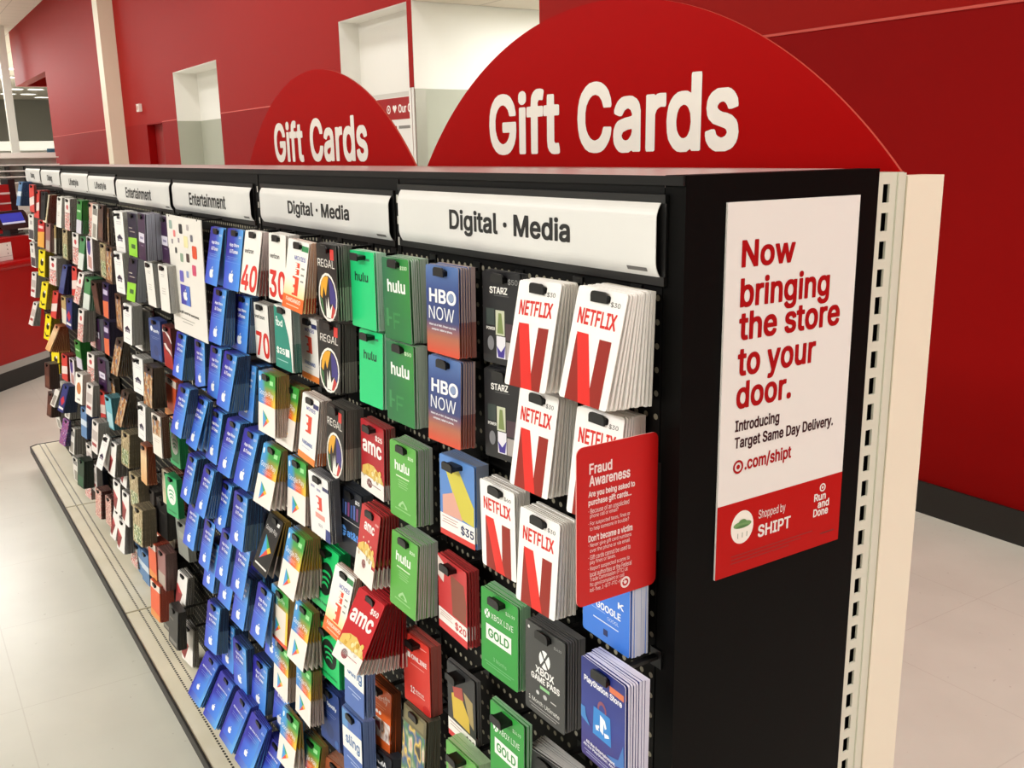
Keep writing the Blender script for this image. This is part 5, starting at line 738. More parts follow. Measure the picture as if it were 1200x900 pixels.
# poster on the black end panel
y0, y1, z0, z1 = .0545, .2595, 1.171, 1.582
t = tag(empty('delivery_poster', (.0005, (y0+y1)/2, z1)), 'white and red same-day delivery poster on the black end panel', 'poster')
RD = mat('#b40a06', .5, .15); RT = mat('#a60a0e', .5, .15); DK = mat('#3a181c', .5, .2); OW = mat('#e8e3dc', .5, .2)
e3 = lambda k: (lambda p, q: (.0030+.0002*k-.0005, p-t.location.y, q-z1))
m = MB(); m.box((0, y0-t.location.y, z0-z1), (.0024, y1-t.location.y, 0), OW)
m.flat([[(y0, z0), (y1, z0), (y1, 1.2575), (y0, 1.2565)]], RD, e3(0))
for s, z, w in (('Now', 1.5145, .0805), ('bringing', 1.4735, .1395), ('the store', 1.4375, .160), ('to your', 1.3995, .1225), ('door.', 1.3628, .0855)):
    _, _, a = glyphs(s, True); hgt = {'Now': .0285, 'bringing': .0395, 'the store': .031, 'to your': .0375, 'door.': .0305}[s]
    zb = z - {'bringing': .0085, 'to your': .0085}.get(s, 0); put_text(m, s, (.0765, zb, .0765+w, zb+hgt), RT, e3(1), True)
put_text(m, 'Introducing', (.0765, 1.3345, .145, 1.351), DK, e3(1), True); put_text(m, 'Target Same Day Delivery.', (.0765, 1.3155, .2365, 1.332), DK, e3(1), True)
m.flat([ell(.0835, 1.2975, .0078, .0078, 20), ell(.0835, 1.2975, .0052, .0052, 20)[::-1]], RT, e3(1)); m.flat([ell(.0835, 1.2975, .0027, .0027, 12)], RT, e3(1))
put_text(m, '.com/shipt', (.0935, 1.2885, .1675, 1.3075), RT, e3(1), True)
m.flat([ell(.0935, 1.2255, .0175, .0195, 28)], mat('#f2ece0', .45), e3(1))
m.flat([ell(.0935, 1.2285, .014, .0042, 20)], mat('#6f9a5c', .5), e3(2)); m.flat([ell(.0935, 1.2305, .0065, .0045, 16, 0, 180)], mat('#5c8a4c', .5), e3(3)); m.flat([ell(.0935, 1.2265, .010, .0012, 12)], mat('#4c7840', .5), e3(3))
for k, d in enumerate((-.007, 0, .007)): m.flat([[(.0935+d, 1.213), (.0935+d+.001, 1.213), (.0935+d+.001, 1.219), (.0935+d, 1.219)]], mat('#8a9480', .5), e3(2))
put_text(m, 'Shopped by', (.119, 1.2265, .1625, 1.2395), OW, e3(1)); put_text(m, 'SHIPT', (.119, 1.2065, .1725, 1.2215), OW, e3(1), True)
m.flat([ell(.2255, 1.2445, .0052, .0052, 18), ell(.2255, 1.2445, .0034, .0034, 18)[::-1]], OW, e3(1)); m.flat([ell(.2255, 1.2445, .0017, .0017, 10)], OW, e3(1))
put_text(m, 'Run', (.2115, 1.229, .232, 1.2385), OW, e3(1), True); put_text(m, 'and', (.2185, 1.2195, .2385, 1.229), OW, e3(1), True); put_text(m, 'Done', (.2115, 1.2095, .2375, 1.2195), OW, e3(1), True)
for k in range(3): m.flat([[(.0775, 1.1925-.0042*k), (.212-.02*k, 1.1925-.0042*k), (.212-.02*k, 1.1937-.0042*k), (.0775, 1.1937-.0042*k)]], mat('#8c100c', .5), e3(1))
m.flat([[(.226, 1.185), (.25, 1.185), (.25, 1.187), (.226, 1.187)]], mat('#7c100c', .5), e3(1))
m.build('poster_sheet', t)

# red flag sign between the hooks
t = tag(empty('fraud_flag_sign', (-.0265, 0, 1.26)), 'red Fraud Awareness flag sign sticking out from the pegboard', 'sign')
FR, FW = mat('#c00c0c', .4, .4), mat('#f2dcd8', .45)
m = MB(); m.slab([rrect(-.1135, 1.1735-1.26, -.006, 1.3468-1.26, .008, 5)], FR, mat('#e8a8a0', .4), lambda p, q, k=0: (-.0012*k, p, q))
s3 = lambda p, q: (.0003, p, q-1.26)
for s, p, q, w, h, b in (('Fraud', -.0975, 1.3165, .0295, .0115, 1), ('Awareness', -.0975, 1.3035, .0535, .0115, 1), ('Are you being asked to', -.0985, 1.2905, .061, .0085, 1), ('purchase gift cards...', -.0985, 1.2815, .0565, .0085, 1),
    ('· Because of an unsolicited', -.0985, 1.2745, .0535, .0055, 0), ('phone call or email?', -.0965, 1.2685, .037, .0055, 0), ('· For suspected taxes, fines or', -.0985, 1.2605, .055, .0055, 0), ('to help someone in trouble?', -.0965, 1.2545, .0515, .0055, 0),
    ("Don't become a victim", -.0985, 1.2435, .0585, .0075, 1), ('· Never give gift card numbers', -.0985, 1.2365, .057, .0055, 0), ('over the phone or via email', -.0965, 1.2305, .053, .0055, 0), ('· Gift cards cannot be used to', -.0985, 1.2235, .056, .0055, 0), ('pay fines or taxes.', -.0965, 1.2175, .034, .0055, 0),
    ('· Report suspected scams to', -.0985, 1.2105, .055, .0055, 0), ('local authorities or the Federal', -.0965, 1.2045, .056, .0055, 0), ('Trade Commission (FTC) at', -.0965, 1.1985, .0505, .0055, 0), ('ftc.gov/complaint or call', -.0965, 1.1925, .046, .0055, 0), ('toll-free, 1-877-FTC-HELP', -.0965, 1.1865, .0475, .0055, 0)):
    put_text(m, s, (p, q, p+w, q+h), FW, s3, bool(b))
s4 = lambda p, q: (.0004, p, q-1.26)
m.flat([ell(-.049, 1.1865, .0065, .0065, 20), ell(-.049, 1.1865, .0042, .0042, 20)[::-1]], FW, s4); m.flat([ell(-.049, 1.1865, .0021, .0021, 12)], FW, s4)
m.build('flag_panel', t)
m = MB(); m.box((-.0035, -.008, -.05), (-.0012, .001, .05), mat('#1a1918')); m.build('flag_clip', t)

# white app-card promotion board on the pegboard
PX = [(-1.807, 1.4985), (-1.498, 1.4975), (-1.530, 1.2115), (-1.833, 1.2045)]
t = tag(empty('promo_board', (-1.66, -.05, 1.5)), 'white hanging board with scattered app icons beside the blue cards', 'sign')
m = MB(); B4 = [(-.147, -.0015), (.163, -.0025), (.13, -.2885), (-.173, -.2955)]
def bl(u, v): 
    a = [B4[0][k]+(B4[1][k]-B4[0][k])*u for k in (0, 1)]; b = [B4[3][k]+(B4[2][k]-B4[3][k])*u for k in (0, 1)]; return (a[0]+(b[0]-a[0])*v, a[1]+(b[1]-a[1])*v)
m.slab([B4[::-1]], mat('#ece8e0', .45), mat('#d8d4cc', .5), lambda p, q, k=0: (p, -.012+.002*k, q))
p3 = lambda u, w: (bl(u, 1-w)[0], -.0125, bl(u, 1-w)[1])
for u, v, r, c in ((.12, .08, .045, '#9ab0a8'), (.22, .15, .035, '#e88080'), (.42, .1, .05, '#2c2c2c'), (.62, .08, .03, '#b8b0b0'), (.72, .16, .035, '#6a6a78'), (.55, .2, .06, '#f0e8b0'), (.14, .22, .025, '#908890'), (.34, .2, .025, '#a0909a'), (.78, .27, .065, '#e0502c'), (.24, .29, .03, '#3c3c3c'), (.4, .34, .045, '#90a890'), (.58, .33, .045, '#4a3430'), (.74, .42, .055, '#d04a70'), (.36, .5, .06, '#6a60c0'), (.54, .47, .035, '#8898c8')):
    m.flat([rrect(u-r, 1-v-r*.8, u+r, 1-v+r*.8, r*.3, 3)], mat(c, .45), p3)
p4 = lambda u, w: (bl(u, 1-w)[0], -.0128, bl(u, 1-w)[1])
m.flat([[(.3, 1-.74), (.58, 1-.74), (.58, 1-.57), (.3, 1-.57)]], mat('#4038a8', .45), p4); p5 = lambda u, w: (bl(u, 1-w)[0], -.0131, bl(u, 1-w)[1]); p6 = lambda u, w: (bl(u, 1-w)[0], -.0134, bl(u, 1-w)[1])
m.flat([[(.45, 1-.74), (.58, 1-.74), (.58, 1-.57), (.47, 1-.57)]], mat('#4a74d4', .45), p5)
for q in (APPLE, LEAF): m.flat([[(.44+x*.12, 1-(.66+y*.07)) for x, y in q]], mat('#f2f4f8', .45), p6)
put_text(m, 'The gift card for everyone.', (.16, .17, .8, .2), mat('#3c3a38', .5), p4, True)
for k, (a, b) in enumerate(((.26, .66), (.3, .6))): m.flat([[(a, .125-.025*k), (b, .125-.025*k), (b, .132-.025*k), (a, .132-.025*k)]], mat('#a8a49c', .5), p4)
m.build('board_sheet', t)
m = MB(); m.tube([(-.12, .0495, -.004), (-.12, -.013, -.004)], .002, BLK, 6); m.tube([(.13, .0495, -.004), (.13, -.013, -.004)], .002, BLK, 6); m.build('hanger_pin', t)
# front card of every hook: kind, x, y, z of its top edge, yaw, pitch, roll (degrees), pile depth, cards behind, cards behind built singly, words, group
PILES = [
 ('starz', -0.2951, -0.03, 1.4911, 0.9, -1.7, -2.0, 0.01, 3, 0, 'black picture-grid card, upper of two beside the red-N cards', 'black picture-grid cards'),
 ('starz', -0.2972, -0.03, 1.3671, 0.2, -3.2, -4.7, 0.02, 6, 0, 'black picture-grid card, lower of two beside the red-N cards', 'black picture-grid cards'),
 ('nflx', -0.1731, -0.0543, 1.4938, 1.0, -12.9, -2.2, 0.02, 6, 6, 'white red-N card, top row, left one', 'white red-N cards'),
 ('nflx', -0.0704, -0.0464, 1.4954, 1.4, -12.5, 1.3, 0.034, 10, 8, 'white red-N card, top row, right one', 'white red-N cards'),
 ('nflx', -0.205, -0.0355, 1.3575, 0.6, -9.2, -0.8, 0.024, 7, 5, 'white red-N card, second row, left one', 'white red-N cards'),
 ('nflx', -0.0885, -0.0349, 1.3591, 1.6, -9.6, -2.4, 0.0269, 8, 3, 'white red-N card partly behind the red flag sign', 'white red-N cards'),
 ('nflx60', -0.2877, -0.0466, 1.2192, 1.6, 0.2, -0.4, 0.021, 6, 4, 'white red-N card marked 60', 'white red-N cards'),
 ('nflx', -0.1869, -0.0487, 1.2113, 2.0, -4.4, -0.0, 0.022, 6, 5, 'white red-N card, lowest, right of the one marked 60', 'white red-N cards'),
 ('xgold', -0.2717, -0.0565, 1.0737, 1.6, -1.6, -0.8, 0.017, 5, 2, 'green card with white GOLD panel, upper one', 'green GOLD cards'),
 ('xpass', -0.1682, -0.0563, 1.0697, -0.9, -2.1, -2.0, 0.026, 7, 4, 'dark grey one-month pass card with white sphere emblem', 'dark grey pass cards'),
 ('xgold2', -0.2389, -0.0689, 0.9262, -2.1, -2.9, -3.1, 0.0073, 2, 0, 'green card with white GOLD panel, lower one', 'green GOLD cards'),
 ('xdark', -0.1657, -0.0586, 0.8963, 0.1, -5.2, -6.3, 0.026, 8, 0, 'dark grey card at bottom, below the one-month pass card', 'dark grey pass cards'),
 ('psn', -0.0278, -0.0778, 1.0909, -4.9, -1.7, -2.9, 0.027, 8, 4, 'navy game store card with light blue shopping bag', ''),
 ('goog', -0.0713, -0.0399, 1.2089, -0.8, 0.8, 0.9, 0.022, 7, 0, 'bright blue card under the red flag sign', ''),
 ('hulub', -0.6483, -0.0566, 1.4921, 0.8, -1.1, -0.7, 0.017, 5, 0, 'bright mint green card, upper of two', 'mint green cards'),
 ('hulud100', -0.521, -0.0632, 1.4925, -0.2, -0.5, -1.4, 0.027, 8, 4, 'dark green card with white word, upper of two', 'dark green cards'),
 ('hulub', -0.6516, -0.0463, 1.3675, -0.0, -3.5, -1.7, 0.022, 7, 0, 'bright mint green card, lower of two', 'mint green cards'),
 ('hulud', -0.5119, -0.0666, 1.3727, 0.7, -1.7, -1.0, 0.019, 6, 0, 'dark green card with white word, lower of two', 'dark green cards'),
 ('hulul', -0.5326, -0.0584, 1.2152, 0.0, -2.8, -1.4, 0.024, 7, 5, 'thick light green card pile front, upper of two', 'light green cards'),
 ('hulul', -0.517, -0.0692, 1.0753, 0.1, -4.8, -0.3, 0.03, 9, 6, 'thick light green card pile front, lower of two', 'light green cards'),
 ('amc25', -0.6489, -0.0539, 1.2199, -0.1, -1.7, 1.0, 0.016, 4, 2, 'red cinema card marked 25 with popcorn', 'red popcorn cards'),
 ('amc', -0.6212, -0.075, 1.0878, -5.4, -10.6, -2.3, 0.023, 6, 5, 'red popcorn card tilted out above the card marked 50', 'red popcorn cards'),
 ('amc50', -0.6164, -0.0839, 0.9444, 3.9, -28.1, 0.6, 0.036, 12, 10, 'red popcorn card marked 50, fanned far outward', 'red popcorn cards'),
 ('hbo', -0.3987, -0.0555, 1.4915, 0.9, -1.5, -1.0, 0.022, 6, 4, 'blue and orange sunset card, upper of two', 'sunset cards'),
 ('hbo', -0.4011, -0.0548, 1.3677, 1.3, -3.2, -1.8, 0.019, 5, 4, 'blue and orange sunset card, lower of two', 'sunset cards'),
 ('gblue', -0.3873, -0.0489, 1.2277, 3.9, -1.1, -0.2, 0.022, 7, 0, 'blue game card with 35 on a white band', ''),
 ('gred', -0.4147, -0.0465, 1.0666, -1.0, -0.3, 1.0, 0.016, 4, 2, 'red game card with 20 on a white band', ''),
 ('online', -0.5473, -0.0436, 0.8876, 1.3, -2.7, -3.4, 0.019, 6, 0, 'red card marked 12 months', ''),
 ('gblack', -0.4007, -0.0462, 0.9016, -2.3, -2.0, -3.4, 0.006, 2, 0, 'black game card with 50 on a white band', ''),
 ('ggreen', -0.3505, -0.0769, 0.8072, 0.3, -2.7, -2.1, 0.022, 7, 0, 'green card at bottom, below the black 50 card', ''),
 ('sfly', -0.6835, -0.0515, 0.7412, 5.4, -5.0, -0.1, 0.018, 5, 0, 'orange card with white photo panel', ''),
 ('sims', -0.5317, -0.0581, 0.7698, -3.2, -7.8, -5.7, 0.02, 6, 0, 'olive card with photo, bottom edge, below the 12-month card', ''),
 ('karma', -0.6606, -0.0666, 0.6312, 2.8, -6.7, -5.3, 0.022, 7, 0, 'black card below the orange photo card', ''),
 ('sling', -0.6619, -0.1012, 0.8472, -2.2, -5.3, -5.8, 0.0143, 4, 0, 'blue and white card behind the fanned popcorn card', 'blue and white cards'),
 ('sling', -0.7083, -0.0953, 0.6876, -1.4, -3.9, -6.4, 0.022, 7, 0, 'blue and white card left of the black bottom card', 'blue and white cards'),
 ('fandA', -0.8576, -0.0758, 1.4951, 2.9, -8.8, 3.5, 0.013, 4, 0, 'white movie card with orange foot in the top row', 'white movie cards'),
 ('regal', -0.7328, -0.0792, 1.4983, -1.5, -1.2, -0.9, 0.022, 6, 2, 'black card with coloured crown oval, topmost of three', 'crown oval cards'),
 ('fandB', -0.9556, -0.0324, 1.3471, 0.1, -0.7, 0.2, 0.022, 7, 0, 'white movie card below the top-row movie card', 'white movie cards'),
 ('regal', -0.8108, -0.0491, 1.361, 1.7, -4.0, -0.5, 0.026, 7, 2, 'black card with coloured crown oval, middle of three', 'crown oval cards'),
 ('teal', -0.9879, -0.0677, 1.3674, 1.2, -1.9, -0.2, 0.013, 4, 0, 'teal card with white curve and 25 price', ''),
 ('fandB', -0.8771, -0.0657, 1.2191, -1.6, -8.4, 0.5, 0.019, 6, 0, 'white movie card with orange foot, third row', 'white movie cards'),
 ('regal', -0.7528, -0.0719, 1.2289, -3.9, -4.6, -2.1, 0.029, 9, 0, 'black card with coloured crown oval, lowest of three', 'crown oval cards'),
 ('goog1', -1.0307, -0.0921, 1.2371, 1.8, -4.9, -1.1, 0.025, 7, 2, 'rainbow card, topmost pair, left one', 'rainbow cards'),
 ('goog1', -0.9954, -0.0603, 1.2159, 1.9, -10.3, 1.0, 0.02, 6, 0, 'rainbow card, topmost pair, right one', 'rainbow cards'),
 ('goog1', -1.0504, -0.0856, 1.0865, 2.8, -16.2, -1.4, 0.012, 4, 0, 'rainbow card, second pair, left one, tilted out', 'rainbow cards'),
 ('goog1', -0.9541, -0.0725, 1.0826, 2.0, -5.9, -2.0, 0.022, 7, 0, 'rainbow card, second pair, right one', 'rainbow cards'),
 ('fandC', -0.8568, -0.0707, 1.0788, 1.6, -1.0, -0.2, 0.02, 6, 0, 'white movie card with navy corner', 'white movie cards'),
 ('att', -0.7894, -0.0386, 1.0637, 2.5, -4.3, 0.2, 0.022, 7, 0, 'black card with blue globe and stripes', ''),
 ('spot', -0.8808, -0.0496, 0.9258, 2.9, -11.0, 0.1, 0.022, 7, 0, 'green card with black round emblem, upper of two', 'black-emblem green cards'),
 ('fandA', -0.775, -0.0632, 0.9226, -1.1, -16.9, -2.4, 0.01, 3, 0, 'white movie card overlapping the upper black-emblem green card', 'white movie cards'),
 ('spot', -0.915, -0.0492, 0.7517, 4.3, -1.0, 1.7, 0.022, 7, 0, 'green card with black round emblem, lower of two', 'black-emblem green cards'),
 ('goog1', -0.9355, -0.0891, 0.9455, -0.5, -15.7, -1.1, 0.025, 7, 3, 'rainbow card right of the black triangle card', 'rainbow cards'),
 ('gdark', -1.1379, -0.0604, 0.9065, -0.8, -23.4, -1.3, 0.012, 4, 0, 'black card with large coloured triangle', ''),
 ('gwhite', -1.1166, -0.0716, 0.7539, 4.0, -5.6, 2.5, 0.022, 7, 0, 'curved rainbow card with white inner panel', 'rainbow cards'),
 ('goog1', -0.9845, -0.0686, 0.7716, -0.0, -14.6, -2.2, 0.012, 4, 0, 'rainbow card left of the lower black-emblem green card', 'rainbow cards'),
 ('goog1', -1.1147, -0.0774, 0.6353, -0.1, -6.4, -1.0, 0.021, 7, 0, 'rainbow card below the curved white-panel card', 'rainbow cards'),
 ('goog1', -0.9873, -0.0767, 0.6468, -1.4, -6.0, -1.9, 0.016, 5, 0, 'rainbow card left of the navy round-emblem card', 'rainbow cards'),
 ('goog1', -1.0637, -0.0863, 0.4978, 1.8, -11.8, -1.4, 0.006, 2, 0, 'rainbow card, bottom pair, upper left one', 'rainbow cards'),
 ('goog1', -1.0162, -0.0638, 0.455, 4.4, -13.5, -4.4, 0.017, 5, 0, 'rainbow card, bottom pair, lower right one', 'rainbow cards'),
 ('spblue', -0.9346, -0.0479, 0.6064, 2.9, -3.1, -2.1, 0.022, 7, 0, 'navy card with white round emblem, near the bottom edge', ''),
 ('orsl', -0.9324, -0.0476, 0.4418, 2.4, -8.7, -9.1, 0.022, 7, 0, 'brown card at bottom, below the navy round-emblem card', ''),
 ('apple', -1.3001, -0.0834, 1.4939, 0.3, -11.7, 0.3, 0.005, 1, 0, 'blue fruit-emblem card, top row, left one', 'blue fruit-emblem cards'),
 ('apple', -1.1664, -0.0866, 1.4982, 2.6, -9.8, 0.3, 0.007, 2, 0, 'blue fruit-emblem card, top row, right one', 'blue fruit-emblem cards'),
 ('vz40', -1.078, -0.0801, 1.4996, 2.1, -10.6, -0.4, 0.011, 3, 0, 'white card with red 40, left of the upper pair', ''),
 ('vz30', -0.9481, -0.0813, 1.5017, 0.1, -4.1, 0.2, 0.022, 7, 0, 'white card with red 30, right of the upper pair', ''),
 ('apple', -1.3702, -0.0684, 1.3579, 1.4, -11.3, -0.9, 0.017, 5, 0, 'blue fruit-emblem card, second row, left one', 'blue fruit-emblem cards'),
 ('apple', -1.3112, -0.0391, 1.3477, 2.5, -8.5, -0.1, 0.018, 5, 0, 'blue fruit-emblem card, second row, right one', 'blue fruit-emblem cards'),
 ('vz70', -1.2282, -0.03, 1.3395, 0.8, -1.2, -0.8, 0.02, 6, 0, 'white card with red 70, below those two, beside the teal card', ''),
 ('apple', -1.8363, -0.0455, 1.1897, 1.7, -11.1, 0.5, 0.02, 6, 0, 'blue fruit-emblem card, third row, leftmost', 'blue fruit-emblem cards'),
 ('apple', -1.6669, -0.0459, 1.1956, 0.5, -4.5, -1.0, 0.034, 11, 0, 'blue fruit-emblem card, third row, second from left', 'blue fruit-emblem cards'),
 ('apple', -1.5198, -0.047, 1.2038, 0.5, -9.8, -1.5, 0.034, 11, 0, 'blue fruit-emblem card, third row, middle', 'blue fruit-emblem cards'),
 ('apple', -1.2907, -0.0805, 1.2306, 0.3, -14.1, -0.3, 0.0256, 8, 0, 'blue fruit-emblem card, third row, second from right', 'blue fruit-emblem cards'),
 ('apple', -1.264, -0.0519, 1.2082, 2.2, -8.9, -0.5, 0.034, 11, 0, 'blue fruit-emblem card, third row, rightmost', 'blue fruit-emblem cards'),
 ('apple', -1.5788, -0.114, 1.107, 1.6, -15.5, -0.4, 0.019, 6, 0, 'blue fruit-emblem card, fourth row, leftmost', 'blue fruit-emblem cards'),
 ('apple', -1.5109, -0.0906, 1.0892, 0.4, -19.1, -0.2, 0.0088, 2, 0, 'blue fruit-emblem card, fourth row, second from left', 'blue fruit-emblem cards'),
 ('apple', -1.4433, -0.0788, 1.0718, 0.0, -12.6, -1.4, 0.034, 11, 0, 'blue fruit-emblem card, fourth row, middle', 'blue fruit-emblem cards'),
 ('apple', -1.2875, -0.0873, 1.0853, 0.2, -17.5, -2.9, 0.034, 11, 0, 'blue fruit-emblem card, fourth row, second from right', 'blue fruit-emblem cards'),
 ('apple', -1.1878, -0.0814, 1.0845, 0.9, -17.7, -2.4, 0.034, 11, 0, 'blue fruit-emblem card, fourth row, rightmost', 'blue fruit-emblem cards'),
 ('apple', -1.7486, -0.0694, 0.8816, -0.8, -16.4, -2.5, 0.034, 11, 0, 'blue fruit-emblem card, fifth row, leftmost', 'blue fruit-emblem cards'),
 ('apple', -1.5848, -0.0716, 0.8946, -0.9, -18.2, -2.4, 0.0172, 5, 0, 'blue fruit-emblem card, fifth row, second from left', 'blue fruit-emblem cards'),
 ('apple', -1.5152, -0.0514, 0.8718, -1.2, -15.8, -2.1, 0.034, 11, 0, 'blue fruit-emblem card, fifth row, middle', 'blue fruit-emblem cards'),
 ('apple', -1.2804, -0.088, 0.9202, 0.9, -11.5, -2.7, 0.034, 11, 0, 'blue fruit-emblem card, fifth row, second from right', 'blue fruit-emblem cards'),
 ('apple', -1.3196, -0.0373, 0.8644, -2.3, -18.4, -2.2, 0.0273, 9, 0, 'blue fruit-emblem card, fifth row, rightmost', 'blue fruit-emblem cards'),
 ('apple', -1.7068, -0.0847, 0.7707, 2.7, -14.9, -1.1, 0.034, 11, 0, 'blue fruit-emblem card, sixth row, leftmost', 'blue fruit-emblem cards'),
 ('apple', -1.5795, -0.0832, 0.7612, -0.5, -14.6, -3.5, 0, 0, 0, 'blue fruit-emblem card, sixth row, second from left', 'blue fruit-emblem cards'),
 ('apple', -1.4334, -0.0832, 0.7797, -0.6, -14.6, -3.2, 0.034, 11, 0, 'blue fruit-emblem card, sixth row, middle', 'blue fruit-emblem cards'),
 ('apple', -1.299, -0.0839, 0.7992, -0.1, -14.7, -1.5, 0, 0, 0, 'blue fruit-emblem card, sixth row, second from right', 'blue fruit-emblem cards'),
 ('apple', -1.3146, -0.051, 0.7425, 1.5, -10.8, -2.6, 0.034, 11, 0, 'blue fruit-emblem card, sixth row, rightmost', 'blue fruit-emblem cards'),
 ('apple', -1.5651, -0.0827, 0.7096, 0.1, -14.4, -4.5, 0.034, 11, 0, 'blue fruit-emblem card, seventh row, leftmost', 'blue fruit-emblem cards'),
 ('apple', -1.4175, -0.084, 0.726, 1.2, -14.7, -1.7, 0, 0, 0, 'blue fruit-emblem card, seventh row, second from left', 'blue fruit-emblem cards'),
 ('apple', -1.324, -0.0831, 0.7143, 0.4, -14.5, -2.9, 0.0291, 9, 0, 'blue fruit-emblem card, seventh row, middle', 'blue fruit-emblem cards'),
 ('apple', -1.1775, -0.0837, 0.7398, 0.2, -14.6, -1.6, 0.0033, 1, 0, 'blue fruit-emblem card, seventh row, second from right', 'blue fruit-emblem cards'),
 ('apple', -1.22, -0.0508, 0.6667, -0.7, -10.6, -2.4, 0.034, 11, 0, 'blue fruit-emblem card, seventh row, rightmost', 'blue fruit-emblem cards'),
 ('apple', -1.5667, -0.0972, 0.5461, 3.5, -11.6, -4.4, 0.0219, 7, 0, 'blue fruit-emblem card, eighth row, leftmost', 'blue fruit-emblem cards'),
 ('apple', -1.5435, -0.0723, 0.4955, 2.2, -7.2, -2.8, 0.034, 11, 0, 'blue fruit-emblem card, eighth row, second from left', 'blue fruit-emblem cards'),
 ('apple', -1.4154, -0.0847, 0.5027, 3.1, -3.4, -0.2, 0.021, 7, 0, 'blue fruit-emblem card, eighth row, middle', 'blue fruit-emblem cards'),
 ('apple', -1.3255, -0.0638, 0.4902, 3.0, -8.2, -1.1, 0.034, 11, 0, 'blue fruit-emblem card, eighth row, second from right', 'blue fruit-emblem cards'),
 ('apple', -1.2116, -0.0504, 0.4939, 0.8, -10.2, -3.2, 0.034, 11, 0, 'blue fruit-emblem card, eighth row, rightmost', 'blue fruit-emblem cards'),
 ('appleb', -1.6142, -0.1027, 0.3768, 5.8, -28.8, 3.3, 0.022, 7, 0, 'purple fruit-emblem card leaning out above deck, leftmost', 'purple fruit-emblem cards'),
 ('appleb', -1.5175, -0.0944, 0.3642, 5.3, -27.7, 3.0, 0.022, 7, 0, 'purple fruit-emblem card leaning out above deck, second from left', 'purple fruit-emblem cards'),
 ('appleb', -1.3607, -0.1014, 0.387, 4.4, -25.6, 4.1, 0.022, 7, 0, 'purple fruit-emblem card leaning out above deck, middle', 'purple fruit-emblem cards'),
 ('appleb', -1.2251, -0.1064, 0.4037, 6.1, -24.0, 5.0, 0.0112, 3, 0, 'purple fruit-emblem card leaning out above deck, second from right', 'purple fruit-emblem cards'),
 ('appleb', -1.1633, -0.0922, 0.3767, 3.4, -23.3, 1.5, 0.022, 7, 0, 'purple fruit-emblem card leaning out above deck, rightmost', 'purple fruit-emblem cards'),
 ('lws', -2.2213, -0.0955, 1.4899, 5.2, -0.7, 0.8, 0.042, 14, 0, 'white card with black house emblem under far Entertainment header, topmost', ''),
 ('pgrn', -2.1128, -0.0812, 1.489, 2.6, -3.1, 0.5, 0.022, 7, 0, 'dark card with lime green lower half under far Entertainment header, topmost', ''),
 ('purp', -1.926, -0.0962, 1.4959, -0.9, -3.9, 1.2, 0.035, 11, 0, 'dark purple card with pale label under near Entertainment header, left', ''),
 ('purp', -1.8512, -0.0582, 1.4905, -0.5, -2.6, 0.5, 0.022, 7, 0, 'dark purple card with pale label under near Entertainment header, right', ''),
 ('lws', -2.2185, -0.1081, 1.3761, 4.0, -1.2, 0.2, 0.042, 14, 0, 'white card with black house emblem under far Entertainment header, second down', ''),
 ('pgrn', -2.0908, -0.094, 1.3674, 2.6, -9.0, -0.3, 0.021, 7, 0, 'dark card with lime green lower half under far Entertainment header, lowest', ''),
 ('wpl', -1.9689, -0.082, 1.3664, 0.8, -0.1, -0.6, 0.022, 7, 0, 'plain white card with grey print under far Entertainment header', ''),
 ('wpl', -1.8046, -0.0845, 1.373, 1.0, -1.1, -0.5, 0.022, 7, 0, 'plain white card with grey print under near Entertainment header', ''),
 ('lws', -2.3184, -0.0787, 1.2102, 4.2, -4.9, 0.8, 0.0296, 9, 0, 'white card with black house emblem under far Entertainment header, third down right', ''),
 ('lws', -2.3403, -0.0461, 1.186, 2.3, -4.1, 0.8, 0.023, 7, 0, 'white card with black house emblem under far Entertainment header, third down left', ''),
 ('spblue', -2.1191, -0.0498, 1.1887, 7.6, -1.7, 1.0, 0.022, 7, 0, 'royal blue card under far Entertainment header', ''),
 ('redt', -2.0157, -0.0421, 1.1829, 1.2, -1.3, -0.1, 0.022, 7, 0, 'dark red card with white curve under far Entertainment header', ''),
 ('lws', -2.4274, -0.0457, 1.0266, 8.3, -2.3, 2.4, 0.0357, 11, 0, 'white card with black house emblem under far Entertainment header, fourth down', ''),
 ('phot', -2.0989, -0.0831, 1.0617, 2.8, -6.3, -0.2, 0.031, 10, 0, 'brown photo card under far Entertainment header, topmost right', ''),
 ('oran', -2.0758, -0.03, 1.0237, 5.4, -4.5, 5.4, 0.02, 6, 0, 'orange card under far Entertainment header, topmost', ''),
 ('lws', -2.4887, -0.0362, 0.8588, 2.7, -5.0, 0.5, 0.0262, 8, 0, 'white card with black house emblem under far Entertainment header, lowest', ''),
 ('photw', -2.0147, -0.0946, 0.9382, 2.9, -3.2, -1.8, 0.022, 7, 0, 'white card with brown photo under far Entertainment header', ''),
 ('spotw', -2.0168, -0.0487, 0.8982, 3.9, -2.9, 0.4, 0.022, 7, 0, 'green card with white round emblem under far Entertainment header, topmost', ''),
 ('copp', -2.2473, -0.0911, 0.7914, -1.2, -5.5, -4.2, 0.019, 6, 0, 'copper brown card, fanned under far Entertainment header', ''),
 ('crem', -2.172, -0.0473, 0.7181, 8.2, -1.6, 2.1, 0.0373, 12, 0, 'cream card under far Entertainment header, topmost', ''),
 ('spotw', -2.0353, -0.0682, 0.7453, 7.7, -2.5, -1.0, 0.018, 5, 0, 'green card with white round emblem under far Entertainment header, lowest', ''),
 ('crem', -2.2904, -0.03, 0.5405, 4.0, -0.5, 3.1, 0.02, 6, 0, 'cream card under far Entertainment header, lowest', ''),
 ('grey', -2.0891, -0.0416, 0.5846, 5.5, 0.6, 1.9, 0.022, 7, 0, 'plain grey card under far Entertainment header', ''),
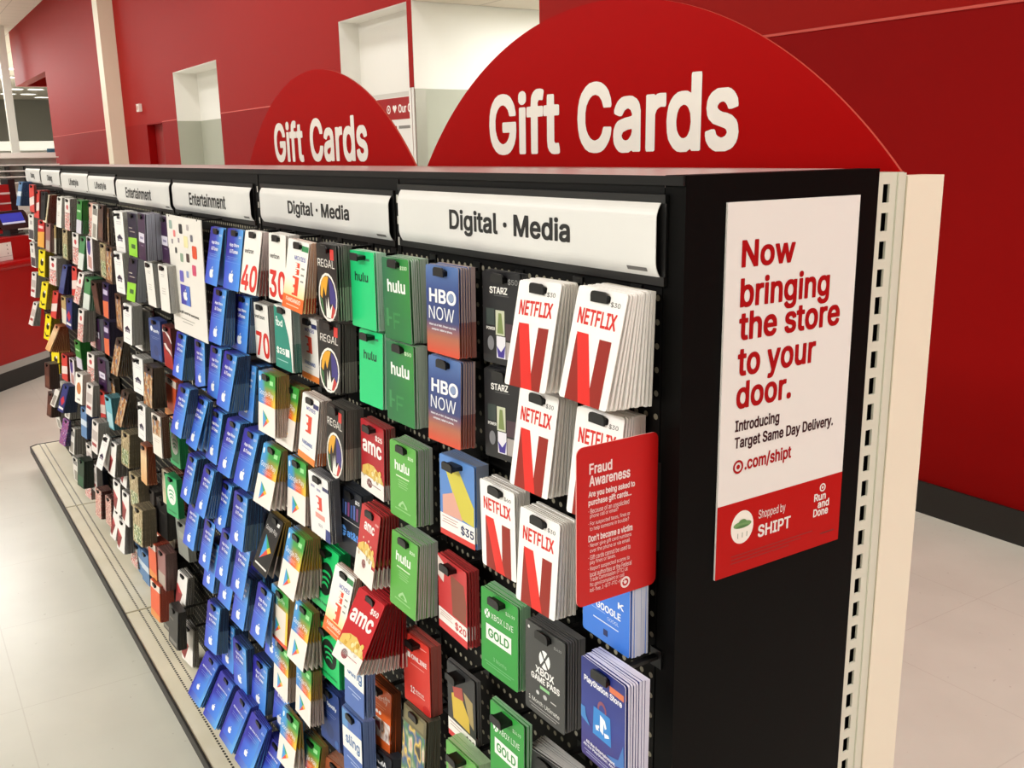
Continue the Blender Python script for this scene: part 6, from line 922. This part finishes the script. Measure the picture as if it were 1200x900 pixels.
 ('blkw', -2.4395, -0.0475, 0.5856, 1.7, -4.9, 0.5, 0.0375, 12, 0, 'dark card with white lower label under far Entertainment header', ''),
 ('blk', -2.2323, -0.0589, 0.6107, 7.1, -3.6, 2.1, 0.0259, 8, 0, 'black card under far Entertainment header', ''),
 ('delt', -2.0868, -0.0506, 0.4202, 3.8, -10.3, -1.1, 0.02, 6, 0, 'white card with red triangle under far Entertainment header, topmost', ''),
 ('delt', -2.0693, -0.0556, 0.2576, 6.7, -6.8, 0.2, 0.016, 5, 0, 'white card with red triangle under far Entertainment header, lowest', ''),
 ('dgry', -2.2399, -0.0494, 0.4113, 2.5, -4.7, 0.4, 0.0394, 13, 0, 'dark grey card under far Entertainment header, topmost right', ''),
 ('dgry', -2.0322, -0.099, 0.3443, 2.7, -6.4, -0.7, 0.022, 7, 0, 'dark grey card under far Entertainment header, middle', ''),
 ('oran', -2.2719, -0.0942, 0.4697, 2.1, -3.9, -4.4, 0.0418, 13, 0, 'orange card under far Entertainment header, middle right', ''),
 ('pinkb', -2.1881, -0.0854, 0.4683, 3.3, -4.6, -1.0, 0.033, 11, 0, 'dusky pink card under far Entertainment header', ''),
 ('oran', -2.2174, -0.1076, 0.3571, 4.8, -5.1, -1.0, 0.042, 14, 0, 'orange card under far Entertainment header, lowest', ''),
 ('dgry', -2.3091, -0.0651, 0.2577, 4.2, -1.0, -0.4, 0.042, 14, 0, 'dark grey card under far Entertainment header, lowest', ''),
 ('oran', -2.365, -0.0468, 0.4441, 6.7, -1.0, 5.3, 0.0138, 4, 0, 'orange card under far Entertainment header, middle left', ''),
 ('brn', -2.7212, -0.0493, 1.489, -0.1, -6.4, 1.8, 0.0077, 2, 0, 'dark brown card under near Lifestyle header, topmost', ''),
 ('brno', -2.6977, -0.0386, 1.4792, 0.7, -4.5, 2.5, 0.007, 2, 0, 'brown and orange card under near Lifestyle header, topmost', ''),
 ('pinkw', -3.0167, -0.0315, 1.4842, 1.5, -5.2, 2.3, 0.0215, 7, 0, 'pink and white card under near Lifestyle header', ''),
 ('wgr', -2.8945, -0.0358, 1.482, 1.6, -7.5, 2.5, 0.0258, 8, 0, 'white and grey card under near Lifestyle header', ''),
 ('grn', -3.0803, -0.0544, 1.4928, 1.4, -7.4, 1.4, 0.0199, 6, 0, 'green card under near Lifestyle header', ''),
 ('wred', -3.2931, -0.0622, 1.4927, 2.9, -5.9, 1.7, 0.025, 8, 0, 'white card with red pattern under far Lifestyle header, topmost', ''),
 ('wpl', -3.4841, -0.0607, 1.4924, 3.3, -7.9, 1.2, 0.042, 14, 0, 'plain white card with grey print under far Lifestyle header', ''),
 ('redw', -4.0332, -0.0887, 1.5311, 5.0, -4.9, 1.0, 0.0104, 3, 0, 'red and white card under near Dining header, topmost left', ''),
 ('redw', -3.9829, -0.0753, 1.5068, 5.4, -7.4, 1.4, 0.042, 14, 0, 'red and white card under near Dining header, topmost right', ''),
 ('blk', -3.8938, -0.0633, 1.5017, 3.8, -8.1, 1.0, 0.0093, 3, 0, 'black card under near Dining header', ''),
 ('crem', -3.8674, -0.051, 1.491, 1.7, -12.4, 0.9, 0.028, 9, 0, 'cream card under near Dining header', ''),
 ('blue', -4.7225, -0.051, 1.5308, 4.8, -13.3, 0.6, 0.041, 13, 0, 'pale blue card under far Dining header', ''),
 ('wpic', -4.3319, -0.0703, 1.3891, 7.2, -6.0, 1.4, 0.042, 14, 0, 'white card with dark picture under far Dining header, topmost', ''),
 ('redy', -4.0604, -0.0642, 1.3738, 9.8, -7.4, 2.1, 0.042, 14, 0, 'red and yellow card under near Dining header', ''),
 ('tanw', -3.7885, -0.0539, 1.3674, 3.1, -5.7, 0.6, 0.042, 14, 0, 'tan and white card under near Dining header, topmost', ''),
 ('pinkb', -3.8198, -0.0697, 1.3732, 3.9, -7.1, 1.2, 0.0128, 4, 0, 'dusky pink card under near Dining header', ''),
 ('tang', -3.5246, -0.0505, 1.3645, 3.5, -5.3, 1.7, 0.0405, 13, 0, 'tan and green card under far Lifestyle header', ''),
 ('wred', -3.2413, -0.0572, 1.3664, 4.6, -5.0, 1.8, 0.042, 14, 0, 'white card with red pattern under far Lifestyle header, second down', ''),
 ('grnw', -3.1395, -0.0483, 1.3563, 2.3, -11.0, 1.1, 0.0383, 12, 0, 'green and white card under far Lifestyle header', ''),
 ('purw', -2.9911, -0.0518, 1.3672, 3.1, -3.9, 1.3, 0.0418, 13, 0, 'white card with purple oval under near Lifestyle header', ''),
 ('tang', -2.8291, -0.0385, 1.3541, 1.9, -3.1, 2.2, 0.0285, 9, 0, 'tan and green card under near Lifestyle header, topmost', ''),
 ('brno', -2.6485, -0.0528, 1.3569, 2.4, -5.0, 1.3, 0.042, 14, 0, 'brown and orange card under far Entertainment header', ''),
 ('wpic', -4.4869, -0.0647, 1.2472, 6.0, -2.7, 1.3, 0.042, 14, 0, 'white card with dark picture under far Dining header, middle', ''),
 ('yel', -4.1683, -0.0643, 1.2337, 10.0, -7.1, 2.4, 0.042, 14, 0, 'yellow card with black blob under near Dining header, topmost', ''),
 ('wred', -3.8322, -0.0664, 1.2288, 10.0, -5.9, 3.2, 0.042, 14, 0, 'white card with red pattern under near Dining header', ''),
 ('navy', -3.6599, -0.0462, 1.2079, 3.4, -14.8, 0.4, 0.025, 8, 0, 'navy card under far Lifestyle header', ''),
 ('redw', -3.5434, -0.03, 1.2095, 3.3, -5.9, 1.4, 0.02, 6, 0, 'red and white card under far Lifestyle header, topmost', ''),
 ('wred', -3.29, -0.0443, 1.2106, 3.7, -16.0, 1.3, 0.0343, 11, 0, 'white card with red pattern under far Lifestyle header, third down', ''),
 ('grnw', -3.1165, -0.0508, 1.2092, 4.4, -10.2, 1.3, 0.0408, 13, 0, 'green and white card under near Lifestyle header', ''),
 ('brn', -3.0223, -0.0516, 1.2052, 2.0, 2.8, 0.8, 0.0416, 13, 0, 'dark brown card under near Lifestyle header, lowest', ''),
 ('navo', -2.7883, -0.0512, 1.2236, 2.1, -4.4, 0.9, 0.0412, 13, 0, 'navy and orange card under near Lifestyle header, topmost', ''),
 ('brno', -2.661, -0.0393, 1.1976, 1.3, -2.3, 1.3, 0.0293, 9, 0, 'brown and orange card under near Lifestyle header, lowest', ''),
 ('grys', -4.489, -0.072, 1.1024, 6.5, -9.3, 0.7, 0.042, 14, 0, 'white card, thick grey pile under far Dining header, topmost', ''),
 ('yel', -4.0753, -0.0798, 1.0973, 9.7, -12.4, 1.4, 0.042, 14, 0, 'yellow card with black blob under near Dining header, second down', ''),
 ('redw', -3.9871, -0.0527, 1.0631, 6.8, -11.3, 1.5, 0.042, 14, 0, 'red and white card under near Dining header, middle', ''),
 ('tanw', -3.8, -0.05, 1.062, 3.2, -3.8, 0.8, 0.04, 13, 0, 'tan and white card under near Dining header, lowest', ''),
 ('navd', -3.4723, -0.0738, 1.0919, 4.7, -6.7, 1.5, 0.022, 7, 0, 'navy card with red diamond under far Lifestyle header, topmost', ''),
 ('wred', -3.1182, -0.0868, 1.0962, 2.8, -8.8, -0.4, 0.0384, 12, 0, 'white card with red pattern under near Lifestyle header, topmost', ''),
 ('wred', -3.1666, -0.0454, 1.0614, 2.2, -4.1, 0.5, 0, 0, 0, 'white card with red pattern under far Lifestyle header, fourth down', ''),
 ('purp', -3.0947, -0.0437, 1.0611, 2.0, -2.2, 0.2, 0.0337, 11, 0, 'dark purple card with pale label under near Lifestyle header, topmost', ''),
 ('navo', -2.8405, -0.0536, 1.0864, 1.6, -4.4, -0.4, 0.042, 14, 0, 'navy and orange card under near Lifestyle header, lowest', ''),
 ('grys', -4.6902, -0.0607, 0.9313, 5.2, -18.4, 0.2, 0.02, 6, 0, 'white card, thick grey pile under far Dining header, lowest', ''),
 ('yel', -4.3065, -0.0551, 0.9156, 8.7, -11.0, 2.1, 0.042, 14, 0, 'yellow card with black blob under near Dining header, third down', ''),
 ('copp', -3.8855, -0.0757, 0.9277, 4.6, -27.2, 0.4, 0.033, 11, 0, 'copper brown card, fanned under near Dining header', ''),
 ('grn', -3.573, -0.0506, 0.9033, 4.4, -0.5, -0.1, 0.0406, 13, 0, 'green card under far Lifestyle header', ''),
 ('phot', -2.542, -0.0703, 1.0699, 3.1, -15.1, -1.0, 0.017, 5, 0, 'brown photo card under far Entertainment header, topmost left', ''),
 ('wred', -3.2266, -0.057, 0.9074, 6.6, -5.5, 1.2, 0.042, 14, 0, 'white card with red pattern under far Lifestyle header, lowest', ''),
 ('purp', -3.0658, -0.0477, 0.9107, 7.5, -2.1, 1.5, 0.0147, 4, 0, 'dark purple card with pale label under near Lifestyle header, lowest', ''),
 ('cook', -3.2671, -0.1002, 0.8281, 7.8, -7.7, -0.1, 0.0402, 13, 0, 'white card with orange disc under far Lifestyle header', ''),
 ('grys', -3.0904, -0.0931, 0.8178, 4.6, -8.2, -0.6, 0.024, 8, 0, 'white card, thick grey pile under near Lifestyle header, topmost', ''),
 ('redw', -3.1974, -0.0379, 0.7612, 2.7, -3.0, -0.6, 0.0279, 9, 0, 'red and white card under far Lifestyle header, lowest', ''),
 ('aqua', -2.9208, -0.0652, 0.8003, 3.8, -0.3, -0.8, 0.042, 14, 0, 'aqua card under near Lifestyle header', ''),
 ('phot', -3.0252, -0.03, 0.8494, 5.1, 1.2, 2.1, 0.02, 6, 0, 'brown photo card under near Lifestyle header', ''),
 ('phot', -2.6441, -0.0528, 0.8729, 2.7, -18.2, -1.6, 0.022, 7, 0, 'brown photo card under far Entertainment header, lowest', ''),
 ('brn', -4.1565, -0.1069, 0.7136, 6.3, -5.9, -1.4, 0.042, 14, 0, 'dark brown card under near Dining header', ''),
 ('yel', -4.255, -0.0523, 0.7629, 14.5, -3.5, 2.9, 0.042, 14, 0, 'yellow card with black blob under near Dining header, lowest', ''),
 ('redw', -3.9874, -0.0507, 0.7763, 7.0, -5.1, 0.8, 0.0407, 13, 0, 'red and white card under near Dining header, lowest', ''),
 ('purw', -3.7734, -0.0519, 0.7931, 3.8, -3.6, -0.1, 0.0419, 13, 0, 'white card with purple oval under near Dining header', ''),
 ('wpic', -4.4022, -0.0542, 0.6126, 9.1, -5.1, 0.8, 0.042, 14, 0, 'white card with dark picture under far Dining header, lowest', ''),
 ('wgr', -4.2386, -0.0516, 0.5979, 3.9, -24.4, -1.1, 0.0416, 13, 0, 'white and grey card under near Dining header, topmost left', ''),
 ('navd', -3.7638, -0.0879, 0.6824, 5.9, -18.8, -0.8, 0.042, 14, 0, 'navy card with red diamond under near Dining header', ''),
 ('wgr', -4.0262, -0.0458, 0.5898, 4.6, -11.3, -0.9, 0.0358, 11, 0, 'white and grey card under near Dining header, topmost right', ''),
 ('brn', -4.3151, -0.0912, 0.5397, 5.1, -10.1, -1.6, 0.0366, 12, 0, 'dark brown card under far Dining header', ''),
 ('wgr', -4.5515, -0.0514, 0.4083, 6.3, 5.8, 0.2, 0.0414, 13, 0, 'white and grey card under far Dining header', ''),
 ('purp2', -4.0113, -0.0747, 0.4692, 8.2, -15.2, 0.9, 0.0113, 3, 0, 'speckled purple card under near Dining header', ''),
 ('wgr', -3.9557, -0.0604, 0.4399, 5.2, -8.4, -0.7, 0.042, 14, 0, 'white and grey card under near Dining header, middle', ''),
 ('blue', -3.2937, -0.0959, 0.6823, 4.3, -6.2, -2.2, 0.042, 14, 0, 'pale blue card under far Lifestyle header', ''),
 ('grys', -2.9869, -0.1056, 0.6997, 3.9, -7.9, -0.5, 0.0374, 12, 0, 'white card, thick grey pile under near Lifestyle header, lowest', ''),
 ('lws', -2.8358, -0.0964, 0.6779, 2.1, -20.2, -2.9, 0.0051, 1, 0, 'white card with black house emblem under near Lifestyle header', ''),
 ('delt', -2.7737, -0.0883, 0.6689, 4.0, -9.6, -1.2, 0.0387, 12, 0, 'white card with red triangle under near Lifestyle header, topmost', ''),
 ('delt', -2.7996, -0.0466, 0.6121, 2.0, -10.4, -0.9, 0.0366, 12, 0, 'white card with red triangle under near Lifestyle header, second down', ''),
 ('tang', -2.6841, -0.0606, 0.7208, 5.9, -6.6, -0.6, 0.042, 14, 0, 'tan and green card under near Lifestyle header, lowest', ''),
 ('wgr', -4.0972, -0.0484, 0.2578, 5.5, -1.8, 0.6, 0.0384, 12, 0, 'white and grey card under near Dining header, lowest', ''),
 ('dgrn', -3.5431, -0.0965, 0.4035, 7.1, -7.3, -1.1, 0.0395, 13, 0, 'dark green card under far Lifestyle header', ''),
 ('pinkw', -3.679, -0.0565, 0.3049, 5.8, -5.4, -1.1, 0.042, 14, 0, 'pink and white card under far Lifestyle header', ''),
 ('grys', -3.656, -0.0435, 0.4321, 4.7, -2.8, 0.6, 0.0335, 11, 0, 'white card, thick grey pile under far Lifestyle header, left', ''),
 ('grys', -3.5066, -0.054, 0.3857, 4.2, -4.9, -0.7, 0.021, 7, 0, 'white card, thick grey pile under far Lifestyle header, right', ''),
 ('navd', -3.5478, -0.03, 0.3469, 5.8, 0.4, 4.7, 0.02, 6, 0, 'navy card with red diamond under far Lifestyle header, lowest', ''),
 ('delt', -2.8626, -0.0782, 0.4969, 4.8, -4.7, -0.3, 0.042, 14, 0, 'white card with red triangle under near Lifestyle header, third down left', ''),
 ('delt', -2.7606, -0.0694, 0.4829, 3.7, -5.7, -0.6, 0.0364, 12, 0, 'white card with red triangle under near Lifestyle header, third down right', ''),
 ('tang', -2.4881, -0.0862, 0.6303, 6.0, -2.6, -0.1, 0.0357, 11, 0, 'tan and green card under far Entertainment header, left', ''),
 ('tang', -2.2957, -0.1194, 0.5817, 6.1, -5.6, -0.5, 0.042, 14, 0, 'tan and green card under far Entertainment header, right', ''),
 ('grey', -2.7009, -0.03, 0.5188, 4.0, -4.0, 1.5, 0.02, 6, 0, 'plain grey card under near Lifestyle header', ''),
 ('dgry', -2.6485, -0.03, 0.4081, 6.2, -2.1, 3.0, 0.02, 6, 0, 'dark grey card under far Entertainment header, topmost left', ''),
 ('patt', -3.3937, -0.0656, 0.3078, 4.5, -6.0, -1.9, 0.042, 14, 0, 'mottled pink card under far Lifestyle header, left', ''),
 ('patt', -3.2893, -0.0473, 0.3012, 3.5, -5.1, -0.6, 0.0373, 12, 0, 'mottled pink card under far Lifestyle header, right', ''),
 ('delt', -3.1932, -0.0349, 0.2754, 2.8, -13.9, -0.5, 0.0249, 8, 0, 'white card with red triangle under far Lifestyle header', ''),
 ('delt', -2.8818, -0.0732, 0.3383, 5.8, -7.6, 0.7, 0.0294, 9, 0, 'white card with red triangle under near Lifestyle header, lowest', ''),
 ('wred', -2.8703, -0.0408, 0.2739, 2.9, -3.8, 0.6, 0.0308, 10, 0, 'white card with red pattern under near Lifestyle header, lowest', ''),
 ('blue', -2.8203, -0.0408, 0.257, 2.5, 1.3, 3.3, 0.0308, 10, 0, 'pale blue card under near Lifestyle header, left', ''),
 ('blue', -2.7112, -0.0381, 0.2647, 3.9, -2.7, 0.6, 0.0281, 9, 0, 'pale blue card under near Lifestyle header, right', ''),
]
# ---------------------------------------------------------------- the gift cards on their hooks
CM = {}
def cmesh(k, thick=.0009):
    if (k, thick) not in CM: CM[(k, thick)] = card_mesh(k, thick)
    return CM[(k, thick)]
HB = mat('#0c0b0b', .4, .4)
stock = MB()
def pose(x, y, z, yaw, pit, rol):
    return Matrix.Translation((x, y, z)) @ Matrix.Rotation(math.radians(yaw), 4, 'Z') @ Matrix.Rotation(math.radians(pit), 4, 'X') @ Matrix.Rotation(math.radians(rol), 4, 'Y')
LONG = {'hulub': .012, 'gblue': .014, 'gred': .012, 'online': .012, 'gblack': .016, 'xgold': .008, 'xgold2': .016, 'spot': .012, 'amc25': .01, 'sfly': .008, 'lws': .012, 'ggreen': .016}
FAN = ('amc50', 'amc', 'goog1', 'gdark', 'copp', 'navy', 'nflx', 'phot')
rj = random.Random(11)
def hook(x, z, y_front, ext, label, yaw):
    m = MB(); tip = y_front-ext; zs = -.0085
    m.box((-.004, y_front+.006, zs-.0012), (.004, .003, zs+.0028), HB); m.box((-.0135, tip, zs-.0034), (.0135, y_front+.006, zs+.0028), HB)
    m.slab([rrect(-.0135, -.0055, .0135, .0062, .005, 4, (0, 1, 1, 0))], HB, HB, lambda p, q, k=0: (p, tip-.0022+.0022*k, zs+q+.001))
    m.box((-.009, -.0025, zs-.012), (.009, .0002, zs+.010), HB)
    o = m.build('peg_hook'); o.location = (x, 0, z)
    return tag(o, label, 'hook', 'black peg hooks of the gondola')
for (kind, x, y, z, yaw, pit, rol, t, n, ni, words, grp) in PILES:
    me = cmesh(kind); Wd, Ht, base, edge, ops = ART[kind]
    o = bpy.data.objects.new('gift_card', me); COL.objects.link(o); o.matrix_world = pose(x, y, z, yaw, pit, rol)
    tag(o, words, 'gift card', grp or None)
    hook(x, z, y, LONG.get(kind, .004), 'black hook of '+words, yaw)
    for k in range(1, n+1):
        f = k/max(n, 1); jy, jr = rj.uniform(-.5, .5), rj.uniform(-.4, .4)
        T = pose(x, y+t*f, z+rj.uniform(-.0006, .0006), yaw*(1-f)+jy, pit*(1-f)+(-1.0 if kind in FAN else .55*pit)*f, rol*(1-.7*f)+jr)
        if k <= ni:
            c = o.copy(); c.data = cmesh(kind, .0026); COL.objects.link(c); c.matrix_world = T
            tag(c, 'spare card stacked behind '+words, 'gift card', 'cards behind '+words)
        else:
            stock.uvf = lambda p: (p[0]/Wd+.5, 1+p[2]/Ht)
            E = card(edge); th = min(.0036, .96*t/n) if n else .001; lo = FOOT.get(kind)
            if lo:
                stock.box((-Wd/2, 0, -Ht*lo[0]), (Wd/2, th, 0), {'-y': cm(base), '*': E}, T, ('-z',)); stock.box((-Wd/2, 0, -Ht), (Wd/2, th, -Ht*lo[0]), {'-y': cm(base), '*': card(lo[1])}, T, ('+z',))
            else: stock.box((-Wd/2, 0, -Ht), (Wd/2, th, 0), {'-y': cm(base), '*': E}, T)
            add_ops(stock, kind, [q for q in ops if q[0] == 'r' and (q[3]-q[1])*(q[4]-q[2]) > .12], T, plain=True)
tag(stock.build('gift_card_stock'), 'remaining gift cards packed behind the front cards on every hook', 'gift cards', kind='stuff')
